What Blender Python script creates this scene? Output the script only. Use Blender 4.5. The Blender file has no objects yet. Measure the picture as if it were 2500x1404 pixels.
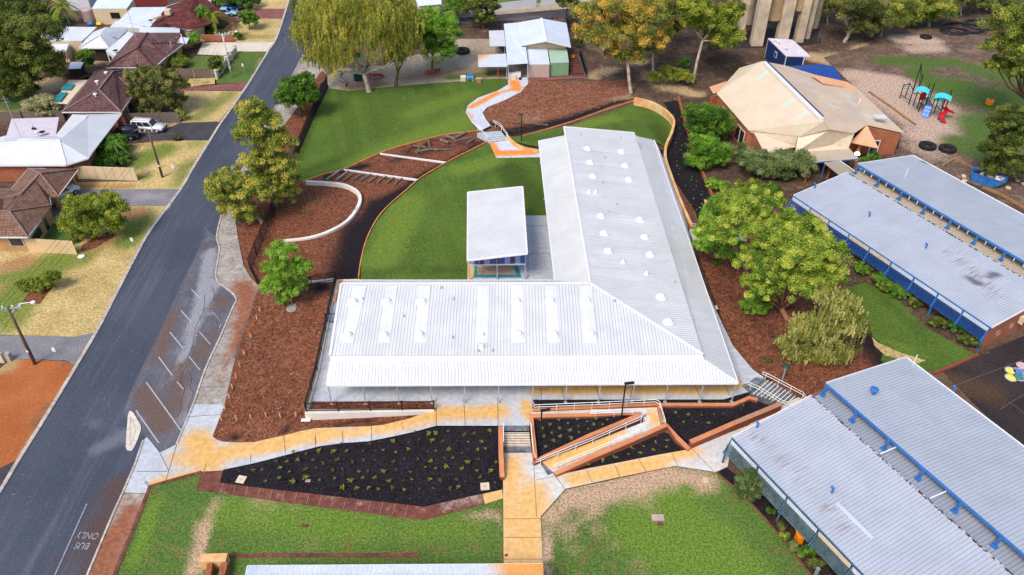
import bpy, bmesh, math, random
import numpy as np
from math import radians, sin, cos, pi, sqrt, atan2, hypot
from mathutils import Vector, Matrix
from mathutils.geometry import delaunay_2d_cdt
random.seed(7); rng = np.random.default_rng(11)
# ---------------------------------------------------------------- camera
scene = bpy.context.scene
COL = scene.collection
HC, FPX, TH = 55.0, 1944.0, radians(38.7)
cam_d = bpy.data.cameras.new("camera"); cam = bpy.data.objects.new("camera", cam_d); COL.objects.link(cam)
cam.location = (0, 0, HC); cam.rotation_euler = (pi/2 - TH, 0, 0)
cam_d.sensor_width = 36; cam_d.lens = 36*FPX/2500; cam_d.clip_start = .5; cam_d.clip_end = 3000
scene.camera = cam
# ---------------------------------------------------------------- sky and sun
world = bpy.data.worlds.new("World"); scene.world = world; world.use_nodes = True
wn = world.node_tree.nodes; wl = world.node_tree.links
sky = wn.new('ShaderNodeTexSky'); sky.sky_type = 'NISHITA'; sky.sun_disc = False
SUN_EL, SUN_AZ = radians(52), radians(215)
sky.sun_elevation = SUN_EL; sky.sun_rotation = SUN_AZ; sky.air_density = 1.0; sky.dust_density = 2.5; sky.ozone_density = 1.0
wn['Background'].inputs['Strength'].default_value = 0.15
wl.new(sky.outputs[0], wn['Background'].inputs['Color'])
sd = bpy.data.lights.new("sun", 'SUN'); sd.energy = 1.9; sd.angle = radians(20); sd.color = (1, .92, .81)
sun = bpy.data.objects.new("sun", sd); COL.objects.link(sun)
sdir = Vector((sin(SUN_AZ)*cos(SUN_EL), cos(SUN_AZ)*cos(SUN_EL), sin(SUN_EL)))   # towards the sun
sun.rotation_euler = sdir.to_track_quat('Z', 'Y').to_euler(); sun.location = (0, 0, 90)
scene.view_settings.view_transform = 'Standard'; scene.view_settings.look = 'None'
scene.view_settings.gamma = 1; scene.view_settings.exposure = 0.55
# ---------------------------------------------------------------- measuring: photo point -> place on a level
CT, ST = cos(TH), sin(TH)
def ray(px, py):
    u, v = px-1250, py-702
    return Vector((u, FPX*CT - v*ST, -(FPX*ST + v*CT)))
def P(px, py, z=0.0):
    d = ray(px, py); t = (HC-z)/-d.z
    return Vector((d.x*t, d.y*t, z))
def VP(px, py, Y):
    d = ray(px, py); t = Y/d.y
    return Vector((d.x*t, Y, HC+d.z*t))
def pxm(px, py, z=0):          # photo pixels per metre there
    d = ray(px, py); return -d.z/(HC-z)
# ---------------------------------------------------------------- materials
MATS = {}
def lin(c):
    if isinstance(c, str):
        v = [int(c[i:i+2], 16)/255 for i in (0, 2, 4)]
        return tuple(((x/12.92) if x < .04045 else ((x+.055)/1.055)**2.4) for x in v)
    return c
class NT:
    def __init__(s, name, rough=.8, spec=.3, metal=0):
        s.m = bpy.data.materials.new(name); s.m.use_nodes = True; s.t = s.m.node_tree; s.n = s.t.nodes; s.l = s.t.links
        s.b = s.n['Principled BSDF']; s.b.inputs['Roughness'].default_value = rough
        s.b.inputs['Specular IOR Level'].default_value = spec; s.b.inputs['Metallic'].default_value = metal
        MATS[name] = s.m
    def new(s, ty, **kw):
        n = s.n.new(ty)
        for k, v in kw.items():
            if k in n.inputs: n.inputs[k].default_value = v
            else: setattr(n, k, v)
        return n
    def inp(s, sock, v):
        if isinstance(v, (int, float)): sock.default_value = v
        elif isinstance(v, (tuple, list)) : sock.default_value = (tuple(v)+(1,))[:4] if len(sock.default_value) == 4 else tuple(v)
        else: s.l.new(v, sock)
    def math(s, op, a, b=0.0, c=None, clamp=False):
        n = s.n.new('ShaderNodeMath'); n.operation = op; n.use_clamp = clamp
        s.inp(n.inputs[0], a); s.inp(n.inputs[1], b)
        if c is not None: s.inp(n.inputs[2], c)
        return n.outputs[0]
    def vmath(s, op, a, b=(0, 0, 0)):
        n = s.n.new('ShaderNodeVectorMath'); n.operation = op
        s.inp(n.inputs[0], a); s.inp(n.inputs[1], b)
        return n.outputs['Value'] if op in ('DOT_PRODUCT', 'LENGTH') else n.outputs[0]
    def mix(s, f, a, b, mode='MIX'):
        n = s.n.new('ShaderNodeMixRGB'); n.blend_type = mode
        s.inp(n.inputs[0], f); s.inp(n.inputs[1], a); s.inp(n.inputs[2], b); return n.outputs[0]
    def geo(s, w='Position'): 
        if not hasattr(s, 'g'): s.g = s.n.new('ShaderNodeNewGeometry')
        return s.g.outputs[w]
    def noise(s, scale, detail=3, rough=.55, vec=None, w='Fac', dist=0):
        n = s.new('ShaderNodeTexNoise', Scale=scale, Detail=detail, Roughness=rough, Distortion=dist)
        s.l.new(vec if vec is not None else s.geo(), n.inputs['Vector']); return n.outputs[w]
    def ramp(s, f, lo, hi):        # smooth 0..1 between lo and hi
        n = s.n.new('ShaderNodeMapRange'); n.interpolation_type = 'SMOOTHSTEP'
        s.inp(n.inputs[0], f); s.inp(n.inputs[1], lo); s.inp(n.inputs[2], hi); return n.outputs[0]
    def attr(s, name):
        n = s.n.new('ShaderNodeAttribute'); n.attribute_name = name; return n.outputs['Fac']
    def bump(s, h, strength=.3, dist=.05):
        n = s.new('ShaderNodeBump', Strength=strength, Distance=dist); s.l.new(h, n.inputs['Height'])
        s.l.new(n.outputs[0], s.b.inputs['Normal'])
    def out(s, c): s.inp(s.b.inputs['Base Color'], c); return s.m
def plain(name, c, rough=.6, var=.12, scale=1.5, metal=0, spec=.3):
    c = lin(c); t = NT(name, rough, spec, metal)
    n = t.noise(scale, 5, .6)
    return t.out(t.mix(t.ramp(n, .3, .7), tuple(x*(1-var) for x in c), tuple(min(1, x*(1+var)) for x in c)))
def ground_mat(name, c0, c1, fine, coarse=.12, a1=None, a2=None, spk=None, rough=.95, bump=.25, n1=.5, fdet=3, edge=.35, amp=1.3, mot=None, grain=.30, streak=None, stripe=None):
    """two tones mixed by coarse and fine noise; attributes m1, m2 bring in worn, dry or stained patches"""
    t = NT(name, rough, .15); c0, c1 = lin(c0), lin(c1)
    f = t.noise(fine, fdet, .7); g = t.noise(coarse, 4, .6)
    mid = t.noise(max(.8, fine*.3), 4, .7)
    k = t.math('ADD', t.math('MULTIPLY', t.ramp(f, .36, .64), (1-n1)*.55), t.math('MULTIPLY', t.ramp(g, .35, .65), n1))
    k = t.math('ADD', k, t.math('MULTIPLY', t.ramp(mid, .36, .64), (1-n1)*.45))
    col = t.mix(k, c0, c1)
    med = t.noise(1.5, 6, .75)
    if streak is not None:      # wheel polish and wear drawn out along the road
        sc_, lo_, hi_, am_, ang_ = streak
        mp = t.new('ShaderNodeMapping'); mp.inputs['Rotation'].default_value = (0, 0, ang_); mp.inputs['Scale'].default_value = (.9, .035, 1); t.l.new(t.geo(), mp.inputs['Vector'])
        col = t.mix(t.math('MULTIPLY', t.ramp(t.noise(1.0, 5, .7, vec=mp.outputs[0]), lo_, hi_), am_), col, lin(sc_))
    if stripe is not None:      # mown or laid strips
        ang_, wd_, am_ = stripe
        u_ = t.vmath('DOT_PRODUCT', t.geo(), (cos(ang_), sin(ang_), 0)); wv = t.new('ShaderNodeTexWhiteNoise', noise_dimensions='1D'); t.l.new(t.math('FLOOR', t.math('DIVIDE', u_, wd_)), wv.inputs['W'])
        col = t.mix(t.math('MULTIPLY', wv.outputs['Value'], am_), col, tuple(x*.55 for x in c0))
    if mot is not None:
        mc, msc, mlo, mhi, mam = mot
        col = t.mix(t.math('MULTIPLY', t.ramp(t.noise(msc, 6, .72, dist=.4), mlo, mhi), mam), col, lin(mc))
    if spk is not None:
        sp = t.noise(fine*1.9, 1, .5); col = t.mix(t.ramp(sp, .63, .72), col, lin(spk))
    for at, c in (('m1', a1), ('m2', a2)):
        if c is None: continue
        w = t.attr(at)
        # ragged edge: patch weight pushed about by noise
        w2 = t.ramp(t.math('ADD', w, t.math('MULTIPLY', t.math('SUBTRACT', t.math('ADD', t.math('MULTIPLY', med, .6), t.math('MULTIPLY', f, .4)), .5), amp)), .5-edge, .5+edge)
        w2 = t.math('MULTIPLY', w2, t.ramp(w, 0.0, .15))
        cc = lin(c); col = t.mix(w2, col, t.mix(t.ramp(f, .3, .7), tuple(x*(.86 if amp > 1 else .94) for x in cc), tuple(min(1, x*(1.12 if amp > 1 else 1.06)) for x in cc)))
    if grain:
        gr = t.noise(fine*.75, 2, .8); gv = t.math('ADD', 1-grain, t.math('MULTIPLY', t.ramp(gr, .34, .66), grain*2))
        cb = t.n.new('ShaderNodeCombineXYZ'); [t.l.new(gv, cb.inputs[i]) for i in range(3)]
        col = t.mix(1.0, col, cb.outputs[0], 'MULTIPLY')
    t.bump(f, bump, .04); return t.out(col)
def roof_metal(name, c, pitch=.25, depth=.012, line=.25, dirt=None, rough=.45, dirtamt=.3, metal=0.0, patch=None):
    """ribbed sheet metal: the ribs run down whatever slope the face has"""
    c = lin(c); t = NT(name, rough, .3, metal)
    along = t.vmath('NORMALIZE', t.vmath('CROSS_PRODUCT', t.geo('True Normal'), (0, 0, 1)))
    u = t.vmath('DOT_PRODUCT', t.geo(), along)
    ph = t.math('FRACT', t.math('DIVIDE', u, pitch))
    tri = t.math('ABSOLUTE', t.math('SUBTRACT', ph, .5))            # 0 centre .. .5 edge
    rib = t.ramp(tri, .30, .5)
    n = t.noise(.35, 5, .65); col = t.mix(t.ramp(n, .3, .7), tuple(x*.93 for x in c), tuple(min(1, x*1.05) for x in c))
    # each sheet a slightly different tone
    sh = t.new('ShaderNodeTexWhiteNoise', noise_dimensions='1D'); t.l.new(t.math('FLOOR', t.math('DIVIDE', u, .76)), sh.inputs['W'])
    col = t.mix(t.math('MULTIPLY', sh.outputs['Value'], .10), col, tuple(x*.6 for x in c))
    col = t.mix(t.math('MULTIPLY', rib, line), col, tuple(x*.35 for x in c))
    if dirt is not None:
        v = t.vmath('CROSS_PRODUCT', t.geo('True Normal'), along)
        st = t.vmath('DOT_PRODUCT', t.geo(), v)
        cb = t.new('ShaderNodeCombineXYZ'); t.l.new(t.math('MULTIPLY', u, 5.5), cb.inputs[0]); t.l.new(t.math('MULTIPLY', st, .45), cb.inputs[1])
        s1 = t.noise(1.0, 4, .6, vec=cb.outputs[0]); w = t.attr('m1')
        k = t.math('MULTIPLY', t.ramp(s1, .50, .60), t.math('MULTIPLY', w, .75))
        k = t.math('ADD', k, t.math('MULTIPLY', t.ramp(t.noise(.5, 5, .7), .52, .75), dirtamt), clamp=True)
        col = t.mix(k, col, lin(dirt))
    if patch is not None:
        col = t.mix(t.ramp(t.attr('m2'), .1, .8), col, lin(patch))
    t.bump(rib, .8, depth); return t.out(col)
def roof_tile(name, c0, c1, c2, row=.17, colw=.42):
    t = NT(name, .8, .2)
    along = t.vmath('NORMALIZE', t.vmath('CROSS_PRODUCT', t.geo('True Normal'), (0, 0, 1)))
    u = t.vmath('DOT_PRODUCT', t.geo(), along)
    sp = t.n.new('ShaderNodeSeparateXYZ'); t.l.new(t.geo(), sp.inputs[0]); z = sp.outputs[2]
    r = t.math('DIVIDE', z, row); fr = t.math('FRACT', r)
    cidx = t.math('FLOOR', t.math('ADD', t.math('DIVIDE', u, colw), t.math('MULTIPLY', t.math('MODULO', t.math('FLOOR', r), 2.0), .5)))
    cb = t.n.new('ShaderNodeCombineXYZ'); t.l.new(cidx, cb.inputs[0]); t.l.new(t.math('FLOOR', r), cb.inputs[1])
    wn_ = t.new('ShaderNodeTexWhiteNoise', noise_dimensions='3D'); t.l.new(cb.outputs[0], wn_.inputs['Vector'])
    col = t.mix(wn_.outputs['Value'], lin(c0), lin(c1))
    col = t.mix(t.ramp(t.noise(.5, 6, .7), .5, .72), col, lin(c2))
    joint = t.ramp(fr, .25, .0); cj = t.math('ABSOLUTE', t.math('SUBTRACT', t.math('FRACT', t.math('DIVIDE', u, colw)), .5))
    k = t.math('MAXIMUM', joint, t.ramp(cj, .40, .5))
    col = t.mix(t.math('MULTIPLY', k, .75), col, (.008, .006, .006))
    t.bump(t.math('SUBTRACT', 1.0, fr), .9, .05); return t.out(col)
def brick_mat(name, c0, c1, mortar, bw=.24, bh=.086, stain=None):
    t = NT(name, .9, .15)
    along = t.vmath('NORMALIZE', t.vmath('CROSS_PRODUCT', t.vmath('ADD', t.geo('True Normal'), (0, .001, 0)), (0, 0, 1)))
    u = t.vmath('DOT_PRODUCT', t.geo(), along)
    sp = t.n.new('ShaderNodeSeparateXYZ'); t.l.new(t.geo(), sp.inputs[0])
    cb = t.n.new('ShaderNodeCombineXYZ'); t.l.new(u, cb.inputs[0]); t.l.new(sp.outputs[2], cb.inputs[1])
    br = t.new('ShaderNodeTexBrick'); t.l.new(cb.outputs[0], br.inputs['Vector'])
    br.inputs['Scale'].default_value = 1; br.inputs['Brick Width'].default_value = bw; br.inputs['Row Height'].default_value = bh
    br.inputs['Mortar Size'].default_value = .008; br.inputs['Color1'].default_value = lin(c0)+(1,); br.inputs['Color2'].default_value = lin(c1)+(1,)
    br.inputs['Mortar'].default_value = lin(mortar)+(1,)
    col = t.mix(t.math('MULTIPLY', t.ramp(t.noise(.6, 5, .7), .35, .65), .7 if name == 'limestone' else .35), br.outputs[0], lin(stain) if stain else tuple(x*.5 for x in lin(c0)))
    return t.out(col)
def leaf_mat(name, dark, mid, light):
    t = NT(name, .75, .15); a = t.attr('tint')
    col = t.mix(t.ramp(a, 0.0, .5), lin(dark), lin(mid)); col = t.mix(t.ramp(a, .5, 1.0), col, lin(light))
    t.out(col)
    tr = t.n.new('ShaderNodeBsdfTranslucent'); t.inp(tr.inputs['Color'], col)
    mx = t.n.new('ShaderNodeMixShader'); mx.inputs[0].default_value = .36
    o = t.n['Material Output']; t.l.new(t.b.outputs[0], mx.inputs[1]); t.l.new(tr.outputs[0], mx.inputs[2]); t.l.new(mx.outputs[0], o.inputs['Surface'])
    return t.m
# ---------------------------------------------------------------- scene objects
def props(o, label=None, cat=None, group=None, kind=None):
    if label: o['label'] = label
    if cat: o['category'] = cat
    if group: o['group'] = group
    if kind: o['kind'] = kind
    return o
def thing(name, label, cat, loc=(0, 0, 0), group=None, rz=0):
    o = bpy.data.objects.new(name, None); COL.objects.link(o); o.empty_display_size = .3
    o.location = loc; o.rotation_euler = (0, 0, rz); return props(o, label, cat, group)
def rootloc(o):
    v = Vector((0, 0, 0))
    while o is not None: v = v + o.location; o = o.parent
    return v
def link(name, me, mat, parent=None, loc=None):
    o = bpy.data.objects.new(name, me); COL.objects.link(o)
    if mat is not None: me.materials.append(MATS[mat] if isinstance(mat, str) else mat)
    if parent is not None: o.parent = parent
    return o
def dup(root, loc, rz=0, label=None, group=None, scale=None):
    def cp(o, par):
        c = o.copy(); COL.objects.link(c); c.parent = par
        for ch in [x for x in o.children]: cp(ch, c)
        return c
    kids = list(root.children)
    r = root.copy(); COL.objects.link(r); r.location = loc; r.rotation_euler = (0, 0, rz)
    if scale is not None: r.scale = (scale,)*3 if isinstance(scale, (int, float)) else scale
    if label: r['label'] = label
    if group: r['group'] = group
    for k in kids: cp(k, r)
    return r
class MB:
    """collects shapes in world coordinates; build() links them as one mesh object"""
    def __init__(s): s.v = []; s.f = []
    def add(s, vs, fs):
        b = len(s.v); s.v += [tuple(p) for p in vs]; s.f += [tuple(b+i for i in f) for f in fs]; return s
    def box(s, c, size, rz=0, ax=None):
        hx, hy, hz = (q/2 for q in size); c = Vector(c)
        X, Y, Z = ax if ax else (Vector((cos(rz), sin(rz), 0)), Vector((-sin(rz), cos(rz), 0)), Vector((0, 0, 1)))
        vs = [c + X*(hx*a) + Y*(hy*b) + Z*(hz*d) for a in (-1, 1) for b in (-1, 1) for d in (-1, 1)]
        return s.add(vs, [(0, 1, 3, 2), (4, 6, 7, 5), (0, 4, 5, 1), (2, 3, 7, 6), (0, 2, 6, 4), (1, 5, 7, 3)])
    def beam(s, a, b, w, h=None, up=(0, 0, 1)):
        a, b = Vector(a), Vector(b); h = h or w; d = b-a; L = d.length
        if L < 1e-6: return s
        X = d/L; U = Vector(up)
        if abs(X.dot(U)) > .98: U = Vector((1, 0, 0))
        Y = U.cross(X).normalized(); Z = X.cross(Y)
        return s.box((a+b)/2, (L, w, h), ax=(X, Y, Z))
    def tube(s, pts, r, n=8, cap=True):
        pts = [Vector(p) for p in pts]; rr = r if isinstance(r, (list, tuple)) else [r]*len(pts)
        rings = []; b = len(s.v); prev = None
        for i, p in enumerate(pts):
            d = (pts[min(i+1, len(pts)-1)] - pts[max(i-1, 0)])
            if d.length < 1e-9: d = Vector((0, 0, 1))
            d.normalize()
            if prev is None: prev = Vector((1, 0, 0)) if abs(d.x) < .9 else Vector((0, 1, 0))
            x = (prev - d*prev.dot(d)).normalized(); y = d.cross(x); prev = x
            for k in range(n):
                a = 2*pi*k/n; s.v.append(tuple(p + (x*cos(a)+y*sin(a))*rr[i]))
        for i in range(len(pts)-1):
            for k in range(n):
                k2 = (k+1) % n; s.f.append((b+i*n+k, b+i*n+k2, b+(i+1)*n+k2, b+(i+1)*n+k))
        if cap:
            s.f.append(tuple(b+k for k in reversed(range(n)))); s.f.append(tuple(b+(len(pts)-1)*n+k for k in range(n)))
        return s
    def prism(s, poly, z0, z1):
        """poly: list of xy; z0, z1 numbers or per-point lists"""
        n = len(poly); a0 = z0 if isinstance(z0, (list, tuple)) else [z0]*n; a1 = z1 if isinstance(z1, (list, tuple)) else [z1]*n
        area = sum(poly[i][0]*poly[(i+1) % n][1]-poly[(i+1) % n][0]*poly[i][1] for i in range(n))
        if area < 0: poly = poly[::-1]; a0 = a0[::-1]; a1 = a1[::-1]
        vs = [(p[0], p[1], z) for p, z in zip(poly, a0)] + [(p[0], p[1], z) for p, z in zip(poly, a1)]
        return s.add(vs, [tuple(reversed(range(n))), tuple(range(n, 2*n))] + [(i, (i+1) % n, n+(i+1) % n, n+i) for i in range(n)])
    def sheet(s, pts, th=.08, drop=None):
        """roof plane of real thickness under the given corners"""
        pts = [Vector(p) for p in pts]; n = len(pts)
        nrm = sum(((pts[(i+1) % n]-pts[i]).cross(pts[(i+2) % n]-pts[(i+1) % n]) for i in range(n)), Vector())
        if nrm.z < 0: pts = pts[::-1]
        low = [p - Vector((0, 0, th)) for p in pts]
        return s.add(pts+low, [tuple(range(n)), tuple(reversed(range(n, 2*n)))] + [(i, n+i, n+(i+1) % n, (i+1) % n) for i in range(n)])
    def lathe(s, c, prof, n=12):
        c = Vector(c); b = len(s.v)
        for r, z in prof:
            for k in range(n): a = 2*pi*k/n; s.v.append((c.x+r*cos(a), c.y+r*sin(a), c.z+z))
        for i in range(len(prof)-1):
            for k in range(n): k2 = (k+1) % n; s.f.append((b+i*n+k, b+i*n+k2, b+(i+1)*n+k2, b+(i+1)*n+k))
        s.f.append(tuple(b+k for k in reversed(range(n)))); s.f.append(tuple(b+(len(prof)-1)*n+k for k in range(n)))
        return s
    def build(s, name, mat, parent=None, label=None, cat=None, group=None, kind=None, bev=0, smooth=False, attrs=None):
        vs = s.v
        me = bpy.data.meshes.new(name)
        if parent is not None: o_ = rootloc(parent)
        else:
            a = np.array(vs); o_ = Vector((float(a[:, 0].mean()), float(a[:, 1].mean()), float(a[:, 2].min())))
        me.from_pydata([(x-o_.x, y-o_.y, z-o_.z) for x, y, z in vs], [], s.f)
        if attrs:
            for an, fn in attrs.items():
                at = me.attributes.new(an, 'FLOAT', 'POINT'); at.data.foreach_set('value', [fn(x, y) for x, y, z in vs])
        if smooth: me.polygons.foreach_set('use_smooth', [True]*len(me.polygons))
        me.update()
        o = link(name, me, mat, parent)
        if parent is None: o.location = o_
        if bev:
            bm = bmesh.new(); bm.from_mesh(me); bmesh.ops.bevel(bm, geom=[e for e in bm.edges if e.calc_face_angle(0) > .6], offset=bev, segments=1, affect='EDGES', clamp_overlap=True); bm.to_mesh(me); bm.free()
        return props(o, label, cat, group, kind)
# ---------------------------------------------------------------- laid surfaces
def smooth_line(pts, n=6, closed=False):
    """Catmull-Rom through photo points"""
    out = []; m = len(pts); rg = range(m if closed else m-1)
    for i in rg:
        g = (lambda k: pts[k % m]) if closed else (lambda k: pts[max(0, min(m-1, k))])
        p0, p1, p2, p3 = g(i-1), g(i), g(i+1), g(i+2)
        for k in range(n):
            t = k/n
            out.append(tuple(.5*((2*b)+(-a+c)*t+(2*a-5*b+4*c-d)*t*t+(-a+3*b-3*c+d)*t**3) for a, b, c, d in zip(p0, p1, p2, p3)))
    if not closed: out.append(tuple(pts[-1]))
    return out
def W(pts, z=0):   # photo points (px,py[,z]) -> world
    return [P(p[0], p[1], p[2] if len(p) > 2 else z) for p in pts]
def blobs(lst):
    """patches: (px,py,r) or (px0,py0,px1,py1,r) with optional strength last via tuple in second slot"""
    out = []
    for b in lst:
        st = 1.0
        if isinstance(b[-1], str): st = float(b[-1]); b = b[:-1]
        if len(b) == 3: a = P(b[0], b[1]); out.append((a.x, a.y, a.x, a.y, b[2], st))
        else: a = P(b[0], b[1]); c = P(b[2], b[3]); out.append((a.x, a.y, c.x, c.y, b[4], st))
    A = np.array(out)
    def f(x, y):
        if len(A) == 0: return 0.0
        dx = A[:, 2]-A[:, 0]; dy = A[:, 3]-A[:, 1]; L = dx*dx+dy*dy+1e-9
        t = np.clip(((x-A[:, 0])*dx+(y-A[:, 1])*dy)/L, 0, 1)
        d = np.hypot(x-A[:, 0]-t*dx, y-A[:, 1]-t*dy)/A[:, 4]
        return float((np.clip(1.35-d, 0, 1)*A[:, 5]).max())
    return f
def area(name, pts, mat, lay=0, z=0, m1=(), m2=(), grid=1.2, kind='structure', label=None, cat=None, world=False, skirt=0, group=None):
    w = [Vector(p) for p in pts] if world else W(pts, z)
    bd = []
    for i, a in enumerate(w):
        b = w[(i+1) % len(w)]; n = max(1, int((b-a).length/(grid*1.5)))
        for k in range(n): bd.append(a.lerp(b, k/n))
    n = len(bd); B = np.array([(p.x, p.y) for p in bd]); Bz = np.array([p.z for p in bd])
    x0, y0 = B.min(0); x1, y1 = B.max(0)
    gx, gy = np.meshgrid(np.arange(x0+grid/2, x1, grid), np.arange(y0+grid/2, y1, grid))
    G = np.stack([gx.ravel(), gy.ravel()], 1) + rng.uniform(-.25, .25, (gx.size, 2))*grid
    ins = np.zeros(len(G), bool); j = n-1
    for i in range(n):
        xi, yi = B[i]; xj, yj = B[j]
        c = ((yi > G[:, 1]) != (yj > G[:, 1])) & (G[:, 0] < (xj-xi)*(G[:, 1]-yi)/((yj-yi) or 1e-12)+xi)
        ins ^= c; j = i
    G = G[ins]
    if len(G):
        d = np.sqrt(((G[:, None, :]-B[None])**2).sum(2)) if len(G)*n < 8e6 else None
        if d is not None: G = G[d.min(1) > grid*.35]
    vs = [Vector(p) for p in B.tolist()] + [Vector(p) for p in G.tolist()]
    ov, oe, of, _, _, _ = delaunay_2d_cdt(vs, [], [list(range(n))], 1, 1e-5)
    flat = float(Bz.max()-Bz.min()) < 1e-6
    V3 = []
    for v in ov:
        if flat: zz = Bz[0]
        else:
            d2 = (B[:, 0]-v.x)**2+(B[:, 1]-v.y)**2+1e-6; w_ = 1/d2**1.5; zz = float((w_*Bz).sum()/w_.sum())
        V3.append((v.x, v.y, float(zz)+lay*.012))
    mb = MB(); mb.v = V3; mb.f = [tuple(f) for f in of]
    if mb.f:
        f0 = mb.f[0]; a, b, c = (V3[i] for i in f0[:3])
        if (b[0]-a[0])*(c[1]-a[1])-(c[0]-a[0])*(b[1]-a[1]) < 0: mb.f = [tuple(reversed(f)) for f in mb.f]
    if skirt:
        k = len(mb.v); mb.v += [(p.x, p.y, p.z+lay*.012) for p in bd] + [(p.x, p.y, p.z-skirt) for p in bd]
        mb.f += [(k+i, k+(i+1) % n, k+n+(i+1) % n, k+n+i) for i in range(n)]
    at = {}
    if m1: at['m1'] = blobs(m1)
    if m2: at['m2'] = blobs(m2)
    o = mb.build(name, mat, kind=kind, label=label, cat=cat, attrs=at, group=group)
    return o
def ribbon(pts, width, z0, z1, closed=False, mb=None):
    """upright strip (kerb, wall, edging) of given width along world points"""
    mb = mb or MB(); pts = [Vector(p) for p in pts]; n = len(pts); L = []; R = []
    for i, p in enumerate(pts):
        a = pts[max(i-1, 0)]; b = pts[min(i+1, n-1)]; d = Vector((b.x-a.x, b.y-a.y, 0))
        if d.length < 1e-9: d = Vector((1, 0, 0))
        d.normalize(); s = Vector((-d.y, d.x, 0))*(width/2); L.append(p+s); R.append(p-s)
    b = len(mb.v)
    for l, r in zip(L, R):
        zb = l.z+z0; zt = l.z+z1
        mb.v += [(l.x, l.y, zb), (l.x, l.y, zt), (r.x, r.y, zt), (r.x, r.y, zb)]
    for i in range(n-1):
        for k in range(4):
            k2 = (k+1) % 4; mb.f.append((b+i*4+k, b+i*4+k2, b+(i+1)*4+k2, b+(i+1)*4+k))
    mb.f += [(b, b+3, b+2, b+1), (b+(n-1)*4, b+(n-1)*4+1, b+(n-1)*4+2, b+(n-1)*4+3)]
    return mb
# ================================================================ MATERIALS
_d = P(655, 125)-P(150, 955); ROAD_A = math.degrees(-atan2(_d.x, _d.y))
ground_mat('earth', (.075, .045, .03), (.16, .10, .065), 6, .15, a1=(.30, .20, .11), a2=(.05, .07, .02), n1=.6)
ground_mat('leaf_litter', (.040, .026, .020), (.115, .070, .050), 4, .3, mot=((.24, .16, .10), .45, .5, .72, .8), a1=(.40, .28, .15), a2=(.055, .095, .025), n1=.4, spk=(.2, .13, .08))
ground_mat('asphalt', (.046, .055, .080), (.072, .083, .112), 9, .10, streak=((.12, .13, .16), .46, .72, .6, -radians(ROAD_A)), a1=(.13, .135, .165), a2=(.085, .058, .055), mot=((.070, .078, .105), .8, .5, .75, .6), n1=.6, spk=(.09, .10, .13), rough=.85, grain=.2)
ground_mat('parking_asphalt', (.075, .080, .105), (.125, .122, .145), 8, .2, streak=((.17, .165, .19), .5, .72, .6, -radians(ROAD_A)), a1=(.26, .26, .29), a2=(.13, .085, .07), mot=((.19, .185, .21), .7, .5, .7, .6), n1=.5, spk=(.13, .12, .13), rough=.85, grain=.2)
ground_mat('court_asphalt', (.020, .016, .018), (.045, .035, .035), 8, .2, a1=(.075, .045, .03), n1=.5, spk=(.09, .06, .05))
ground_mat('grey_drive', (.15, .15, .165), (.25, .24, .255), 9, .3, a1=(.32, .3, .3), n1=.4, rough=.9, grain=.2)
ground_mat('dark_drive', (.038, .036, .042), (.075, .070, .078), 7, .3, a1=(.14, .12, .11), n1=.5)
ground_mat('red_paving', (.16, .055, .05), (.27, .12, .11), 5, .5, a1=(.3, .22, .2), n1=.4)
ground_mat('dry_grass', (.36, .26, .10), (.58, .43, .19), 5, .18, a1=(.15, .19, .035), a2=(.34, .19, .085), n1=.5, spk=(.62, .48, .25), edge=.45, mot=((.24, .19, .07), .6, .5, .72, .7))
ground_mat('mown_grass', (.056, .105, .020), (.098, .180, .034), 7, .1, a1=(.43, .29, .19), a2=(.115, .19, .026), n1=.45, spk=(.17, .22, .04), edge=.45, mot=((.16, .115, .045), .8, .50, .66, .8), grain=.38, amp=1.7)
ground_mat('turf', (.054, .102, .016), (.094, .162, .026), 6, .12, a1=(.045, .075, .012), a2=(.12, .18, .026), n1=.5, spk=(.16, .20, .03), edge=.5, mot=((.115, .12, .02), .5, .5, .75, .5), grain=.26, stripe=(.25, 1.1, .28))
ground_mat('old_concrete', (.26, .23, .20), (.40, .37, .34), 3, .4, a1=(.26, .10, .055), a2=(.10, .09, .085), mot=((.24, .17, .13), .7, .48, .68, .7), n1=.6, edge=.5, amp=.9, grain=.2)
ground_mat('concrete', (.50, .50, .50), (.62, .62, .61), 3, .25, a1=(.68, .40, .14), a2=(.25, .20, .17), mot=((.60, .44, .26), .4, .42, .7, .85), n1=.5, bump=.05, edge=.5, amp=.45, grain=.10)
ground_mat('rust_concrete', (.46, .50, .58), (.58, .61, .66), 3, .25, a1=(.68, .24, .045), a2=(.25, .20, .17), n1=.5, bump=.05, edge=.5, amp=.6, grain=.1)
ground_mat('white_concrete', (.52, .46, .38), (.66, .60, .51), 3, .3, a1=(.4, .33, .25), n1=.5, bump=.05, grain=.10)
ground_mat('blue_concrete', (.38, .41, .46), (.48, .51, .55), 3, .25, a1=(.62, .37, .13), n1=.5, mot=((.52, .48, .42), .4, .5, .7, .6), bump=.05, edge=.5, amp=.5, grain=.10)
ground_mat('mulch', (.066, .020, .010), (.245, .088, .046), 4.2, .3, a1=(.014, .011, .013), a2=(.25, .15, .10), n1=.12, spk=(.38, .22, .14), bump=.6, fdet=4, amp=.8, edge=.45)
ground_mat('coarse_mulch', (.10, .035, .020), (.30, .125, .072), 2.6, .3, a1=(.016, .012, .014), a2=(.30, .20, .13), n1=.12, spk=(.42, .24, .15), bump=.7, fdet=4, amp=.8, edge=.45)
ground_mat('black_mulch', (.004, .0035, .006), (.020, .016, .020), 7, .4, a1=(.06, .03, .02), n1=.2, spk=(.08, .065, .075), bump=.5)
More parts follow.
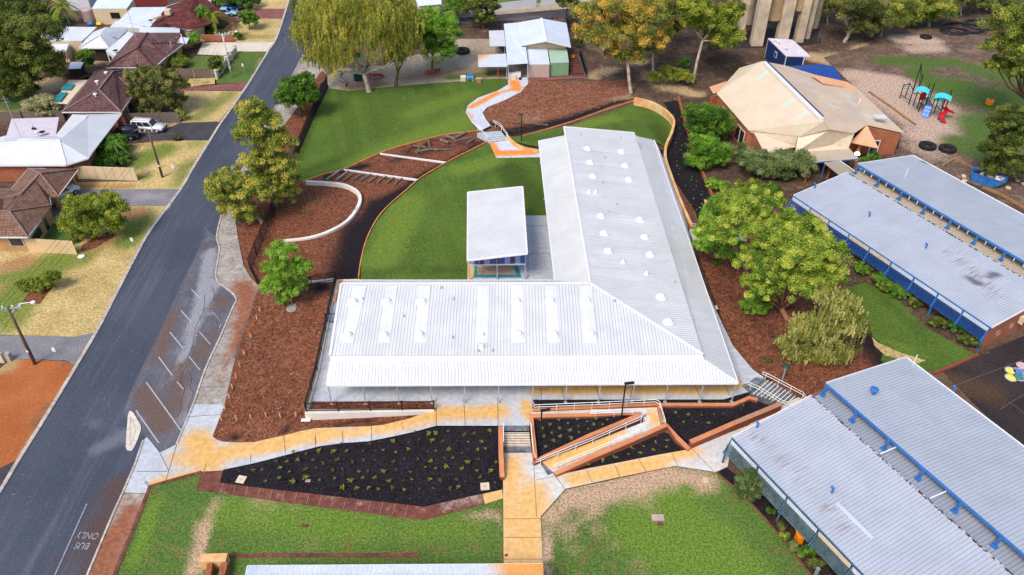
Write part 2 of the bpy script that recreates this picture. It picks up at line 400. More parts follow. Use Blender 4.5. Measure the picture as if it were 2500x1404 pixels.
ground_mat('red_dirt', (.31, .090, .028), (.41, .135, .045), 6, .2, grain=.14, a1=(.35, .26, .12), a2=(.2, .10, .05), n1=.6)
ground_mat('sand', (.33, .225, .165), (.48, .34, .26), 4, .25, a1=(.30, .20, .13), a2=(.12, .13, .03), n1=.5, edge=.45)
ground_mat('pale_sand', (.27, .21, .15), (.44, .36, .28), 4, .25, a1=(.26, .17, .11), a2=(.10, .13, .03), n1=.5, edge=.45, mot=((.22, .16, .12), .5, .5, .7, .6))
ground_mat('kerb', (.36, .31, .27), (.52, .47, .42), 3, .4, a1=(.3, .12, .06), n1=.5, grain=.2)
ground_mat('rusty_kerb', (.45, .22, .11), (.60, .38, .24), 3, .4, n1=.5, grain=.2)
ground_mat('red_slab', (.11, .035, .028), (.20, .075, .055), 3, .5, a1=(.35, .25, .2), n1=.5, grain=.2)
ground_mat('blue_brick_pavers', (.09, .10, .12), (.20, .21, .23), 3, .6, n1=.5)
plain('edging', (.55, .22, .07), .7, .2, 1.2)
plain('white_line', (.36, .37, .41), .7, .15, 3)
plain('faded_paint', (.25, .235, .25), .8, .45, 6)
plain('worn_line', (.24, .24, .28), .7, .3, 3)
plain('dark_crack', (.035, .028, .03), .9, .2, 3)  # own dark tone of the asphalt cracks
plain('joint', (.16, .12, .09), .8, .2, 3)
plain('pale_joint', (.32, .24, .21), .8, .2, 3)
# ================================================================ GROUND
gb = MB(); gb.add([(-900, -200, -.06), (900, -200, -.06), (900, 1600, -.06), (-900, 1600, -.06)], [(0, 1, 2, 3)]); gb.build('ground', 'earth', kind='structure')
area('yard_ground', [(-420, -60), (735, -60), (672, 100), (512, 345), (440, 465), (270, 735), (150, 955), (0, 1190), (-420, 1190)], 'leaf_litter', -3, grid=2.5,
     m1=[(40, 260, 5), (110, 210, 4), (450, 320, 5), (190, 110, 3), (230, 150, 3), (520, 20, 4)], m2=[(40, 250, 4), (430, 140, 3), (150, 560, 3)])
area('bush_ground', [(1150, -90), (2750, -90), (2750, 620), (2250, 620), (2130, 460), (1990, 420), (1700, 330), (1560, 210), (1420, 190), (1390, 120), (1150, 110)], 'leaf_litter', -3, grid=2.0,
     m1=[(1490, 170, 1430, 195, 1.6), (1600, 205, 1700, 230, 1.5), (1590, 185, 2.2), (1560, 150, 2), (2300, 130, 2200, 100, 2.5), (1480, 60, 3), (2120, 130, 3.5), (2050, 145, 2350, 200, 4, '.8'), (1470, 90, 4, '.7'), (1640, 190, 2.5, '.7'), (1990, 140, 2130, 160, 2.5), (2100, 120, 2200, 100, 2), (1500, 120, 3, '.8'), (2420, 120, 2480, 140, 3, '.7')],
     m2=[(1640, 175, 2.5), (1680, 150, 2), (1560, 120, 3, '.7')])
LK = [(-60, 1285), (0, 1200), (43, 1128), (92, 1050), (150, 955), (235, 812), (275, 735), (345, 600), (380, 545), (440, 465), (470, 413), (512, 345), (540, 300), (600, 215), (655, 125), (672, 100), (690, 50), (705, 0), (720, -60)]
RK = [(748, -60), (745, 0), (745, 60), (741, 134), (719, 177), (690, 232), (658, 288), (600, 400), (555, 480), (540, 530), (529, 580), (536, 610), (527, 667), (533, 690), (549, 702), (577, 729), (566, 757), (536, 828), (502, 901), (472, 988), (444, 1055), (432, 1085), (390, 1106), (368, 1078), (358, 1068), (350, 1076), (330, 1135), (301, 1202), (278, 1252), (214, 1404), (170, 1500)]
area('road', LK + RK + [(-60, 1500)], 'asphalt', 0, grid=1.6,
     m1=[(298, 1020, 300, 1090, .45), (310, 1005, 330, 990, .4), (262, 1080, 285, 1100, .15), (183, 1040, 200, 1075, .15), (200, 1075, 260, 1102, .16), (340, 955, 380, 840, .22, '.8'), (330, 1115, .5, '.7'), (212, 900, 222, 960, .15), (245, 893, .3, '.8'), (225, 960, 232, 1040, .12)],
     m2=[(250, 1250, 240, 1404, 1.6), (300, 1180, 290, 1230, .8), (285, 1180, 240, 1260, 1.4, '.8'), (180, 1360, 1.5, '.7')])
area('side_road', [(-60, 1150), (0, 1143), (38, 1125), (42, 1132), (0, 1197), (-60, 1285)], 'dark_drive', 1)
# parking bays of older, browner asphalt
area('parking_bay', [(505, 560), (529, 580), (536, 610), (527, 667), (533, 690), (549, 702), (577, 729), (566, 757), (536, 828), (502, 901), (472, 988), (444, 1055), (432, 1085), (390, 1106), (368, 1078), (358, 1068), (300, 1010), (330, 930), (365, 860), (400, 790), (440, 700), (470, 640)], 'parking_asphalt', 1, grid=.8,
     m1=[(515, 615, 495, 720, .9), (520, 690, 500, 740, .8), (500, 700, 468, 810, .75), (470, 800, 430, 925, .6), (520, 740, 505, 770, .5, '.8'), (315, 1035, 1.2, '.8'), (455, 950, 445, 1030, .9, '.6'), (530, 700, .7)],
     m2=[(440, 900, 430, 1000, 1.4, '.7'), (540, 740, 1.5, '.8'), (480, 880, 510, 820, 1.2, '.7'), (400, 1040, 350, 960, 1.5, '.8'), (385, 880, 420, 770, 1.2, '.7')])
for nm, pts in (('left_kerb', LK),):
    r = ribbon(W(smooth_line(pts, 3)), .34, -.05, .10); r.build('kerb', 'kerb', kind='structure')
r = ribbon(W(smooth_line(RK[3:22], 3)), .16, -.05, .11); r.build('kerb', 'kerb', kind='structure')
r = ribbon(W(RK[25:]), .16, -.05, .11); r.build('kerb', 'kerb', kind='structure')
# verges and drives on the left
area('dirt_verge', [(-60, 905), (0, 900), (28, 876), (160, 882), (182, 893), (168, 930), (100, 1042), (43, 1125), (0, 1143), (-60, 1155)], 'red_dirt', 1, m1=[(15, 890, 1.5), (160, 960, 60, 1110, .7, '.8')], m2=[(110, 1000, 90, 1050, .6, '.8'), (145, 890, .6)])
area('driveway', [(-60, 818), (0, 818), (185, 822), (232, 812), (205, 862), (183, 893), (160, 880), (28, 876), (-60, 872)], 'grey_drive', 1)
area('grass_verge', [(418, 503), (300, 503), (150, 500), (110, 560), (0, 610), (-60, 615), (-60, 818), (185, 822), (232, 812), (272, 735), (340, 600), (378, 545)], 'dry_grass', 1,
     m1=[(20, 690, 140, 640, 3.2), (0, 760, 60, 700, 3), (150, 640, 1.5), (310, 590, 340, 530, 2.0), (240, 590, 200, 640, 1.5, '.8'), (60, 740, 30, 790, 2, '.8')], m2=[(20, 650, 60, 640, 1.5), (230, 600, 270, 580, 1.4), (330, 520, 2), (0, 700, 1)])
area('garden_bed', [(107, 665), (153, 667), (97, 743), (55, 737)], 'mulch', 3, m1=[(100, 700, 1)])
area('garden_bed', [(200, 600), (240, 575), (286, 560), (283, 575), (235, 605), (197, 618)], 'mulch', 3)
area('front_lawn', [(120, 545), (150, 550), (200, 590), (175, 600), (90, 592)], 'mown_grass', 3)
area('driveway', [(155, 465), (190, 462), (440, 462), (432, 480), (418, 503), (300, 503), (160, 503), (120, 545), (100, 555), (130, 500)], 'grey_drive', 2, m1=[(330, 480, 400, 480, 1, '.6')])
area('grass_verge', [(300, 352), (505, 340), (512, 346), (470, 412), (440, 462), (190, 462), (185, 445), (336, 443), (310, 405)], 'dry_grass', 1, m1=[(400, 365, 330, 400, 2.4), (460, 400, 430, 450, 1.3, '.7'), (480, 350, 2, '.6'), (350, 430, 1.4)], m2=[(350, 425, .9), (210, 455, 320, 455, .8, '.8')])
area('driveway', [(270, 330), (325, 312), (400, 318), (440, 300), (530, 297), (539, 302), (512, 343), (420, 343), (330, 343), (300, 352)], 'dark_drive', 2, m1=[(340, 335, 530, 318, .25, '.7')])
area('grass_verge', [(405, 316), (440, 300), (450, 222), (593, 222), (535, 298), (470, 302)], 'dry_grass', 1, m1=[(560, 230, 480, 290, 1.6, '.7'), (450, 280, 1.2)])
area('driveway', [(440, 216), (500, 207), (608, 200), (594, 223), (440, 222)], 'red_paving', 1)
area('grass_verge', [(395, 195), (525, 190), (530, 207), (440, 214), (400, 214)], 'dry_grass', 1, m1=[(500, 200, .7)], m2=[(420, 200, 1)])
area('grass_verge', [(524, 196), (562, 125), (650, 125), (606, 200), (525, 207)], 'mown_grass', 1, m1=[(600, 200, 640, 140, .3, '.6')])
area('front_lawn', [(455, 180), (455, 150), (480, 137), (560, 135), (530, 180)], 'mown_grass', 1)
area('driveway', [(482, 133), (495, 104), (669, 103), (652, 126), (560, 126), (548, 136)], 'white_concrete', 2)
area('grass_verge', [(480, 78), (560, 70), (600, 46), (688, 45), (670, 103), (575, 103), (560, 85), (490, 84)], 'dry_grass', 1, m1=[(610, 90, 660, 90, 1.3, '.6')])
area('driveway', [(560, 45), (565, 20), (699, 22), (690, 46)], 'red_paving', 2)
area('grass_verge', [(618, -40), (712, -40), (703, 0), (699, 22), (618, 22)], 'dry_grass', 1)
# footpaths on the right of the road
area('footpath', [(741, 134), (775, 150), (800, 185), (786, 172), (757, 214), (735, 250), (692, 308), (640, 400), (596, 480), (575, 540), (580, 575), (594, 648), (612, 678), (634, 702), (625, 722), (600, 800), (569, 895), (549, 988), (472, 988)] + RK[3:19][::-1], 'old_concrete', 2, grid=.9,
     m1=[(590, 700, 610, 730, 1.5), (605, 720, 580, 850, .9), (560, 860, 545, 930, .5, '.7'), (590, 720, 560, 800, .5, '.8')], m2=[(630, 720, 575, 880, .25, '.9'), (555, 980, .5, '.5')])
for a, b in (((549, 660), (600, 655)), ((577, 729), (618, 720)), ((555, 792), (603, 790)), ((487, 945), (560, 945)), ((518, 870), (577, 868))):
    MB().beam(P(*a, .032), P(*b, .032), .06, .01).build('path_joint', 'joint', kind='structure')
for a, b in (((575, 773), (571, 783)), ((535, 890), (530, 900)), ((540, 790), (536, 800))):
    MB().beam(P(*a, .034), P(*b, .034), .08, .01).build('path_marking', 'white_line', kind='structure')
FP = [(472, 988), (549, 988), (519, 1066), (530, 1074, .05), (545, 1079, .1), (580, 1081, .17), (620, 1080, .25), (700, 1062, .4), (735, 1053, .5), (770, 1046, .6), (850, 1043, .7), (905, 1041, .75), (935, 1038, .8), (1000, 1022, .86), (1062, 1000, .9), (1062, 972, .9), (1300, 972, .9), (1300, 1008, .9), (1292, 1040, .9), (1228, 1040, .9), (1065, 1040, .9), (1010, 1055, .75), (960, 1066, .62), (900, 1078, .5), (840, 1082, .42), (780, 1090, .33), (650, 1124, .12), (545, 1149, 0), (492, 1152), (365, 1186), (355, 1205), (301, 1203), (330, 1135), (350, 1076), (358, 1068), (368, 1078), (390, 1106), (432, 1085), (444, 1055)]
area('footpath', FP, 'blue_concrete', 3, grid=.7,
     m1=[(480, 1075, 515, 1130, 1.6), (430, 1120, 500, 1140, 1.0, '.8'), (540, 1110, 700, 1085, 1.1), (700, 1080, 800, 1068, 1.1), (800, 1070, 930, 1060, .6), (940, 1052, 1070, 1028, 1.2), (1075, 1025, 1225, 1025, 1.0), (1150, 1030, 1220, 1015, .8), (1285, 1000, 1290, 1030, .7), (470, 1160, 380, 1178, .5), (960, 1040, 1060, 1010, .7, '.8')])
area('footpath', [(301, 1204), (355, 1206), (365, 1187), (352, 1222), (283, 1404), (250, 1500), (170, 1500), (214, 1404), (278, 1252)], 'old_concrete', 2, grid=.8,
     m1=[(320, 1250, 300, 1290, 1.2), (290, 1300, 230, 1420, 1.6), (262, 1330, 250, 1404, 1.4), (300, 1210, 1, '.4')])
ribbon(W([(492, 1153), (430, 1170), (366, 1188), (345, 1245), (310, 1330), (280, 1404), (250, 1500)]), .3, -.02, .07).build('path_edging', 'red_slab', kind='structure')
JT = [((462, 1018), (549, 1012)), ((1215, 972, .9), (1216, 1040, .9)), ((1132, 972, .9), (1136, 1040, .9)), ((1065, 975, .9), (1065, 1040, .9)), ((980, 1029, .84), (988, 1059, .67)), ((907, 1041, .75), (907, 1077, .5)), ((835, 1044, .66), (838, 1083, .4)), ((770, 1048, .58), (770, 1092, .32)), ((693, 1064, .4), (697, 1110, .18)), ((612, 1081, .2), (612, 1134, .05)), ((528, 1074), (498, 1150)), ((432, 1085), (405, 1174)), ((390, 1106), (412, 1150)), ((335, 1152), (410, 1152))]
for k, (a, b) in enumerate(JT):
    A = P(*a) if len(a) == 2 else P(*a[:2], a[2]); B = P(*b) if len(b) == 2 else P(*b[:2], b[2]); A.z += .05; B.z += .05
    MB().beam(A, B, .05, .012).build('path_joint', 'joint', kind='structure')
# traffic island
isl = [(315, 1008), (325, 1008), (337, 1028), (345, 1045), (338, 1070), (325, 1098), (315, 1100), (308, 1092), (311, 1040)]
mbI = MB(); mbI.prism([tuple(p.xy) for p in W(smooth_line(isl, 4, True))], 0, .09)
mbI.build('traffic_island', 'white_concrete', kind='structure')
mbI = ribbon(W([(318, 1018, .095), (318, 1086, .095), (322, 1080, .095), (332, 1050, .095), (320, 1020, .095)]), .02, 0, .006); mbI.build('island_joint', 'joint', kind='structure')
# bay lines
for a, b, w in (((467, 706), (490, 730), .1), ((521, 763), (538, 785), .09), ((442, 758), (468, 787), .12), ((487, 810), (514, 841), .1), ((415, 811), (447, 850), .12), ((461, 870), (489, 904), .1), ((387, 871), (421, 917), .12), ((432, 932), (448, 950), .1), ((357, 933), (443, 1052), .12), ((332, 1002), (388, 1082), .12), ((212, 1230), (134, 1404), .12)):
    MB().beam(P(*a, .03), P(*b, .03), w, .008).build('bay_line', 'worn_line' if w < .1 or a[1] > 1200 else 'white_line', kind='structure')
# painted words: seen from the drone they stand upside down, reading towards the traffic
def words(txt, c, size, ang, mat):
    cu = bpy.data.curves.new('road_lettering', 'FONT'); cu.body = txt; cu.size = size; cu.align_x = 'CENTER'; cu.align_y = 'CENTER'; cu.offset = .01; cu.extrude = .002
    t = bpy.data.objects.new('tmp', cu); dg = bpy.context.evaluated_depsgraph_get(); COL.objects.link(t); dg.update()
    me = bpy.data.meshes.new_from_object(t.evaluated_get(dg)); bpy.data.objects.remove(t)
    o = link('road_lettering', me, mat); o.location = c; o.rotation_euler = (0, 0, ang); o.scale = (.95, 1.15, 1); return props(o, kind='structure')
words('BUS', P(201, 1332, .035), .72, radians(176), 'faded_paint'); words('ONLY', P(214, 1307, .035), .72, radians(176), 'faded_paint')
# ---------------------------------------------------------------- front garden and lawns, low side
area('south_lawn', [(366, 1189), (492, 1155), (480, 1197), (700, 1227), (1035, 1270), (1184, 1231), (1228, 1216), (1228, 1404), (1228, 1500), (240, 1500), (284, 1404)], 'mown_grass', 1, grid=.8,
     m1=[(540, 1225, 500, 1280, .5), (500, 1280, 470, 1404, .7), (620, 1232, 655, 1238, .8, '.95'), (600, 1255, 650, 1268, .6, '.8'), (700, 1250, .6, '.7'), (1000, 1290, .5, '.5'), (860, 1300, .5, '.5'), (760, 1330, .8, '.4'), (1140, 1270, 1200, 1250, .5, '.7'), (1210, 1240, 1225, 1300, .2, '.8'), (715, 1235, .8, '.6')],
     m2=[(560, 1250, 900, 1290, 2.0, '.8'), (380, 1220, 330, 1380, .7), (1000, 1300, 1150, 1290, 1.5, '.7')])
area('black_mulch_bed', [(545, 1147, .05), (650, 1125, .12), (780, 1092, .3), (840, 1084, .38), (900, 1080, .45), (960, 1068, .55), (1010, 1057, .66), (1065, 1043, .78), (1218, 1041, .78), (1222, 1120, .3), (1226, 1195, 0), (1178, 1206, 0), (1035, 1237), (600, 1187), (537, 1178)], 'black_mulch', 2, grid=.8)
area('slab_border', [(492, 1153), (545, 1150), (537, 1179), (600, 1188), (1035, 1238), (1178, 1206), (1184, 1231), (1035, 1271), (700, 1228), (480, 1197)], 'red_slab', 3, grid=.7, m1=[(675, 1205, .3), (742, 1212, .3), (810, 1218, .3), (875, 1230, .3), (945, 1238, .3), (1020, 1245, .3), (540, 1200, .4, '.7'), (1090, 1235, 1170, 1215, .7, '.6')])
for i in range(16):
    t0 = i/16; a = (545+t0*480, 1180+t0*58); MB().beam(P(a[0], a[1], .05), P(a[0]-7, a[1]+26, .05), .03, .01).build('slab_joint', 'pale_joint', kind='structure')
area('footpath', [(1178, 1207), (1226, 1196), (1228, 1217), (1184, 1231)], 'concrete', 3, m1=[(1200, 1210, 2)])
area('footpath', [(1228, 1106), (1300, 1106), (1302, 1126), (1318, 1125), (1356, 1162), (1500, 1130), (1685, 1097), (1765, 1063), (1825, 1040), (1905, 990), (1960, 965), (2010, 960), (1990, 985), (1790, 1070), (1776, 1140), (1748, 1153), (1648, 1138), (1500, 1168), (1380, 1194), (1320, 1262), (1325, 1376), (1325, 1500), (1230, 1500)], 'concrete', 3, grid=.7,
     m1=[(1245, 1130, 1250, 1500, 1.3, '.85'), (1300, 1210, 1280, 1500, 1.8, '.9'), (1400, 1170, 1620, 1125, .9), (1500, 1155, 1600, 1135, 1), (1235, 1130, 1300, 1180, .5, '.7'), (1430, 1160, .8), (1640, 1110, 1690, 1105, .8, '.9')])
for a, b in (((1302, 1110), (1310, 1262)), ((1310, 1172), (1352, 1163)), ((1356, 1162), (1380, 1195)), ((1228, 1267), (1320, 1266)), ((1230, 1312), (1322, 1312)), ((1230, 1365), (1325, 1365)), ((1432, 1146), (1446, 1178)), ((1500, 1133), (1513, 1164)), ((1560, 1122), (1578, 1152)), ((1640, 1106), (1655, 1137)), ((1690, 1097), (1742, 1150))):
    MB().beam(P(*a, .045), P(*b, .045), .04, .01).build('path_joint', 'joint', kind='structure')
area('east_lawn', [(1380, 1196), (1648, 1139), (1748, 1154), (1820, 1215), (1900, 1305), (1980, 1404), (2060, 1510), (1325, 1500), (1322, 1264)], 'mown_grass', 1, grid=.8,
     m1=[(1390, 1215, 1640, 1158, 1.1), (1340, 1262, 1400, 1212, .8), (1450, 1235, 1.3, '.75'), (1550, 1220, 1620, 1205, 1.6, '.65'), (1380, 1290, 1.3, '.6'), (1600, 1165, 1720, 1175, 1.4, '.95'), (1440, 1215, 1520, 1195, 1.2), (1560, 1200, 1600, 1190, 1.0), (1340, 1300, 1335, 1400, .5), (1480, 1215, 1700, 1190, 1.0, '.8'), (1605, 1262, 1.1), (1500, 1330, .8, '.5'), (1460, 1290, .8, '.6'), (1690, 1310, .7, '.5'), (1400, 1340, .9, '.4'), (1560, 1380, 1, '.4'), (1650, 1240, .8, '.6'), (1430, 1250, 1.6, '.5'), (1735, 1180, 1740, 1230, .2), (1760, 1280, 1830, 1404, .35, '.75')],
     m2=[(1560, 1290, 1800, 1400, 3), (1640, 1240, 1760, 1330, 2.2), (1680, 1200, .9)])
area('gravel_bed', [(1750, 1154), (1774, 1142), (1900, 1240), (2010, 1330), (2110, 1430), (2200, 1510), (2060, 1510), (1980, 1404), (1900, 1305), (1820, 1215)], 'black_mulch', 2, m1=[(1900, 1280, 2000, 1404, 1.5, '.6')])
ribbon(W([(1748, 1153), (1820, 1214), (1900, 1304), (1980, 1404), (2060, 1510)]), .14, -.03, .09).build('brick_edging', 'red_slab', kind='structure')
# ---------------------------------------------------------------- terrace level (0.9) round the new building
area('west_mulch', [(634, 704), (700, 692, .55), (735, 688, .7), (822, 686, .8), (806, 735, .75), (790, 800, .7), (765, 910, .5), (746, 1024, .15), (900, 1018, .35), (1063, 1011, .6), (1063, 1002, .88), (1000, 1022, .84), (935, 1038, .78), (905, 1041, .73), (850, 1043, .68), (770, 1046, .58), (735, 1053, .48), (700, 1062, .38), (620, 1080, .23), (580, 1081, .15), (545, 1079, .08), (519, 1067), (549, 988), (569, 895), (600, 800), (625, 722)], 'mulch', 1, grid=.9, m2=[(600, 956, .2), (735, 865, .15)], m1=[(785, 715, 1.2, '.9'), (800, 1052, 900, 1035, .3, '.7'), (545, 1075, 700, 1060, .25, '.8')])
EL = [(960, 1040)]
mb = MB(); TER = [(822, 700), (800, 800), (775, 920), (751, 1009), (1061, 1003), (1063, 978), (1300, 975), (1766, 976), (1828, 958), (1808, 930), (1840, 905), (1790, 845), (1720, 700), (1640, 430), (1600, 345), (1315, 345), (1353, 690), (1334, 526), (1141, 526), (1141, 690), (835, 690)]
area('terrace', [(p[0], p[1], .9) for p in TER], 'blue_concrete', 0, grid=.8, skirt=1.0,
     m1=[(1305, 968, 1760, 968, .7), (1400, 955, 1500, 955, .9, '.9'), (1560, 960, 1700, 966, .6), (1770, 960, 1815, 945, .8), (1300, 525, 1345, 535, 1.0, '.9'), (1148, 640, 1145, 688, 1.0), (1145, 500, 1150, 690, .7)])
for a, b in (((1320, 945), (1323, 975)), ((1370, 945), (1378, 975)), ((1455, 945), (1465, 976)), ((1545, 945), (1538, 975)), ((1695, 938), (1712, 975)), ((1770, 938), (1782, 968)), ((1286, 550), (1335, 550)), ((1290, 619), (1343, 618)), ((1289, 620), (1289, 688)), ((1845, 905), (1808, 930))):
    MB().beam(P(*a, .925), P(*b, .925), .04, .01).build('path_joint', 'joint', kind='structure')
area('footpath', [(1790, 850, .9), (1840, 905, .9), (1870, 925, .9), (1812, 940, .9), (1800, 900, .9)], 'blue_concrete', 3)
area('garden_strip', [(762, 981, .9), (1061, 980, .9), (1060, 998, .9), (755, 1004, .9)], 'mulch', 4)
area('garden_strip', [(1300, 977, .9), (1766, 976, .9), (1826, 958, .9), (1828, 972, .88), (1793, 985, .8), (1610, 986, .75), (1450, 988, .8), (1300, 1000, .85)], 'black_mulch', 4)
# beds and ramp between brick walls
area('triangle_bed', [(1305, 1018, .85), (1560, 1014, .65), (1540, 1026, .6), (1420, 1072, .3), (1308, 1118, .2)], 'black_mulch', 2, m1=[(1530, 1020, .6)], skirt=.4)
area('triangle_bed', [(1372, 1156, .0), (1500, 1097, .15), (1632, 1042, .3), (1682, 1096, .0), (1500, 1132, 0)], 'black_mulch', 3, skirt=.1)
area('terrace_bed', [(1618, 992, .75), (1793, 989, .75), (1832, 975, .8), (1885, 992, .5), (1800, 1028, .45), (1687, 1083, .35), (1628, 1038, .35)], 'black_mulch', 3, skirt=.5)
area('ramp', [(1298, 1003, .9), (1450, 996, .82), (1607, 988, .62), (1620, 1040, .5), (1500, 1092, .25), (1356, 1158, 0.02), (1320, 1126, .02), (1420, 1090, .25), (1575, 1030, .5), (1566, 1008, .6), (1450, 1012, .8), (1298, 1014, .9)], 'concrete', 4, grid=.5, skirt=.5,
     m1=[(1310, 1010, 1420, 1008, .6), (1480, 1000, 1600, 995, .4, '.7'), (1590, 1020, 1600, 1040, .6, '.9'), (1340, 1130, 1470, 1085, .9), (1440, 1090, 1520, 1060, .5, '.8')])
area('paver_threshold', [(1316, 1128), (1330, 1120), (1353, 1154), (1338, 1162)], 'blue_brick_pavers', 5)
area('east_mulch', [(1640, 430, .9), (1700, 610, .9), (1740, 720, .9), (1790, 845, .9), (1840, 905, .9), (1880, 928, .8), (1960, 975, .1), (2045, 935, 0), (2100, 905), (2185, 895), (2160, 850), (2118, 800), (2080, 740), (2060, 640), (1900, 560), (1720, 590), (1700, 520)], 'mulch', 0, grid=1.0, m2=[(1790, 880, .5), (2000, 800, 2, '.4')], m1=[(2120, 830, 2165, 890, 2, '.85'), (1760, 720, 1900, 850, 1.5, '.4')])
area('courtyard_lawn', [(2030, 735), (2060, 705), (2110, 690), (2180, 720), (2260, 800), (2385, 868), (2300, 905), (2180, 905), (2150, 880), (2160, 850), (2130, 820), (2118, 780)], 'turf', 2, m1=[(2150, 730, 2250, 800, 1.0, '.4')], m2=[(2130, 820, 2250, 870, .8, '.6')])
area('dry_patch', [(2128, 822), (2145, 838), (2200, 862), (2260, 880), (2240, 888), (2160, 868), (2135, 845)], 'dry_grass', 3)
area('garden_bed', [(2050, 640), (2110, 610), (2250, 730), (2420, 862), (2385, 868), (2260, 800), (2180, 720), (2110, 690), (2060, 705)], 'leaf_litter', 3)
# ---------------------------------------------------------------- lawns, swale and beds north of the wing
SW_N = [(745, 443), (790, 425), (840, 412), (930, 372), (1000, 350), (1080, 330), (1150, 321), (1168, 320)]
SW_S = [(1192, 348), (1150, 370), (1100, 395), (1030, 436), (990, 470), (950, 505), (920, 540), (895, 590), (882, 640), (876, 680)]
area('upper_lawn', [(800, 215), (850, 222), (950, 212), (1100, 200), (1190, 193), (1240, 192), (1238, 205), (1215, 222), (1165, 238), (1140, 258), (1138, 275), (1152, 300), (1165, 319)] + SW_N[::-1] + [(728, 440), (716, 405), (730, 370), (770, 280)], 'turf', 1, grid=1.1, m2=[(900, 400, 1130, 300, 3.5), (1000, 280, 1150, 230, 2, '.7')], m1=[(740, 420, 850, 380, 1.2, '.6')])
area('inner_lawn', [(p[0], p[1], min(.9, .3+.1*i)) for i, p in enumerate([(1192, 349), (1212, 386), (1315, 384)])] + [(1322, 400, .9), (1334, 526, .9), (1141, 526, .9), (1141, 683, .9), (880, 683, .5)] + [(p[0], p[1], .25) for p in SW_S[::-1][1:-1]], 'turf', 2, grid=1.0, m2=[(930, 640, 1000, 500, 2.5), (1120, 420, 1200, 400, 2.0)], m1=[(1240, 420, 1300, 500, 2.5, '.9'), (900, 670, 1130, 672, .8, '.7')])
area('wing_lawn', [(1225, 335), (1272, 333, 0), (1400, 305), (1500, 270), (1550, 252), (1600, 262), (1640, 290), (1650, 320), (1640, 345), (1628, 362), (1600, 345, .5), (1500, 335, .5), (1320, 350, .5), (1315, 359, .4), (1290, 354, .3), (1250, 345)], 'turf', 1, grid=1.0, m2=[(1500, 290, 1400, 310, 1.5)], m1=[(1600, 310, 1625, 350, 1.5, '.8')])
area('swale', SW_N + SW_S + [(820, 681)] + [(738, 686, .55), (700, 690, .45), (636, 700), (612, 676), (596, 645), (582, 575), (577, 541), (600, 478), (655, 395), (716, 405), (728, 440)], 'mulch', 0, grid=1.0,
     m1=[(950, 395, 1150, 345, .8, '.6'), (990, 368, 1100, 335, .5), (790, 435, 900, 400, .6), (885, 560, 860, 660, 3.2), (930, 500, 895, 550, 2.2), (950, 490, 1010, 455, 1.5), (1010, 445, 1180, 352, 1.1), (815, 672, 1.0, '.7')])
ribbon(W(smooth_line([(876, 681), (882, 640), (895, 590), (920, 540), (950, 505), (990, 470), (1030, 436), (1100, 395), (1150, 370), (1192, 348)], 4)), .14, -.1, .32).build('lawn_edging', 'edging', kind='structure')
ribbon(W(smooth_line([(740, 443), (790, 425), (840, 412), (930, 372), (1000, 350), (1080, 330), (1150, 321), (1172, 319)], 4)), .14, -.1, .06).build('lawn_edging', 'edging', kind='structure')
area('woodchip_garden', [(1292, 198), (1400, 200), (1530, 194), (1550, 212), (1540, 232), (1548, 240), (1490, 258), (1400, 292), (1272, 332), (1235, 332), (1205, 310), (1180, 275), (1190, 262), (1240, 242), (1275, 222)], 'coarse_mulch', 1, grid=.9,
     m1=[(1225, 328, 1400, 292, 1.5), (1400, 288, 1520, 250, 1.2), (1285, 330, 1.2), (1200, 300, 1250, 328, .5)], m2=[(1500, 242, 1540, 235, .9, '.8'), (1300, 290, 2.5, '.4')])
ribbon(W(smooth_line([(1272, 333), (1340, 314), (1400, 296), (1480, 268), (1548, 246)], 4)), .14, -.05, .08).build('lawn_edging', 'edging', kind='structure')
area('footpath', [(1240, 192), (1290, 190), (1289, 205), (1272, 225), (1235, 244), (1190, 262), (1178, 275), (1185, 290), (1198, 308, .3), (1172, 320, .35), (1152, 300, .3), (1137, 275), (1142, 258), (1165, 240), (1215, 222), (1240, 207)], 'rust_concrete', 4, grid=.6,
     m1=[(1255, 200, 1262, 218, 1.1), (1150, 262, 1215, 228, .7), (1245, 220, 1200, 234, .5, '.9'), (1143, 275, 1155, 300, .25, '.8')])
area('landing', [(1195, 349, .3), (1240, 343, .3), (1256, 356, .3), (1290, 372, .35), (1318, 375, .4), (1318, 385, .4), (1212, 387, .3)], 'rust_concrete', 3, grid=.5, skirt=.3, m1=[(1215, 380, 1300, 378, 1.0), (1290, 370, 1.2, '.9'), (1200, 352, 1215, 380, .6)])
area('north_ground', [(800, 185), (830, 165), (930, 160), (1060, 120), (1120, 95), (1195, 95), (1232, 130), (1240, 192), (1190, 193), (1100, 200), (950, 212), (850, 222), (800, 215)], 'pale_sand', 0, grid=1.0,
     m1=[(850, 215, 940, 205, 1.2), (1000, 190, 1180, 170, 2.0, '.8'), (1060, 150, 1.6, '.7')], m2=[(1100, 190, 1235, 175, 1.2)])
area('strip_bed', [(795, 195), (803, 212), (770, 280), (732, 368), (716, 404), (706, 396), (735, 330), (770, 250), (782, 205)], 'black_mulch', 3)
area('footpath', [(692, 392), (714, 386), (716, 404), (700, 440), (692, 425)], 'concrete', 4, m1=[(700, 410, .8)])
area('verge_mulch', [(786, 172), (797, 195), (782, 205), (770, 250), (735, 330), (706, 396), (655, 400), (692, 308), (735, 250), (757, 214)], 'mulch', 2)
ground_mat('play_mix', (.085, .055, .042), (.17, .115, .085), 4, .3, a1=(.44, .32, .25), a2=(.075, .125, .026), n1=.5, mot=((.27, .19, .13), .5, .48, .7, .8), edge=.4, amp=1.5)
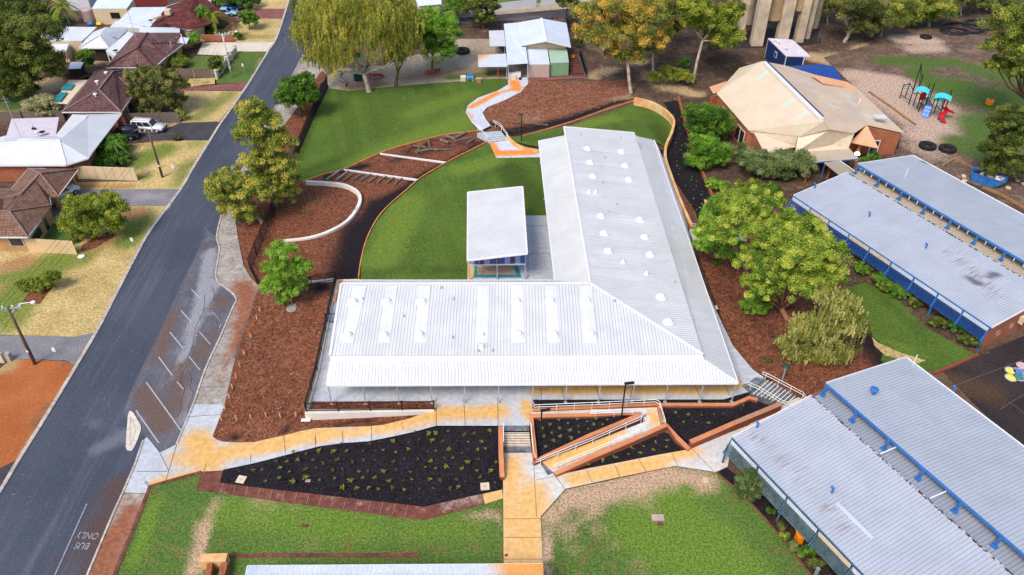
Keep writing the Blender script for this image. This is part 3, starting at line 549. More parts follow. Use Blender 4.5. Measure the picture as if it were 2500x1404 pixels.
area('play_ground', [(2010, 140), (2120, 110), (2160, 70), (2320, 70), (2440, 95), (2620, 100), (2700, 520), (2500, 500), (2330, 430), (2240, 385), (2150, 440), (2130, 400), (2190, 375), (2200, 330), (2110, 235)], 'play_mix', -1, grid=1.2,
     m1=[(2090, 185, 2190, 200, 3.0), (2130, 215, 2260, 300, 4.2), (2190, 210, 2290, 270, 4.0), (2290, 300, 2350, 290, 3.0), (2200, 95, 2270, 100, 2.6), (2250, 330, 2300, 320, 3.5, '.9'), (2230, 120, 2290, 118, 2.2, '.8'), (2280, 375, 2240, 360, 2.5, '.6')],
     m2=[(2160, 148, 2250, 150, 2.2), (2250, 158, 2330, 150, 2.0, '.9'), (2240, 175, 2300, 215, 2.6), (2330, 215, 2460, 260, 5.0), (2380, 170, 2500, 200, 3.5, '.75'), (2390, 300, 2450, 380, 4.5, '.9'), (2340, 345, 2400, 375, 3.0, '.85'), (2500, 250, 2600, 350, 8, '.9')])
area('east_bed', [(1620, 250), (1655, 245), (1668, 290), (1690, 360), (1712, 420), (1740, 480), (1745, 500), (1720, 520), (1700, 548), (1680, 548), (1640, 440), (1622, 385), (1630, 350), (1650, 320), (1645, 290)], 'black_mulch', 2, grid=.9)
area('narrow_bed', [(1600, 367), (1625, 366), (1632, 395), (1680, 550), (1682, 560), (1662, 545)], 'black_mulch', 3)
area('garden_bed', [(1668, 240), (1750, 235), (1830, 330), (1960, 380), (2080, 420), (1940, 480), (1930, 520), (1830, 500), (1760, 500), (1745, 478), (1712, 420), (1680, 320)], 'leaf_litter', 1, grid=1.2)
area('footpath', [(1718, 487), (1740, 492), (1790, 545), (1830, 600), (1740, 610), (1712, 606), (1700, 590), (1735, 545)], 'blue_concrete', 3, m1=[(1720, 490, 1745, 525, 1.2)])
area('court', [(2300, 905), (2390, 865), (2500, 820), (2800, 700), (2900, 1300), (2500, 1110)], 'court_asphalt', 0, grid=1.2, m1=[(2320, 930, 2420, 960, 2, '.8')])
area('north_road', [(1060, 52), (1150, 42), (1320, 28), (1480, 12), (1480, 24), (1400, 40), (1322, 47), (1200, 52), (1120, 62), (1060, 66)], 'dark_drive', 1, m1=[(1150, 60, 1310, 42, 1.5, '.6')])
area('north_verge', [(1020, 12), (1240, 14), (1480, -8), (1480, 12), (1320, 27), (1150, 41), (1060, 50), (1020, 45)], 'pale_sand', 0, m1=[(1100, 40, 1300, 25, 1.0, '.5')])
area('paddock', [(1180, -60), (1460, -60), (1460, -5), (1240, 12), (1190, 12)], 'mown_grass', 1)
# hopscotch circles painted on the court
for (px, py), c in (((2468, 905), (.70, .62, .10)), ((2486, 907), (.08, .18, .50)), ((2468, 922), (.55, .04, .05)), ((2488, 921), (.05, .20, .16)), ((2496, 893), (.6, .38, .42))):
    q = P(px, py, .02); n = 'spot_%d' % px
    if n not in MATS: plain(n, c, .8)
    MB().lathe(q, [(.56, 0), (.56, .006)], 20).build('painted_ring', 'white_line', kind='structure')
    MB().lathe(q + Vector((0, 0, .008)), [(.44, 0), (.44, .006)], 20).build('painted_spot', n, kind='structure')
for a, b in (((2320, 945), (2500, 878)), ((2440, 1000), (2520, 950)), ((2470, 985), (2540, 1040))):
    MB().beam(P(*a, .02), P(*b, .02), .04, .006).build('court_line', 'joint', kind='structure')

for pts in ([(448, 905), (444, 930), (450, 950), (445, 975), (441, 1000), (432, 1018)], [(462, 905), (468, 925), (466, 945), (472, 960), (465, 985), (460, 1010)], [(500, 720), (495, 760), (480, 800), (470, 850), (452, 880)], [(515, 700), (523, 725), (512, 745)]):
    ribbon(W(smooth_line([(x+random.uniform(-3, 3), y, .02) for x, y in pts], 3)), .035, 0, .006).build('crack', 'dark_crack', kind='structure')
# ================================================================ BUILDING MATERIALS
roof_metal('white_roof', (.595, .605, .62), .30, .03, .40, rough=.45, dirt=(.46, .46, .46), dirtamt=.28)
roof_metal('white_roof_plain', (.64, .65, .665), .76, .006, .06, rough=.45)
roof_metal('grey_roof', (.40, .43, .50), .30, .03, .30, dirt=(.20, .085, .045), dirtamt=.06, rough=.5, patch=(.12, .13, .15))
roof_metal('grey_roof_shaded', (.30, .33, .40), .30, .03, .45, rough=.5)  # darker copy of the grey roof: shade of the roof gap put into its colour
roof_metal('cream_roof', (.62, .51, .38), .4, .004, .05, dirt=(.60, .37, .22), dirtamt=.35, rough=.6, patch=(.50, .56, .50))
roof_metal('peach_roof', (.60, .46, .34), .4, .004, .05, dirt=(.45, .32, .22), dirtamt=.4, rough=.6, patch=(.50, .56, .50))
roof_metal('orange_roof', (.66, .36, .20), .4, .004, .05, dirt=(.70, .14, .04), dirtamt=.35, rough=.6)
roof_metal('beige_ribbed', (.45, .38, .30), .35, .03, .35, rough=.6)
roof_metal('pale_sheet', (.58, .64, .72), .3, .02, .16, dirt=(.60, .26, .06), dirtamt=0, rough=.4, patch=(.72, .33, .09))
roof_metal('wing_plain', (.57, .58, .60), .76, .006, .06, rough=.45)
roof_metal('pale_roof', (.58, .60, .64), .3, .015, .14, rough=.4)
roof_metal('silver_roof', (.62, .68, .78), .3, .02, .26, dirt=(.40, .35, .30), dirtamt=.2, rough=.4)
roof_metal('slate_sheet', (.36, .42, .52), .3, .02, .2, rough=.5)
roof_metal('green_roof', (.36, .50, .40), .3, .02, .2, rough=.5)
roof_metal('navy_sheet', (.012, .035, .13), .3, .05, .7, rough=.45)
roof_metal('blue_slats', (.02, .10, .36), .3, .02, .1, rough=.4)
roof_metal('pink_wall', (.50, .38, .33), .25, .03, .4, rough=.6)
roof_metal('green_wall', (.20, .36, .20), .25, .03, .5, rough=.6)
roof_metal('cream_wall', (.62, .50, .32), .4, .02, .25, dirt=(.5, .25, .1), dirtamt=.25, rough=.6)
roof_metal('fence_cream', (.66, .52, .33), 1.2, .01, .25, rough=.7)
roof_metal('fence_corrugated', (.70, .50, .28), .3, .03, .5, rough=.7)
roof_metal('fence_timber', (.18, .14, .11), .14, .02, .7, rough=.9)
roof_metal('fence_red', (.20, .035, .03), .4, .02, .5, rough=.8)
roof_metal('fence_white', (.55, .58, .62), .3, .02, .3, rough=.7)
roof_tile('plum_tile', (.085, .038, .038), (.15, .075, .072), (.20, .13, .13))
roof_tile('mauve_tile', (.11, .050, .050), (.20, .105, .10), (.26, .17, .17))
roof_tile('maroon_tile', (.090, .018, .016), (.15, .036, .032), (.19, .07, .06))
roof_tile('brown_tile', (.16, .083, .055), (.24, .135, .095), (.27, .17, .13))
brick_mat('red_brick', (.33, .085, .035), (.42, .13, .06), (.35, .22, .15))
brick_mat('dark_brick', (.17, .045, .028), (.23, .065, .040), (.20, .12, .09), stain=(.30, .07, .02))
brick_mat('tan_brick', (.42, .22, .09), (.52, .29, .13), (.45, .32, .2))
brick_mat('coping_brick', (.58, .20, .08), (.66, .27, .13), (.45, .25, .17), bw=.11, bh=.3)
brick_mat('white_block', (.68, .64, .60), (.74, .70, .66), (.5, .47, .44), bw=.4, bh=.2, stain=(.55, .42, .3))
brick_mat('limestone', (.62, .44, .24), (.70, .52, .30), (.40, .22, .09), bw=.6, bh=.35, stain=(.62, .22, .03))
plain('rendered_wall', (.60, .57, .52), .8, .08, 1); plain('white_trim', (.70, .70, .71), .45, .05, 2)
plain('steel', (.42, .46, .52), .4, .1, 2, metal=.3); plain('white_rail', (.80, .79, .77), .35, .05, 2)
plain('black_metal', (.012, .011, .014), .5, .2, 3); plain('blue_paint', (.035, .15, .42), .45, .15, 2)
plain('dark_blue', (.01, .03, .12), .5, .15, 2); plain('glass', (.02, .025, .035), .08, .1, 2, spec=.7)
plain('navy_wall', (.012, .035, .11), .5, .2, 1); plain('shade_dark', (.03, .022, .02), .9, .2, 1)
plain('timber', (.30, .17, .08), .8, .25, 2); plain('old_timber', (.16, .12, .095), .9, .3, 2.5); plain('rusty_timber', (.30, .095, .04), .85, .3, 2)
plain('grey_wood', (.30, .26, .23), .9, .25, 3); plain('teal', (.02, .20, .24), .6, .1, 2); plain('cyan_plastic', (.05, .60, .68), .35, .05, 2)
plain('red_plastic', (.55, .012, .02), .3, .1, 2); plain('blue_plastic', (.02, .18, .60), .35, .1, 2); plain('orange_plastic', (.85, .25, .01), .4, .1, 2)
plain('green_plastic', (.02, .50, .26), .4, .1, 2); plain('yellow_plastic', (.85, .55, .02), .4, .1, 2); plain('rubber', (.016, .016, .018), .75, .3, 5)
plain('white_plastic', (.75, .75, .76), .35, .05, 2); plain('cream_trim', (.62, .50, .36), .6, .1, 2); plain('fence_grey', (.26, .24, .22), .8, .3, 2)
plain('water_tower_concrete', (.50, .40, .29), .9, .22, .5); plain('water_tower_drum', (.36, .25, .14), .9, .22, .6)
plain('tile_capping', (.25, .15, .14), .8, .2, 2); plain('pink_tint', (.45, .32, .32), .7, .1, 2); plain('lilac_board', (.22, .25, .50), .6, .1, 2); plain('blue_board', (.06, .12, .40), .6, .1, 2)
plain('mauve_board', (.10, .07, .16), .6, .1, 2); plain('pale_board', (.32, .36, .60), .6, .1, 2)
# ================================================================ helpers for buildings
def wall_between(mb, pts, z0, z1, th=.2, closed=False):
    """walls of real thickness along world xy points; z1 number or list of heights"""
    n = len(pts)
    for i in range(n if closed else n-1):
        a, b = Vector(pts[i]), Vector(pts[(i+1) % n]); a = Vector((a.x, a.y, 0)); b = Vector((b.x, b.y, 0))
        za = z1[i] if isinstance(z1, (list, tuple)) else z1; zb = z1[(i+1) % n] if isinstance(z1, (list, tuple)) else z1
        d = (b-a).normalized(); s = Vector((-d.y, d.x, 0))*(th/2)
        a2 = a - d*(th/2-.001); b2 = b - d*(th/2+.001)
        v = [a2-s, b2-s, b2+s, a2+s]
        mb.add([(q.x, q.y, z0) for q in v] + [(v[0].x, v[0].y, za), (v[1].x, v[1].y, zb), (v[2].x, v[2].y, zb), (v[3].x, v[3].y, za)],
               [(0, 3, 2, 1), (4, 5, 6, 7), (0, 1, 5, 4), (1, 2, 6, 5), (2, 3, 7, 6), (3, 0, 4, 7)])
    return mb
def inset(pts, d):
    c = sum((Vector((p.x, p.y, 0)) for p in pts), Vector())/len(pts); out = []
    for p in pts:
        v = Vector((p.x, p.y, 0))-c; out.append(c + v*(1-d/max(v.length, .1)))
    return out
def gutter(mb, a, b, w=.12, h=.12): return mb.beam(Vector(a), Vector(b), w, h)
# ================================================================ THE NEW WHITE SCHOOL BUILDING
zf = .9
R = lambda px, py, z: P(px, py, z)
school = thing('school_building', 'large new L shaped school building with white ribbed metal roofs', 'school building', P(1560, 690, zf))
ZR, ZS, ZT, ZE = 6.1, 4.95, 4.5, 3.5      # ridge, foot of high roof, head of verandah roof, eave
A1, A2 = R(833, 693, ZR), R(1441, 692, ZR); B1, B2 = R(806, 868, ZS), R(1717, 866, ZS); T1, T2 = R(377, 310, ZR), R(1549, 325, ZS)
T1 = R(1377, 310, ZR)
mb = MB(); mb.sheet([A1, B1, B2, A2], .12); mb.build('main_roof', 'white_roof', school)
mb = MB(); mb.sheet([A2, B2, T2, T1], .12); mb.build('wing_roof', 'white_roof', school)
# step walls between high roofs and the verandah roofs
C1, C2 = R(807, 882, ZT), R(1719, 880, ZT); D1, D2 = R(798, 940, ZE), R(1802, 935, ZE); C3, D3 = R(1556, 333, ZT+.15), R(1597, 342, ZE)
mb = MB(); mb.sheet([C1, D1, D2, C2], .1); mb.build('verandah_roof', 'white_roof', school)
mb = MB(); mb.sheet([C2, D2, D3, C3], .1); mb.build('verandah_roof', 'white_roof', school)
mb = MB()
for a, b, c, d in ((B1, B2, C2, C1), (B2, T2, C3, C2)):
    mb.add([a-Vector((0, 0, .1)), b-Vector((0, 0, .1)), c-Vector((0, 0, .05)), d-Vector((0, 0, .05)), a-Vector((0, -.1, .1)), b-Vector((0, -.1, .1)), c-Vector((0, -.1, .05)), d-Vector((0, -.1, .05))], [(0, 1, 2, 3), (7, 6, 5, 4), (0, 4, 5, 1), (3, 2, 6, 7), (0, 3, 7, 4), (1, 5, 6, 2)])
mb.build('clerestory_panel', 'white_trim', school)
# inner lean-to roofs facing the courtyard
E1, E2, E3, E4 = R(1315, 343, ZE), R(1354, 684, ZE), R(1441, 697, 4.6), R(1380, 330, 4.6)
MB().sheet([E1, E2, E3, E4], .1).build('courtyard_roof', 'white_roof', school)
F1, F2 = R(838, 684, ZE+.3), R(1354, 684, ZE)
MB().sheet([F1, F2, R(1441, 697, 4.6), R(838, 697, 4.4)], .1).build('courtyard_roof', 'white_roof', school)
# ridge caps, gutters and fascias
mb = MB()
for a, b in ((A1, A2), (A2, T1), (A2, B2), (A1, B1), (T1, T2)): mb.beam(Vector(a)+Vector((0, 0, .05)), Vector(b)+Vector((0, 0, .05)), .22, .06)
mb.beam(C2+Vector((0, 0, .05)), D2+Vector((0, 0, .05)), .2, .05); mb.build('roof_capping', 'white_trim', school)
mb = MB(); dz = Vector((0, 0, -.07))
for a, b in ((D1, D2), (D2, D3), (E1, E2), (F1, F2), (C1, D1)): mb.beam(a+dz, b+dz, .14, .17)
mb.build('gutter', 'white_trim', school)
# walls below
mb = MB(); up = lambda p, z: Vector((p.x, p.y, z))
wall_between(mb, [R(1380, 330, 4.6)+Vector((.3, -.4, 0)), T1+Vector((.3, -.4, 0)), A2+Vector((.3, .3, 0)), A1+Vector((.5, -.2, 0))], zf, [4.5, ZR-.16, ZR-.16, ZR-.16], .25)
B1i, B2i, T2i = B1+Vector((.4, .25, 0)), B2+Vector((-.6, .6, 0)), T2+Vector((-.2, -.5, 0))
wall_between(mb, [A1+Vector((.5, -.2, 0)), B1i, B2i, T2i, T1+Vector((.3, -.4, 0))], zf, [ZR-.16, ZS-.2, ZS-.35, ZS-.2, ZR-.16], .25)
mb.build('wall', 'rendered_wall', school)
# windows and doors along the front and east verandah walls
def on_wall(a, b, t, z, off):
    d = (Vector((b.x-a.x, b.y-a.y, 0))).normalized(); n = Vector((d.y, -d.x, 0)); q = Vector((a.x, a.y, 0)).lerp(Vector((b.x, b.y, 0)), t); return q+n*off+Vector((0, 0, z)), d, n
def window(parent, a, b, t, z, w, h, off=.14, frame='white_trim', pane='glass', name='window'):
    q, d, n = on_wall(a, b, t, z, off)
    f = MB().box(q, (w+.12, .06, h+.12), ax=(d, n, Vector((0, 0, 1)))).build(name, frame, parent)
    MB().box(q+n*.035, (w/2-.03, .03, h), ax=(d, n, Vector((0, 0, 1)))).box(q+n*.035, (.001, .03, h), ax=(d, n, Vector((0, 0, 1)))).build('pane', pane, f)
    return f
for t in (.06, .14, .22, .36, .44, .52, .60, .68, .76, .84, .92): window(school, B1i, B2i, t, 2.3, 1.8, 1.3)
for t in (.29, .48, .80): window(school, B1i, B2i, t, 1.98, 1.0, 2.1, name='door')
for t in (.1, .25, .4, .55, .7, .85): window(school, B2i, T2i, t, 2.3, 2.0, 1.3)
# verandah posts with brackets
def post(a, ztop, z0=zf, sz=.09, parent=school, mat='steel', foot=True):
    m = MB().box((a.x, a.y, (z0+ztop)/2), (sz, sz, ztop-z0))
    if foot: m.box((a.x, a.y, z0+.03), (.3, .3, .05))
    return m.build('verandah_post', mat, parent)
for px, py in ((811, 982), (894, 980), (975, 982), (1056, 978), (1136, 977), (1218, 974), (1300, 974), (1380, 972), (1460, 974), (1541, 972), (1622, 974), (1705, 970), (1782, 968)):
    q = P(px, py, zf); y_e = D1.lerp(D2, (px-811)/(1782-811)*.96+.015); post(Vector((q.x, y_e.y+.12, 0)), ZE-.08)
for t in (.12, .28, .44, .6, .76, .92): q = D2.lerp(D3, t); post(q+Vector((-.2, .1, 0)), ZE-.08)
for t in (.05, .35, .52, .66, .80, .94): q = E1.lerp(E2, t); post(q+Vector((.25, .1, 0)), ZE-.08)
# skylight domes on flat flashing strips
def plane_z(a, b, c):
    n = (b-a).cross(c-a); return lambda x, y: a.z - (n.x*(x-a.x)+n.y*(y-a.y))/n.z
zm, zw = plane_z(A1, B1, A2), plane_z(A2, B2, T1)
def on_roof(px, py, zfn, z=5.5):
    for _ in range(12): q = P(px, py, z); z = zfn(q.x, q.y)
    return P(px, py, z)
def strip(px0, py0, px1, py1, w, zfn):
    a, b = on_roof(px0, py0, zfn), on_roof(px1, py1, zfn); n = Vector((0, 0, 1))
    MB().beam(a+n*.03, b+n*.03, w, .03, up=(0, 0, 1)).build('flashing_strip', 'wing_plain' if zfn is zw else 'white_roof_plain', school)
for x0, x1 in ((880, 848), (956, 937), (1037, 1026), (1181, 1176), (1262, 1266), (1344, 1352), (1430, 1443)): strip(x0, 699, x1, 838, 1.15, zm)
def dome(px, py, zfn, r=.42):
    q = on_roof(px, py, zfn)
    s = MB().lathe(q+Vector((0, 0, .02)), [(r*1.35, -.1), (r*1.35, .05), (r*1.05, .12), (r, .14)], 16).build('skylight', 'white_trim', school)
    MB().lathe(q+Vector((0, 0, .14)), [(r*.95, 0), (r*.9, .09), (r*.72, .19), (r*.42, .26), (.03, .28)], 16).build('dome', 'white_plastic', s, smooth=True)
for x, y in ((862, 738), (945, 738), (1030, 737), (1261, 737), (1344, 737), (1432, 736), (850, 820), (938, 820), (1025, 819), (1265, 818), (1352, 818), (1442, 817)): dome(x, y, zm)
for x, y in ((1177, 819), (1177, 849)): dome(x, y, zm, .2)
for x0, y0, x1, y1 in ((1395, 360, 1540, 372), (1400, 394, 1550, 408), (1408, 430, 1560, 444), (1420, 468, 1470, 473), (1428, 526, 1600, 546), (1434, 568, 1610, 588), (1442, 612, 1625, 632), (1444, 640, 1530, 650), (1452, 664, 1600, 680)): strip(x0, y0, x1, y1, 1.3, zw)
for x, y in ((1434, 364), (1517, 372), (1440, 398), (1526, 406), (1447, 432), (1535, 440), (1467, 529), (1562, 538), (1475, 571), (1574, 580), (1485, 614), (1587, 623), (1614, 726), (1632, 787)): dome(x, y, zw, .40)
for x, y in ((1438, 471), (1454, 472), (1521, 642), (1578, 670)): dome(x, y, zw, .2)
for i, (x, y, f) in enumerate(((1078, 704, zm), (886, 731, zm), (986, 773, zm), (1108, 731, zm), (1106, 825, zm), (1168, 858, zm), (1203, 857, zm), (1472, 447, zw), (1487, 518, zw), (1500, 735, zw), (1648, 690, zw), (1418, 330, zw), (1516, 338, zw), (1476, 385, zw), (1505, 500, zw))):
    q = on_roof(x, y, f); MB().tube([q, q+Vector((0, 0, .3))], .045, 8).box(q+Vector((0, 0, .02)), (.2, .2, .04)).build('roof_pipe', 'steel', school)
q = on_roof(1558, 350, plane_z(C2, D2, C3)); MB().tube([q+Vector((0, 0, .2)), q+Vector((.1, -1.4, .2))], .07, 8).tube([q, q+Vector((0, 0, .25))], .05).build('roof_pipe', 'steel', school)
# ================================================================ shelter over the sandpit
sh = thing('shade_shelter', 'free standing shelter with white monopitch roof over the sandpit', 'shelter', P(1210, 580, zf))
S = [R(1142, 469, 4.6), R(1276, 455, 5.6), R(1287, 618, 5.6), R(1141, 635, 4.6)]
MB().sheet(S, .12).build('roof', 'white_roof', sh)
m = MB()
for i in range(4): m.beam(S[i]+dz, S[(i+1) % 4]+dz, .16, .16)
m.build('gutter', 'white_trim', sh)
pb = P(1146, 684, zf); pc = P(1283, 684, zf); zB = 3.7
for q, zt in ((P(1147, 684, zf), 4.4), (P(1214, 683, zf), 3.7), (P(1282, 682, zf), 5.3), (S[0]+Vector((.3, -.3, 0)), 4.4), (S[1]+Vector((-.3, -.3, 0)), 5.4), (S[0].lerp(S[3], .5)+Vector((.3, 0, 0)), 4.4), (S[1].lerp(S[2], .5)+Vector((-.3, 0, 0)), 5.4)):
    post(q, zt, parent=sh, foot=False, sz=.12)
q0, q1 = P(1147, 684, zf), P(1282, 682, zf)
MB().beam((q0.x, q0.y, zB-.7), (q1.x, q1.y, zB-.7), .14, .14).build('beam', 'white_trim', sh)
bm_ = ['pale_board', 'blue_board', 'mauve_board', 'pale_board', 'blue_board', 'mauve_board', 'blue_board', 'pale_board', 'mauve_board', 'pale_board', 'blue_board']
for k, mt in enumerate(bm_):
    a = (q0+(q1-q0)*((k+.03)/11)); b = (q0+(q1-q0)*((k+.97)/11)); za = 3.35+1.1*(k+1)/11
    MB().box(((a.x+b.x)/2, (a.y+b.y)/2+.02, (3.08+za)/2), (b.x-a.x, .05, za-3.08)).build('gable_board', mt, sh)
sp_ = [P(1158, 644, zf), P(1262, 643, zf), P(1272, 678, zf), P(1157, 678, zf)]
sand = thing('sandpit', 'rectangular pink sandpit with teal rubber border under the white shelter', 'sandpit', sp_[3])
MB().prism([tuple(p.xy) for p in sp_], zf+.02, zf+.1).build('border', 'teal', sand)
i_ = [P(1166, 645, zf), P(1252, 645, zf), P(1260, 673, zf), P(1165, 673, zf)]
o = area('sand', [(p.x, p.y, zf+.13) for p in i_], 'sand', 0, world=True, kind=None); o.parent = sand; o.location = o.location - sand.location
# ================================================================ retaining walls, ramps, stairs
def wall_thing(name, label, cat, pts, th, mat, z0=-.1, coping=None, group=None, par=None, ch=.08, smooth=0):
    """pts (px,py,ztop): the pixel of the wall top"""
    w = W(smooth_line(pts, smooth) if smooth else pts)
    m = MB(); n = len(w)
    ribbon_pts = [Vector((p.x, p.y, 0)) for p in w]
    # body: variable top
    L = []; Rr = []
    for i, p in enumerate(ribbon_pts):
        a = ribbon_pts[max(i-1, 0)]; b = ribbon_pts[min(i+1, n-1)]; d = (b-a).normalized(); s = Vector((-d.y, d.x, 0))
        k = 1.0
        if 0 < i < n-1:
            d1 = (p-a).normalized(); k = 1/max(.5, abs(s.dot(Vector((-d1.y, d1.x, 0)))))
        L.append(p+s*th/2*k); Rr.append(p-s*th/2*k)
    def strip_mesh(mm, zb, zt, grow):
        base = len(mm.v)
        for i in range(n):
            s = (L[i]-Rr[i]).normalized()*grow; t = w[i].z
            a, b = L[i]+s, Rr[i]-s
            z_b = (t+zb) if zb > -50 else z0; mm.v += [(a.x, a.y, z_b), (a.x, a.y, t+zt), (b.x, b.y, t+zt), (b.x, b.y, z_b)]
        for i in range(n-1):
            for k in range(4): k2 = (k+1) % 4; mm.f.append((base+i*4+k, base+i*4+k2, base+(i+1)*4+k2, base+(i+1)*4+k))
        mm.f += [(base, base+3, base+2, base+1), (base+(n-1)*4, base+(n-1)*4+1, base+(n-1)*4+2, base+(n-1)*4+3)]
    if coping is None:
        strip_mesh(m, -99, 0, 0); return m.build(name, mat, par, label=label, cat=cat, group=group)
    t = thing(name, label, cat, (w[0].x, w[0].y, max(z0, 0)), group)
    strip_mesh(m, -99, -ch, 0); m.build('brickwork', mat, t)
    m2 = MB(); strip_mesh(m2, -ch, 0, .03); m2.build('coping', coping, t); return t
WT, WC = 'retaining_wall', 'retaining wall'
wall_thing(WT, 'white block retaining wall wrapping the front corner of the fenced terrace', WC, [(822, 683, 1.15), (800, 780, 1.1), (775, 905, 1.1), (748, 1005, 1.1), (1061, 1000, 1.1)], .28, 'white_block')
wall_thing(WT, 'pale sloping concrete wall from footpath kink to the terrace fence corner', WC, [(642, 711, .35), (735, 690, .8), (822, 680, 1.1)], .3, 'white_block')
wall_thing(WT, 'orange stained limestone wall end beside the roof corner at the lawn edge', WC, [(878, 683, 1.0), (826, 684, 1.1), (815, 735, 1.1)], .3, 'limestone')
BW = 'dark_brick'
wall_thing(WT, 'brick wall with orange coping between black mulch bed and stairs', WC, [(1222, 1040, 1.1), (1223, 1110, 1.0), (1226, 1164, .5)], .35, BW, coping='coping_brick')
wall_thing(WT, 'brick wall with orange coping around the triangular bed inside the ramp', WC, [(1307, 1117, 1.0), (1297, 1015, 1.15), (1450, 1012, 1.05), (1568, 1010, .9), (1440, 1062, .7), (1302, 1127, .45)], .3, BW, coping='coping_brick')
wall_thing(WT, 'brick wall with orange coping along the lower side of the ramp', WC, [(1354, 1156, .35), (1450, 1113, .7), (1540, 1075, .85), (1628, 1036, 1.0), (1654, 1068, .7), (1683, 1096, .25)], .35, BW, coping='coping_brick')
wall_thing(WT, 'thin brick kerb wall between verandah planting strip and top of the ramp', WC, [(1300, 1000, 1.15), (1450, 993, 1.1), (1605, 986, 1.0), (1618, 1033, .9)], .22, BW, coping='coping_brick')
wall_thing(WT, 'brick wall with orange coping across the top of the terrace bed', WC, [(1608, 987, 1.1), (1790, 987, 1.1), (1830, 970, 1.15), (1850, 975, 1.1)], .3, BW, coping='coping_brick')
wall_thing(WT, 'long brick wall with orange coping beside the path to the blue trimmed block', WC, [(1687, 1078, .8), (1800, 1029, .9), (1906, 985, .9)], .4, BW, coping='coping_brick')
wall_thing(WT, 'low red brick wall from the side stairs to the playground court', WC, [(1962, 975, .35), (2050, 934, .35), (2175, 893, .35)], .3, BW, z0=-.2)
wall_thing(WT, 'low red brick kerb wall along the edge of the painted court', WC, [(2280, 910, .2), (2330, 890, .2), (2388, 864, .25)], .3, BW, z0=-.2)
LW = wall_thing(WT, 'curving limestone retaining wall stained orange beside the east black bed', WC, [(1549, 238, 1.2), (1590, 248, 1.2), (1625, 268, 1.2), (1645, 292, 1.2), (1640, 322, 1.2), (1626, 355, 1.2), (1625, 385, 1.2), (1636, 420, 1.2), (1660, 485, 1.2), (1688, 548, 1.2)], .35, 'limestone', smooth=5)
wall_thing(WT, 'red brick wall along the far side of the east black bed', WC, [(1656, 235, .45), (1672, 290, .45), (1690, 350, .45), (1712, 410, .45), (1738, 472, .45), (1746, 486, .4)], .3, 'rusty_timber')
wall_thing(WT, 'dark red brick wall end where limestone wall meets the east steps', WC, [(1683, 558, 1.2), (1714, 552, 1.2)], .5, BW)
wall_thing(WT, 'white concrete seating wall curling through the red mulch', WC, [(747, 442, .5), (800, 445, .5), (840, 450, .5), (870, 465, .5), (879, 485, .45), (870, 510, .4), (845, 540, .35), (800, 565, .3), (750, 580, .25), (690, 587, .2)], .42, 'white_block', smooth=5)
wall_thing(WT, 'rust stained curved concrete wall beside the landing', WC, [(1238, 330, .9), (1255, 347, .85), (1280, 360, .8), (1316, 366, .8)], .3, 'limestone', smooth=4)
wall_thing(WT, 'orange rendered wall at the lower end of the south lawn', WC, [(487, 1362, 1.0), (553, 1360, 1.0)], .7, 'limestone')
wall_thing(WT, 'low rust coloured wall running toward the bottom roof', WC, [(512, 1375, .9), (502, 1450, .9)], .4, 'rusty_timber')
wall_thing(WT, 'second low rust coloured wall beside it toward the bottom roof', WC, [(548, 1373, .9), (530, 1450, .9)], .5, 'rusty_timber')
ribbon(W([(556, 1358), (700, 1356), (850, 1356), (1025, 1356)]), .35, -.02, .06).build('slab_path', 'red_slab', kind='structure')
for a, b in (((840, 413), (1020, 438)), ((928, 374), (1092, 396))):
    wall_thing('timber_sleeper', ('lower' if a[0] < 900 else 'upper') + ' white sleeper edging strip crossing the red mulch swale', 'edging', [(a[0], a[1], .2), (b[0], b[1], .25)], .18, 'white_trim', z0=-.1, group='white sleepers across the swale')
# ---- stairs
def stairs(name, label, a0, a1, b0, b1, z_top, z_bot, n, mat='concrete', nose=None, grp=None):
    """flight from top edge a0-a1 down to bottom edge b0-b1 (world points)"""
    t = thing(name, label, 'stairs', (b0.x, b0.y, z_bot))
    for i in range(n):
        f0, f1 = i/n, (i+1)/n; z = z_top-(z_top-z_bot)*(i+1)/(n+1)
        q = [a0.lerp(b0, f0), a1.lerp(b1, f0), a1.lerp(b1, f1), a0.lerp(b0, f1)]
        s = MB().prism([(v.x, v.y) for v in q], z_bot-.2, z).build('step', mat, t)
        e0, e1 = q[3], q[2]; ins = (q[0]-q[3]).normalized()*.06
        MB().beam((e0.x+ins.x, e0.y+ins.y, z+.005), (e1.x+ins.x, e1.y+ins.y, z+.005), .07, .012).build('nosing', nose or 'steel', s)
    return t
stairs('stairs', 'front flight of pale steps between the brick walls', P(1230, 1053, .9), P(1292, 1053, .9), P(1230, 1092, 0), P(1296, 1092, 0), .9, 0, 6, 'white_concrete', 'old_timber')
area('paver_threshold', [(1229, 1040, .9), (1292, 1040, .9), (1292, 1053, .9), (1229, 1053, .9)], 'blue_brick_pavers', 5)
area('paver_threshold', [(1228, 1091), (1297, 1091), (1299, 1105), (1228, 1105)], 'blue_brick_pavers', 5)
stairs('stairs', 'side flight of wide grey steps down beside the east brick walls', P(1830, 960, .9), P(1868, 925, .9), P(1918, 990, 0), P(1955, 958, 0), .9, 0, 9, 'blue_brick_pavers', 'white_rail')
area('paver_threshold', [(1812, 944, .9), (1845, 922, .9), (1868, 925, .9), (1830, 960, .9)], 'blue_brick_pavers', 6)
stairs('stairs', 'short flight of rear steps down to the stained landing', P(1165, 323, .9), P(1222, 318, .9), P(1195, 348, .3), P(1240, 342, .3), .9, .3, 5, 'blue_concrete', 'steel')
stairs('stairs', 'narrow east steps below the limestone wall under the lime tree', P(1682, 566, .9), P(1715, 560, .9), P(1700, 606, .9), P(1735, 598, .9), 1.3, .9, 5, 'concrete', 'steel')
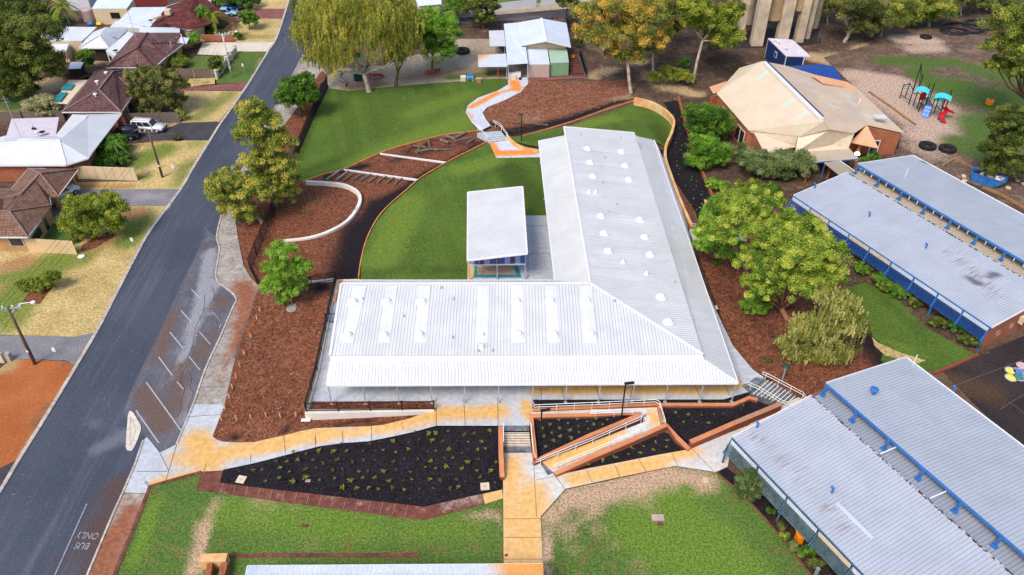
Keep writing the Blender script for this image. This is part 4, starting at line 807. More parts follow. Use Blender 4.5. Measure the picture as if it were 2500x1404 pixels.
# ---- white double handrails
def handrail(label, pts, zs, n_post, h=.95, group='white tubular handrails'):
    """pts are photo points of the rail's foot, zs its floor level"""
    w = [P(p[0], p[1], z) for p, z in zip(pts, zs)]
    t = thing('handrail', label, 'handrail', w[0], group)
    for hh in (h, h-.3):
        MB().tube([p+Vector((0, 0, hh)) for p in w], .03, 6).build('rail', 'white_rail', t)
    for e in (w[0], w[-1]): MB().tube([e+Vector((0, 0, h)), e+Vector((0, 0, h-.3))], .03, 6).build('rail_end', 'white_rail', t)
    L = [0]
    for a, b in zip(w, w[1:]): L.append(L[-1]+(b-a).length)
    for k in range(n_post):
        d = L[-1]*(k+.3)/(n_post-.4)
        for i in range(len(w)-1):
            if L[i] <= d <= L[i+1]+1e-6:
                q = w[i].lerp(w[i+1], (d-L[i])/(L[i+1]-L[i])); MB().tube([q, q+Vector((0, 0, h))], .025, 6).build('post', 'white_rail', t); break
    return t
handrail('white double handrail along the top side of the upper ramp', [(1303, 1006), (1450, 1000), (1598, 993), (1608, 998), (1622, 1045)], [.9, .85, .7, .7, .6], 9)
handrail('white double handrail wrapping the triangular bed from stairs to ramp corner', [(1296, 1050), (1302, 1118), (1310, 1140), (1440, 1088), (1560, 1036), (1572, 1024), (1560, 1015), (1440, 1022)], [.9, .2, .0, .3, .55, .6, .6, .75], 12)
handrail('white handrail on the lower side of the lower ramp', [(1352, 1152), (1450, 1112), (1560, 1066)], [.05, .2, .4], 4)
handrail('short white handrail on the left side of the front steps', [(1229, 1050), (1230, 1095)], [.9, .1], 3)
handrail('white handrail on the far side of the wide side steps', [(1858, 925), (1880, 935), (1955, 975), (1962, 985)], [.9, .8, .1, 0], 4)
handrail('white handrail on the near side of the wide side steps', [(1822, 950), (1845, 960), (1905, 995), (1920, 1000)], [.9, .8, .1, 0], 4)
handrail('white handrail right of the rear steps below the woodchip garden', [(1205, 308), (1222, 318), (1240, 342)], [.9, .9, .3], 3)
handrail('white handrail left of the rear steps beside the swale', [(1162, 318), (1175, 330), (1192, 346)], [.9, .7, .3], 3)
handrail('white handrail at the brick wall end near the east steps', [(1686, 562), (1720, 566), (1738, 596)], [.9, .9, .9], 3)
# ---- black fences
def black_fence(label, pts, zs, h=1.5, step=.14, dig=2.4, group='black tubular fences'):
    w = [P(p[0], p[1], z) for p, z in zip(pts, zs)]
    t = thing('tubular_fence', label, 'fence', w[0], group)
    m = MB(); pr = MB(); posts = []
    for a, b in zip(w, w[1:]):
        L = (b-a).length; n = max(1, int(L/dig))
        for k in range(n+1):
            q = a.lerp(b, k/n)
            if not posts or (q-posts[-1]).length > .3: posts.append(q)
        for zz in (.12, h-.12): m.beam(a+Vector((0, 0, zz)), b+Vector((0, 0, zz)), .055, .055)
        for k in range(int(L/step)):
            q = a.lerp(b, (k+.5)*step/L); pr.beam(q+Vector((0, 0, .08)), q+Vector((0, 0, h-.06)), .026)
    m.build('rail', 'black_metal', t); pr.build('pickets', 'black_metal', t)
    for q in posts[:90]: MB().box(q+Vector((0, 0, h/2)), (.09, .09, h)).build('post', 'black_metal', t)
    return t
black_fence('long black tubular fence between footpath mulch and the upper lawn', [(800, 212), (770, 275), (718, 398), (700, 450), (655, 555), (612, 660), (638, 712)], [0, 0, 0, 0, 0, 0, .1], 1.8)
black_fence('black tubular fence on top of the white terrace wall', [(700, 708), (822, 683), (775, 905), (748, 1005), (1060, 1000)], [.75, 1.1, 1.1, 1.1, 1.1], 1.2)
black_fence('short black gate panel beside the white roof edge', [(797, 788), (822, 788)], [.9, .9], 1.3)
black_fence('black chainlink style fence behind the playgroup yard', [(1062, 65), (1220, 70), (1222, 95)], [0, 0, 0], 2.0, .3)
black_fence('dark green fence beside the playgroup building ramp', [(1415, 135), (1432, 190)], [0, 0], 1.3)
black_fence('black gate fence behind the playgroup roof', [(1382, 50), (1384, 75), (1390, 80)], [0, 0, 0], 2.2, .1)
# ================================================================ BLUE TRIMMED CLASSROOM BLOCKS
E1_, E2_ = Vector((.465, -.885, 0)).normalized(), Vector((.885, .465, 0)).normalized()
ZU = Vector((0, 0, 1))
_t = NT('ragged_flashing', .8); _t.out(_t.mix(_t.ramp(_t.noise(3.5, 3, .7), .46, .54), (.03, .025, .03), (.45, .45, .48)))
def block(name, label, O, L, slat_mat, bays, trim, stains=(), stains2=(), strip_mat='grey_roof_shaded', lights=(), fans=()):
    O = Vector((O.x, O.y, 0)); Q = lambda a, b, z: O+E1_*a+E2_*b+ZU*z
    t = thing(name, label, 'classroom block', O)
    sf = blobs(stains) if stains else None; sf2 = blobs(stains2) if stains2 else None
    def roof_grid(b0, z0, b1, z1, nm):
        m = MB(); na, nb = int(L), 10
        for i in range(na+1):
            for j in range(nb+1):
                p = Q(L*i/na, b0+(b1-b0)*j/nb, z0+(z1-z0)*j/nb); m.v.append(tuple(p))
        k = nb+1
        for i in range(na):
            for j in range(nb): m.f.append((i*k+j, (i+1)*k+j, (i+1)*k+j+1, i*k+j+1))
        n0 = len(m.v); c = [0, nb, na*k+nb, na*k]
        m.v += [(m.v[q][0], m.v[q][1], m.v[q][2]-.1) for q in c]
        m.f.append((n0+0, n0+1, n0+2, n0+3)[::1])
        for q in range(4): m.add([m.v[c[q]], m.v[c[(q+1) % 4]], m.v[n0+(q+1) % 4], m.v[n0+q]], [(0, 1, 2, 3)])
        at = {'m1': sf or (lambda x, y: 0.0), 'm2': sf2 or (lambda x, y: 0.0)}
        return m.build(nm, 'grey_roof', t, attrs=at)
    roof_grid(0, 2.9, 8.65, 3.75, 'front_roof'); roof_grid(10.2, 4.6, 20.8, 3.0, 'rear_roof')
    MB().sheet([Q(-.1, 8.45, 3.35), Q(L, 8.45, 3.35), Q(L, 11.6, 3.45), Q(-.1, 11.6, 3.45)], .08).build('gap_roof', strip_mat, t)
    # clerestory: dark band, blue beam with brackets
    MB().box(Q(L/2, 11.55, 3.85), (L-.4, .1, .8), ax=(E1_, E2_, ZU)).build('clerestory_window', 'glass', t)
    MB().beam(Q(-.1, 10.16, 4.47), Q(L, 10.16, 4.47), .16, .22).build('fascia_beam', 'blue_paint', t)
    k = 0
    a = .15
    while a < L:
        MB().beam(Q(a, 10.05, 4.45), Q(a, 9.95, 3.5), .16, .2).box(Q(a, 9.85, 3.48), (.5, .4, .08), ax=(E1_, E2_, ZU)).build('bracket', 'blue_paint', t)
        for s in (1.15, 2.3):
            if a+s < L and strip_mat != 'grey_roof_shaded': MB().beam(Q(a+s, 10.05, 4.4), Q(a+s, 10.0, 4.0), .05, .08).build('mullion', 'white_trim', t)
        a += 3.45
    # gutters, edge trims
    MB().beam(Q(-.05, -.06, 2.86), Q(L, -.06, 2.86), .1, .12).build('gutter', trim, t)
    m = MB().beam(Q(-.06, 0, 2.92), Q(-.06, 8.65, 3.77), .08, .16).beam(Q(-.06, 10.2, 4.62), Q(-.06, 20.8, 3.02), .08, .16)
    m.beam(Q(L+.05, 0, 2.92), Q(L+.05, 8.65, 3.77), .08, .16).beam(Q(L+.05, 10.2, 4.62), Q(L+.05, 20.8, 3.02), .08, .16).beam(Q(0, 20.85, 3.0), Q(L, 20.85, 3.0), .1, .12)
    m.build('barge_capping', 'white_trim', t)
    MB().beam(Q(0, 8.68, 3.76), Q(L, 8.68, 3.76), .16, .07).build('ridge_flashing', 'ragged_flashing', t)
    # brick walls
    w = MB(); wall_between(w, [Q(.3, 2.6, 0), Q(.3, 8.5, 0), Q(.3, 10.5, 0), Q(.3, 20.2, 0), Q(L-.2, 20.2, 0), Q(L-.2, 10.5, 0), Q(L-.2, 8.5, 0), Q(L-.2, .3, 0)], 0, [3.0, 3.3, 3.3, 2.95, 2.95, 3.35, 3.5, 2.8], .25)
    wall_between(w, [Q(L-.2, 2.6, 0), Q(.3, 2.6, 0)], 0, 3.0, .25); w.build('wall', 'red_brick', t)
    for q in range(bays):
        a = (q+.5)*L/bays; f = MB().box(Q(a, 2.45, 1.6), (2.6, .1, 1.2), ax=(E1_, E2_, ZU)).build('window', 'white_trim', t)
        MB().box(Q(a, 2.39, 1.6), (2.4, .06, 1.0), ax=(E1_, E2_, ZU)).build('pane', 'glass', f)
    # sunshade of slats hung below the eave, bay by bay, on posts
    bl = L/bays
    for q in range(bays+1):
        a = min(q*bl+.05, L-.05); MB().beam(Q(a, -.12, 2.8), Q(a, -.75, 1.35), .1, .12).beam(Q(a, -.4, 2.2), Q(a, -.55, 0), .12, .14).build('post', trim, t)
        if q == bays: break
        head = 'cream_trim' if q in lights else 'pale_sheet'
        s = MB().beam(Q(q*bl+.12, -.2, 2.62), Q((q+1)*bl-.1, -.2, 2.62), .06, .42, up=(0, 0, 1)).build('shade_head', head, t)
        m = MB()
        for j in range(7):
            f = j/7; m.beam(Q(q*bl+.14, -.28-.42*f, 2.32-1.0*f), Q((q+1)*bl-.1, -.28-.42*f, 2.32-1.0*f), .12, .03, up=(.3, -.2, 1))
        m.build('shade_slats', slat_mat, t)
    if strip_mat == 'grey_roof_shaded':
        for a in (7.5, 12.4): MB().tube([Q(a, 8.8, 3.9), Q(a+.2, 10.3, 4.1)], .06, 6).build('pipe', 'white_trim', t)
    for a, b, kd in fans:
        z = (2.9+b*.098 if b < 9 else 4.6-(b-10.2)*.151); p = Q(a, b, z)
        if kd == 'cowl': MB().tube([p-ZU*.1, p+ZU*.5, p+ZU*.6-E2_*.1], [.16, .16, .3], 10).lathe(p+ZU*.62-E2_*.1, [(.3, 0), (.38, .1), (.2, .2)], 12).build('roof_vent', 'blue_paint', t)
        elif kd == 'flue': MB().tube([p-ZU*.1, p+ZU*.55], .09, 8).tube([p+ZU*.55, p+ZU*.6-E1_*.25], .1, 8).build('roof_flue', 'blue_paint', t)
        elif kd == 'pipe': MB().tube([p-ZU*.1, p+ZU*1.3], .045, 8).build('roof_pipe', 'white_trim', t)
    return t, Q
plain('slat_teal', (.16, .24, .28), .4, .3, 1.5, metal=.4); plain('trim_blue_grey', (.05, .12, .20), .5, .2, 2)
tA, QA = block('classroom_block', 'near classroom block with rusty grey ribbed roofs and grey sunshades beside the lawn', P(1789, 1069, 2.9), 27, 'slat_teal', 8, 'trim_blue_grey',
    stains=[(1800, 1095, 1835, 1130, .6), (1890, 1175, 1920, 1205, .7), (1860, 1140, 1950, 1240, .5, '.6'), (1975, 1270, 2040, 1350, .7, '.8'), (2330, 970, 2370, 1000, .6), (2400, 1030, 2500, 1110, .6), (2270, 930, 2290, 945, .4)], lights=(3,), fans=[(2.6, 13.2, 'cowl'), (8.2, 3.0, 'flue'), (.2, 2.4, 'flue'), (1.0, 20.5, 'pipe'), (5.1, 21, 'flue')])
MB().box(QA(10.9, 2.6, 3.25), (3.6, .3, .12), ax=((E1_*.98-E2_*.0+ZU*0).normalized(), E2_, ZU)).build('roof_flashing', 'pale_sheet', tA)
tB, QB = block('classroom_block', 'far classroom block with ribbed grey roofs and bright blue slatted sunshades', P(1938, 478, 2.9), 27.4, 'blue_slats', 9, 'blue_paint',
    stains=[(2300, 680, 2400, 780, .8), (2260, 450, 2290, 440, .4)], stains2=[(2255, 430, 2300, 420, .5), (2340, 740, 2370, 760, .25), (2390, 740, 2400, 735, .25), (2240, 445, .5)], strip_mat='cream_walk' if 'cream_walk' in MATS else 'beige_ribbed', lights=(1, 3, 4), fans=[(8.0, 4.0, 'flue'), (15.5, 4.6, 'flue'), (4.5, 13.6, 'pipe'), (0.2, 3.1, 'flue')])
q = QB(27.45, 4.6, 2.0)
ac = thing('air_conditioner', 'beige air conditioner box on the brick end wall of the far classroom block', 'air conditioner', QB(27.6, 5.2, 1.6))
MB().box(QB(27.65, 5.2, 2.1), (.5, 1.2, .8), ax=(E1_, E2_, ZU)).build('casing', 'cream_trim', ac); MB().box(QB(27.92, 5.2, 2.1), (.04, 1.0, .6), ax=(E1_, E2_, ZU)).build('grille', 'glass', ac)
# painted rings on the brick end wall
for b, z, r in ((2.0, 1.3, .42), (3.9, 1.5, .38)):
    c = QB(27.36, b, z); m = MB()
    for rr in (r, r*.6): m.tube([c+E2_*(rr*cos(2*pi*k/20))+ZU*(rr*sin(2*pi*k/20)) for k in range(21)], .02, 4)
    m.build('painted_ring', 'pink_tint', tB)
# ================================================================ HALL with the cream folded roof
hall = thing('assembly_hall', 'red brick hall with large folded cream metal roof and a raised ridge vent', 'hall', P(1900, 300, 0))
a_, b_ = R(1862, 149, 7.2), R(2012, 297, 7.2)
w1, w2, w3 = R(1805, 166, 5.0), R(1750, 228, 3.6), R(1828, 318, 3.6)
w4, w5, w6, w7, e1 = R(1956, 332, 4.6), R(2024, 315, 6.2), R(2086, 325, 5.0), R(2117, 304, 4.4), R(2208, 324, 3.4)
e2, e3, e4 = R(2094, 217, 3.4), R(1979, 179, 4.4), R(1918, 160, 5.6)
def fan_sheet(mb, pts, c, th=.12):
    n = len(pts)
    for i in range(n-1): mb.sheet([c, pts[i], pts[i+1]], th)
    return mb
hp = [(1830, 175, 1.2), (1867, 168, 1.2), (1862, 207, 1.2), (1885, 238, 1.2), (1918, 274, 1.2), (1950, 304, 1.2)]
def grid_tri(mb, A, B, C_, n=14, th=.1):
    base = len(mb.v); idx = {}
    for i in range(n+1):
        for j in range(n+1-i): idx[i, j] = len(mb.v); mb.v.append(tuple(A+(B-A)*(i/n)+(C_-A)*(j/n)))
    for i in range(n):
        for j in range(n-i):
            mb.f.append((idx[i, j], idx[i+1, j], idx[i, j+1]))
            if i+j < n-1: mb.f.append((idx[i+1, j], idx[i+1, j+1], idx[i, j+1]))
    low = [p-ZU*th for p in (A, B, C_)]; mb.add([A, B, C_]+low, [(5, 4, 3), (0, 1, 4, 3), (1, 2, 5, 4), (2, 0, 3, 5)])
sky_patch = [(1826, 185, 1846, 181, .36), (1848, 212, 1866, 207, .32), (1878, 240, 1893, 236, .32), (1910, 276, 1925, 272, .32), (1945, 307, 1957, 303, .32), (1957, 207, 1975, 211, .35), (1982, 234, 2008, 241, .35), (2018, 268, 2045, 275, .35), (2060, 225, 2075, 228, .5), (2075, 243, 2085, 246, .5), (2112, 266, 2125, 270, .5)]
def patchf(z=5.0):
    l = []
    for x0, y0, x1, y1, r in sky_patch:
        a = P(x0, y0, z); b = P(x1, y1, z); l.append((a.x, a.y, b.x, b.y, r))
    A = np.array(l)
    def f(x, y):
        dx = A[:, 2]-A[:, 0]; dy = A[:, 3]-A[:, 1]; t = np.clip(((x-A[:, 0])*dx+(y-A[:, 1])*dy)/(dx*dx+dy*dy), 0, 1)
        return float((np.hypot(x-A[:, 0]-t*dx, y-A[:, 1]-t*dy) < A[:, 4]).max())
    return f
hat = {'m1': lambda x, y: 0.0, 'm2': patchf()}
m = MB()
for A, B, C_ in ((a_, w1, w2), (a_, w2, b_), (w2, w3, b_), (w3, w4, b_), (w4, w5, b_)): grid_tri(m, A, B, C_, 26)
m.build('west_roof', 'cream_roof', hall, attrs=hat)
m = MB()
for A, B, C_ in ((a_, b_, e3), (a_, e3, e4), (b_, e2, e3), (b_, w6, w7), (b_, w5, w6), (b_, w7, e2), (w7, e1, e2)): grid_tri(m, A, B, C_, 26)
m.build('east_roof', 'peach_roof', hall, attrs=hat)
# dormer at the north east
d0, d1, d2, d3 = R(1979, 180, 5.4), R(2069, 200, 4.6), R(2094, 217, 3.5), R(2010, 203, 5.0)
MB().sheet([d0, d1, d2, d3], .12).build('dormer_roof', 'orange_roof', hall)
# ridge vent: pale box with dark slot
rv0, rv1 = a_.lerp(b_, .04)+ZU*.12, a_.lerp(b_, .96)+ZU*.12
MB().beam(rv0, rv1, .7, .35).build('ridge_vent', 'white_trim', hall)
sx = Vector(((rv1-rv0).y, -(rv1-rv0).x, 0)).normalized()
MB().beam(rv0-sx*.22+ZU*.2, rv1-sx*.22+ZU*.2, .22, .06).build('vent_slot', 'dark_blue', hall)
# front folds: cream fascia wings and lower roofs
g1, g2, g3 = R(1840, 322, 3.6), R(1944, 358, 3.0), R(1868, 376, 2.6)
MB().sheet([g1, g2, g3], .1).build('corner_roof', 'cream_roof', hall)
MB().sheet([R(1830, 321, 3.55), R(1947, 333, 4.4), R(1942, 356, 3.0)], .1).build('valley_roof', 'cream_trim', hall)
MB().sheet([R(1948, 333, 4.4), R(2024, 316, 6.0), R(2086, 326, 4.9), R(2073, 345, 3.6), R(2071, 363, 2.9), R(1941, 372, 2.9)], .1).build('entry_roof', 'cream_trim', hall)
MB().sheet([R(2117, 305, 4.5), R(2076, 347, 3.2), R(2118, 356, 2.9), R(2145, 362, 2.7)], .1).build('gable_roof', 'orange_roof', hall)
MB().sheet([R(1942, 371, 2.9), R(2073, 361, 2.9), R(2096, 388, 2.6), R(1971, 398, 2.6)], .1).build('canopy_roof', 'beige_ribbed', hall)
MB().beam(R(1971, 399, 2.55), R(2096, 389, 2.55), .1, .14).build('canopy_beam', 'blue_paint', hall)
for px, py in ((1975, 405), (2092, 392), (2030, 398)):
    q = P(px, py, 2.5); MB().box((q.x, q.y, 1.25), (.25, .25, 2.5)).build('canopy_post', 'red_brick', hall)
# walls
o = [w2+Vector((.4, 0, 0)), w3+Vector((.3, .6, 0)), Vector((g2.x-.2, g2.y+1.4, 0)), R(2085, 352, 2.9)+Vector((-.3, 1, 0)), R(2150, 330, 3)+Vector((-1.4, .5, 0)), e1+Vector((-.5, .3, 0)), e2+Vector((-.5, -.3, 0)), e3+Vector((0, -.6, 0)), e4+Vector((0, -.5, 0)), a_+Vector((0, -.6, 0)), w1+Vector((.2, -.4, 0))]
hz = [3.3, 3.3, 2.8, 2.8, 2.8, 3.2, 3.2, 3.9, 5.0, 6.7, 4.5]
m = MB(); wall_between(m, o, 0, hz, .3, closed=True); m.build('wall', 'red_brick', hall)
m = MB(); wall_between(m, [g1+Vector((.2, .3, 0)), g3+Vector((.2, .3, 0)), g2+Vector((-.3, .3, 0))], 0, [3.4, 2.45, 2.85], .25); m.build('corner_wall', 'red_brick', hall)
m = MB(); wall_between(m, [w7+Vector((0, -.15, 0)), e1+Vector((-.35, .1, 0))], 0, [4.2, 3.2], .25); m.build('east_gable_wall', 'red_brick', hall)
MB().sheet([R(1732, 212, 3.2), R(1775, 198, 3.4), R(1756, 224, 3.2), R(1742, 228, 3.1)], .1).build('lean_to_roof', 'orange_roof', hall)
q0, q1 = P(1738, 235, 3), P(1757, 228, 3); m = MB(); wall_between(m, [Vector((q0.x, q0.y, 0)), Vector((q1.x+.5, q1.y-.3, 0)), Vector((q1.x+2, q1.y+2.5, 0))], 0, 3.0, .25); m.build('lean_to_wall', 'red_brick', hall)
for t_ in (.25, .42, .75, .88):
    q, d, n = on_wall(o[0], o[1], t_, 1.5, .2)
    n = -n if n.x > 0 else n
    f = MB().box(q, (1.3, .12, 2.2), ax=(d, n, ZU)).build('window', 'cream_trim', hall); MB().box(q+n*.07, (1.1, .05, 2.0), ax=(d, n, ZU)).build('pane', 'glass', f)
dq = w7.lerp(e1, .32); f = MB().box((dq.x, dq.y-.35, 1.15), (1.3, .1, 2.2)).build('door', 'white_trim', hall); MB().box((dq.x, dq.y-.42, 1.2), (1.0, .05, 1.9)).build('pane', 'glass', f)
MB().beam(R(2100, 350, 2.7), (R(2100, 350, 2.7).x, R(2100, 350, 2.7).y, 0), .3, .3).build('orange_pillar', 'edging', hall)
for px, py, z in ((2158, 323, 2.9), (2093, 372, 2.5)):
    q = P(px, py, z); l = MB().box(q, (.5, .2, .2)).build('wall_lamp', 'white_trim', hall)
lm = NT('lamp_glow', .5); lm.b.inputs['Emission Color'].default_value = (1, .72, .4, 1); lm.b.inputs['Emission Strength'].default_value = 9; lm.out((.9, .8, .6))
for px, py, z in ((2158, 326, 2.8), (2093, 375, 2.4)):
    q = P(px, py, z); MB().lathe(q, [(.02, -.16), (.34, -.1), (.34, 0), (.02, .05)], 12).build('lamp', 'lamp_glow', hall)
q = R(2148, 291, 4.4); MB().box(q+ZU*.4, (1.6, 1.0, .06)).tube([q, q+ZU*.4], .05).build('solar_panel', 'pale_sheet', hall)
q = R(2097, 253, 4.0); MB().tube([q, q+ZU*.7], .09).build('roof_flue', 'white_trim', hall)
# covered walkway
wk = thing('covered_walkway', 'beige ribbed walkway roof linking hall canopy to the far classroom block', 'walkway roof', P(2060, 420, 0))
MB().sheet([R(2012, 397, 2.75), R(2047, 392, 2.75), R(2120, 446, 2.75), R(2076, 448, 2.75)], .1).build('roof', 'beige_ribbed', wk)
MB().tube([R(2050, 392, 2.85), R(2118, 440, 2.85)], .06).build('pipe', 'white_trim', wk)
for px, py in ((2014, 400), (2045, 396), (2080, 446), (2112, 444)): q = P(px, py, 2.7); MB().box((q.x, q.y, 1.33), (.1, .1, 2.66)).build('post', 'blue_paint', wk)
# ================================================================ blue shed and lean-to, water tower
shed = thing('blue_shed', 'dark blue metal shed with pale lilac roof behind the hall', 'shed', P(1900, 150, 0))
s0, s1, s2, s3 = R(1875, 93, 3.4), R(1935, 97, 3.4), R(1980, 138, 3.0), R(1919, 136, 3.0)
plain('lilac_roof', (.60, .54, .60), .5, .06, 1)
MB().sheet([s0, s1, s2, s3], .15).build('roof', 'lilac_roof', shed)
m = MB(); c0, c1, c2, c3 = [Vector((p.x, p.y, 0)) for p in (s0+Vector((.1, -.1, 0)), s1+Vector((-.4, -.1, 0)), s2+Vector((-1.0, .2, 0)), s3+Vector((.1, .1, 0)))]
wall_between(m, [c0, c1, c2, c3], 0, [3.25, 3.25, 2.85, 2.85], .15, True); m.build('wall', 'navy_sheet', shed)
m = MB()
for c, z in ((c0, 3.3), (c2, 2.9), (c3, 2.9)): m.box(c+ZU*z/2, (.16, .16, z))
m.build('corner_trim', 'white_trim', shed)
q, d, n = on_wall(c0, c3, .52, 1.9, 0); n = -n if n.x > 0 else n
f = MB().box(q+n*.08, (.8, .06, 1.0), ax=(d, n, ZU)).build('window', 'white_trim', shed); MB().box(q+n*.12, (.6, .03, .8), ax=(d, n, ZU)).build('pane', 'navy_wall', f)
for x, y in ((1893, 102), (1899, 106), (1918, 121)): q = R(x, y, 3.3); MB().lathe(q, [(.1, -.1), (.1, .2), (.25, .25), (.25, .38), (.1, .46)], 12).build('roof_vent', 'white_trim', shed)
lean = thing('blue_carport', 'royal blue ribbed lean-to roof between shed and hall', 'carport', P(1990, 185, 0))
p0, p1, p2, p3, p4, p5 = R(1922, 162, 2.7), R(2000, 156, 2.7), R(2037, 162, 3.0), R(2056, 196, 2.2), R(1990, 200, 2.2), R(1948, 169, 3.0)
roof_metal('royal_sheet', (.015, .07, .30), .5, .06, .75, rough=.4)
MB().sheet([p5, p2, p3, p4], .08).build('front_roof', 'royal_sheet', lean); MB().sheet([p0, p1, p2, p5], .08).build('back_roof', 'royal_sheet', lean)
for p in (p0, p1, p3, p4): MB().box((p.x, p.y, p.z/2), (.1, .1, p.z-.1)).build('post', 'dark_blue', lean)
wt = thing('water_tower', 'tall beige concrete water tower with broad fins rising out of the top of the photo', 'water tower', P(1900, 60, 0))
TC = P(1915, 62, 0)
for px, py, w_, h in ((1806, 100, 1.1, 26), (1848, 113, 2.0, 26), (1909, 106, 2.0, 26), (1951, 104, 1.4, 26)):
    q = P(px, py, 0); m = MB().box((q.x, q.y+.8, h/2), (w_, 1.6, h)).box((q.x-w_*.12, q.y+.06, h/2), (.05, .2, h)); m.build('fin', 'water_tower_concrete', wt)
for px, py, w_ in ((1972, 96, 1.1), (1990, 70, 1.4), (1830, 60, 1.6)):
    q = P(px, py, 0); MB().tube([(q.x, q.y+.6, 0), (q.x, q.y+.6, 26)], w_*.5, 12).build('column', 'water_tower_concrete', wt)
q = P(1850, 112, 0); q2 = P(1956, 105, 0); cx = (q.x+q2.x)/2
for k, (xx, zz, rr) in enumerate(((q.x-2.2, 9.3, 2.2), (q.x+2.6, 3.6, 1.9), (q.x+7.0, 5.2, 1.6), (q.x+5.2, 9, 3.0))):
    MB().lathe((xx, q.y+3.4 + (k == 3)*3, zz), [(rr*.8, 0), (rr, .3), (rr, 18)], 20).build('tank_drum', 'water_tower_drum', wt)
m = MB().box((cx, q.y+7, 27), (15, 14, 2)); m.build('tank_top', 'water_tower_concrete', wt)
area('pit', [(1790, 78), (2000, 60), (2005, 105), (1960, 112), (1800, 118)], 'court_asphalt', -1)
# ================================================================ playgroup building
pg = thing('playgroup_building', 'playgroup building with pale blue gabled roof beside the woodchip garden', 'building', P(1300, 160, 0))
k0, k1 = R(1322, 45, 4.6), R(1332.5, 100, 4.6)
MB().sheet([k0, k1, R(1272, 111, 3.4), R(1264, 55, 3.4)], .12).build('roof', 'silver_roof', pg)
MB().sheet([k0, k1, R(1394, 115, 3.4), R(1383, 56, 3.4)], .12).build('roof', 'silver_roof', pg)
MB().beam(k0+ZU*.06, k1+ZU*.06, .4, .08).beam(k1, R(1272, 111, 3.4), .14, .2).beam(k1, R(1394, 115, 3.4), .14, .2).build('capping', 'white_trim', pg)
g0, g1_ = R(1272, 111, 3.4), R(1394, 115, 3.4); yv = g0.y+.5
MB().add([(g0.x+.4, yv, 3.3), (g1_.x-.8, yv, 3.3), (k1.x, yv, 4.45), (g0.x+.4, yv+.2, 3.3), (g1_.x-.8, yv+.2, 3.3), (k1.x, yv+.2, 4.45)], [(0, 1, 2), (5, 4, 3), (0, 3, 4, 1), (1, 4, 5, 2), (2, 5, 3, 0)]).build('gable', 'pink_wall', pg)
m = MB(); y1_ = R(1264, 55, 3.4).y-.5; wall_between(m, [Vector((g0.x+.5, yv+.15, 0)), Vector((g1_.x-.9, yv+.15, 0)), Vector((g1_.x-.5, y1_, 0)), Vector((g0.x+.5, y1_, 0))], 0, 3.3, .2, True); m.build('wall', 'cream_wall', pg)
MB().sheet([R(1230, 58, 3.0), R(1264, 55, 3.15), R(1272, 112, 3.15), R(1284, 113, 3.15), R(1289, 154, 3.0), R(1239, 157, 2.9)], .1).build('lean_to_roof', 'silver_roof', pg)
MB().sheet([R(1193.5, 75, 2.6), R(1230, 74, 2.8), R(1234, 112, 2.8), R(1196, 112, 2.6)], .08).build('patio_roof', 'pale_roof', pg)
MB().sheet([R(1167, 134, 2.5), R(1235, 131, 2.7), R(1239, 162, 2.6), R(1168, 163, 2.4)], .08).build('patio_roof', 'pale_sheet', pg, attrs={'m2': blobs([(1165, 125, 1172, 165, 1.6), (1175, 160, 1200, 162, 1.1)]), 'm1': lambda x, y: 0.0})
for px, py, z in ((1196, 113, 2.5), (1196, 76, 2.5), (1232, 112, 2.6), (1178, 163, 2.3), (1215, 163, 2.3), (1237, 160, 2.5), (1241, 157, 2.8), (1288, 155, 2.9)):
    q = P(px, py, z); MB().box((q.x, q.y+.1, z/2), (.12, .12, z)).build('post', 'rusty_timber' if py > 160 else 'steel', pg)
q = R(1253, 64, 3.1)
def box_shed(name, label, roof, wallm, roofm, zs, cat='shed'):
    pts = [R(x, y, z) for (x, y), z in zip(roof, zs)]
    t = thing(name, label, cat, Vector((pts[3].x, pts[3].y, 0)))
    MB().sheet(pts, .08).build('roof', roofm, t); m = MB(); c = sum(pts, Vector())/4
    ins = [Vector((p.x+(c.x-p.x)*.04, p.y+(c.y-p.y)*.04, 0)) for p in pts]
    wall_between(m, ins, 0, [z-.1 for z in zs], .12, True); m.build('wall', wallm, t); return t, ins
box_shed('garden_shed', 'beige ribbed shed attached in front of the playgroup building', [(1287, 116), (1336, 117), (1342, 157), (1289, 157)], 'pink_wall', 'silver_roof', [2.7, 2.7, 2.3, 2.3])
box_shed('garden_shed', 'green ribbed shed beside the beige shed', [(1339, 120), (1384, 120), (1389, 152), (1344, 154)], 'green_wall', 'green_roof', [2.6, 2.6, 2.3, 2.3])
dk = thing('deck_ramp', 'stepped maroon deck ramp right of the green shed', 'deck', P(1400, 175, 0))
for k in range(13):
    y = 133+k*4.1; z = .8-.055*k; a = R(1389+k*.3, y, z); b = R(1411+k*1.3, y, z); MB().beam(a, b, .32, .08).build('board', 'red_slab', dk)
MB().beam(R(1412, 134, 1.6), R(1430, 188, 1.0), .05, .05).beam(R(1412, 134, 1.1), R(1430, 188, .5), .05, .05).build('rail', 'teal', dk)
area('paving', [(1289, 190), (1290, 200), (1345, 196), (1430, 190), (1428, 183), (1340, 189)], 'red_paving', 2)
area('playgroup_floor', [(1238, 160), (1289, 158), (1290, 192), (1240, 193)], 'old_concrete', 1)
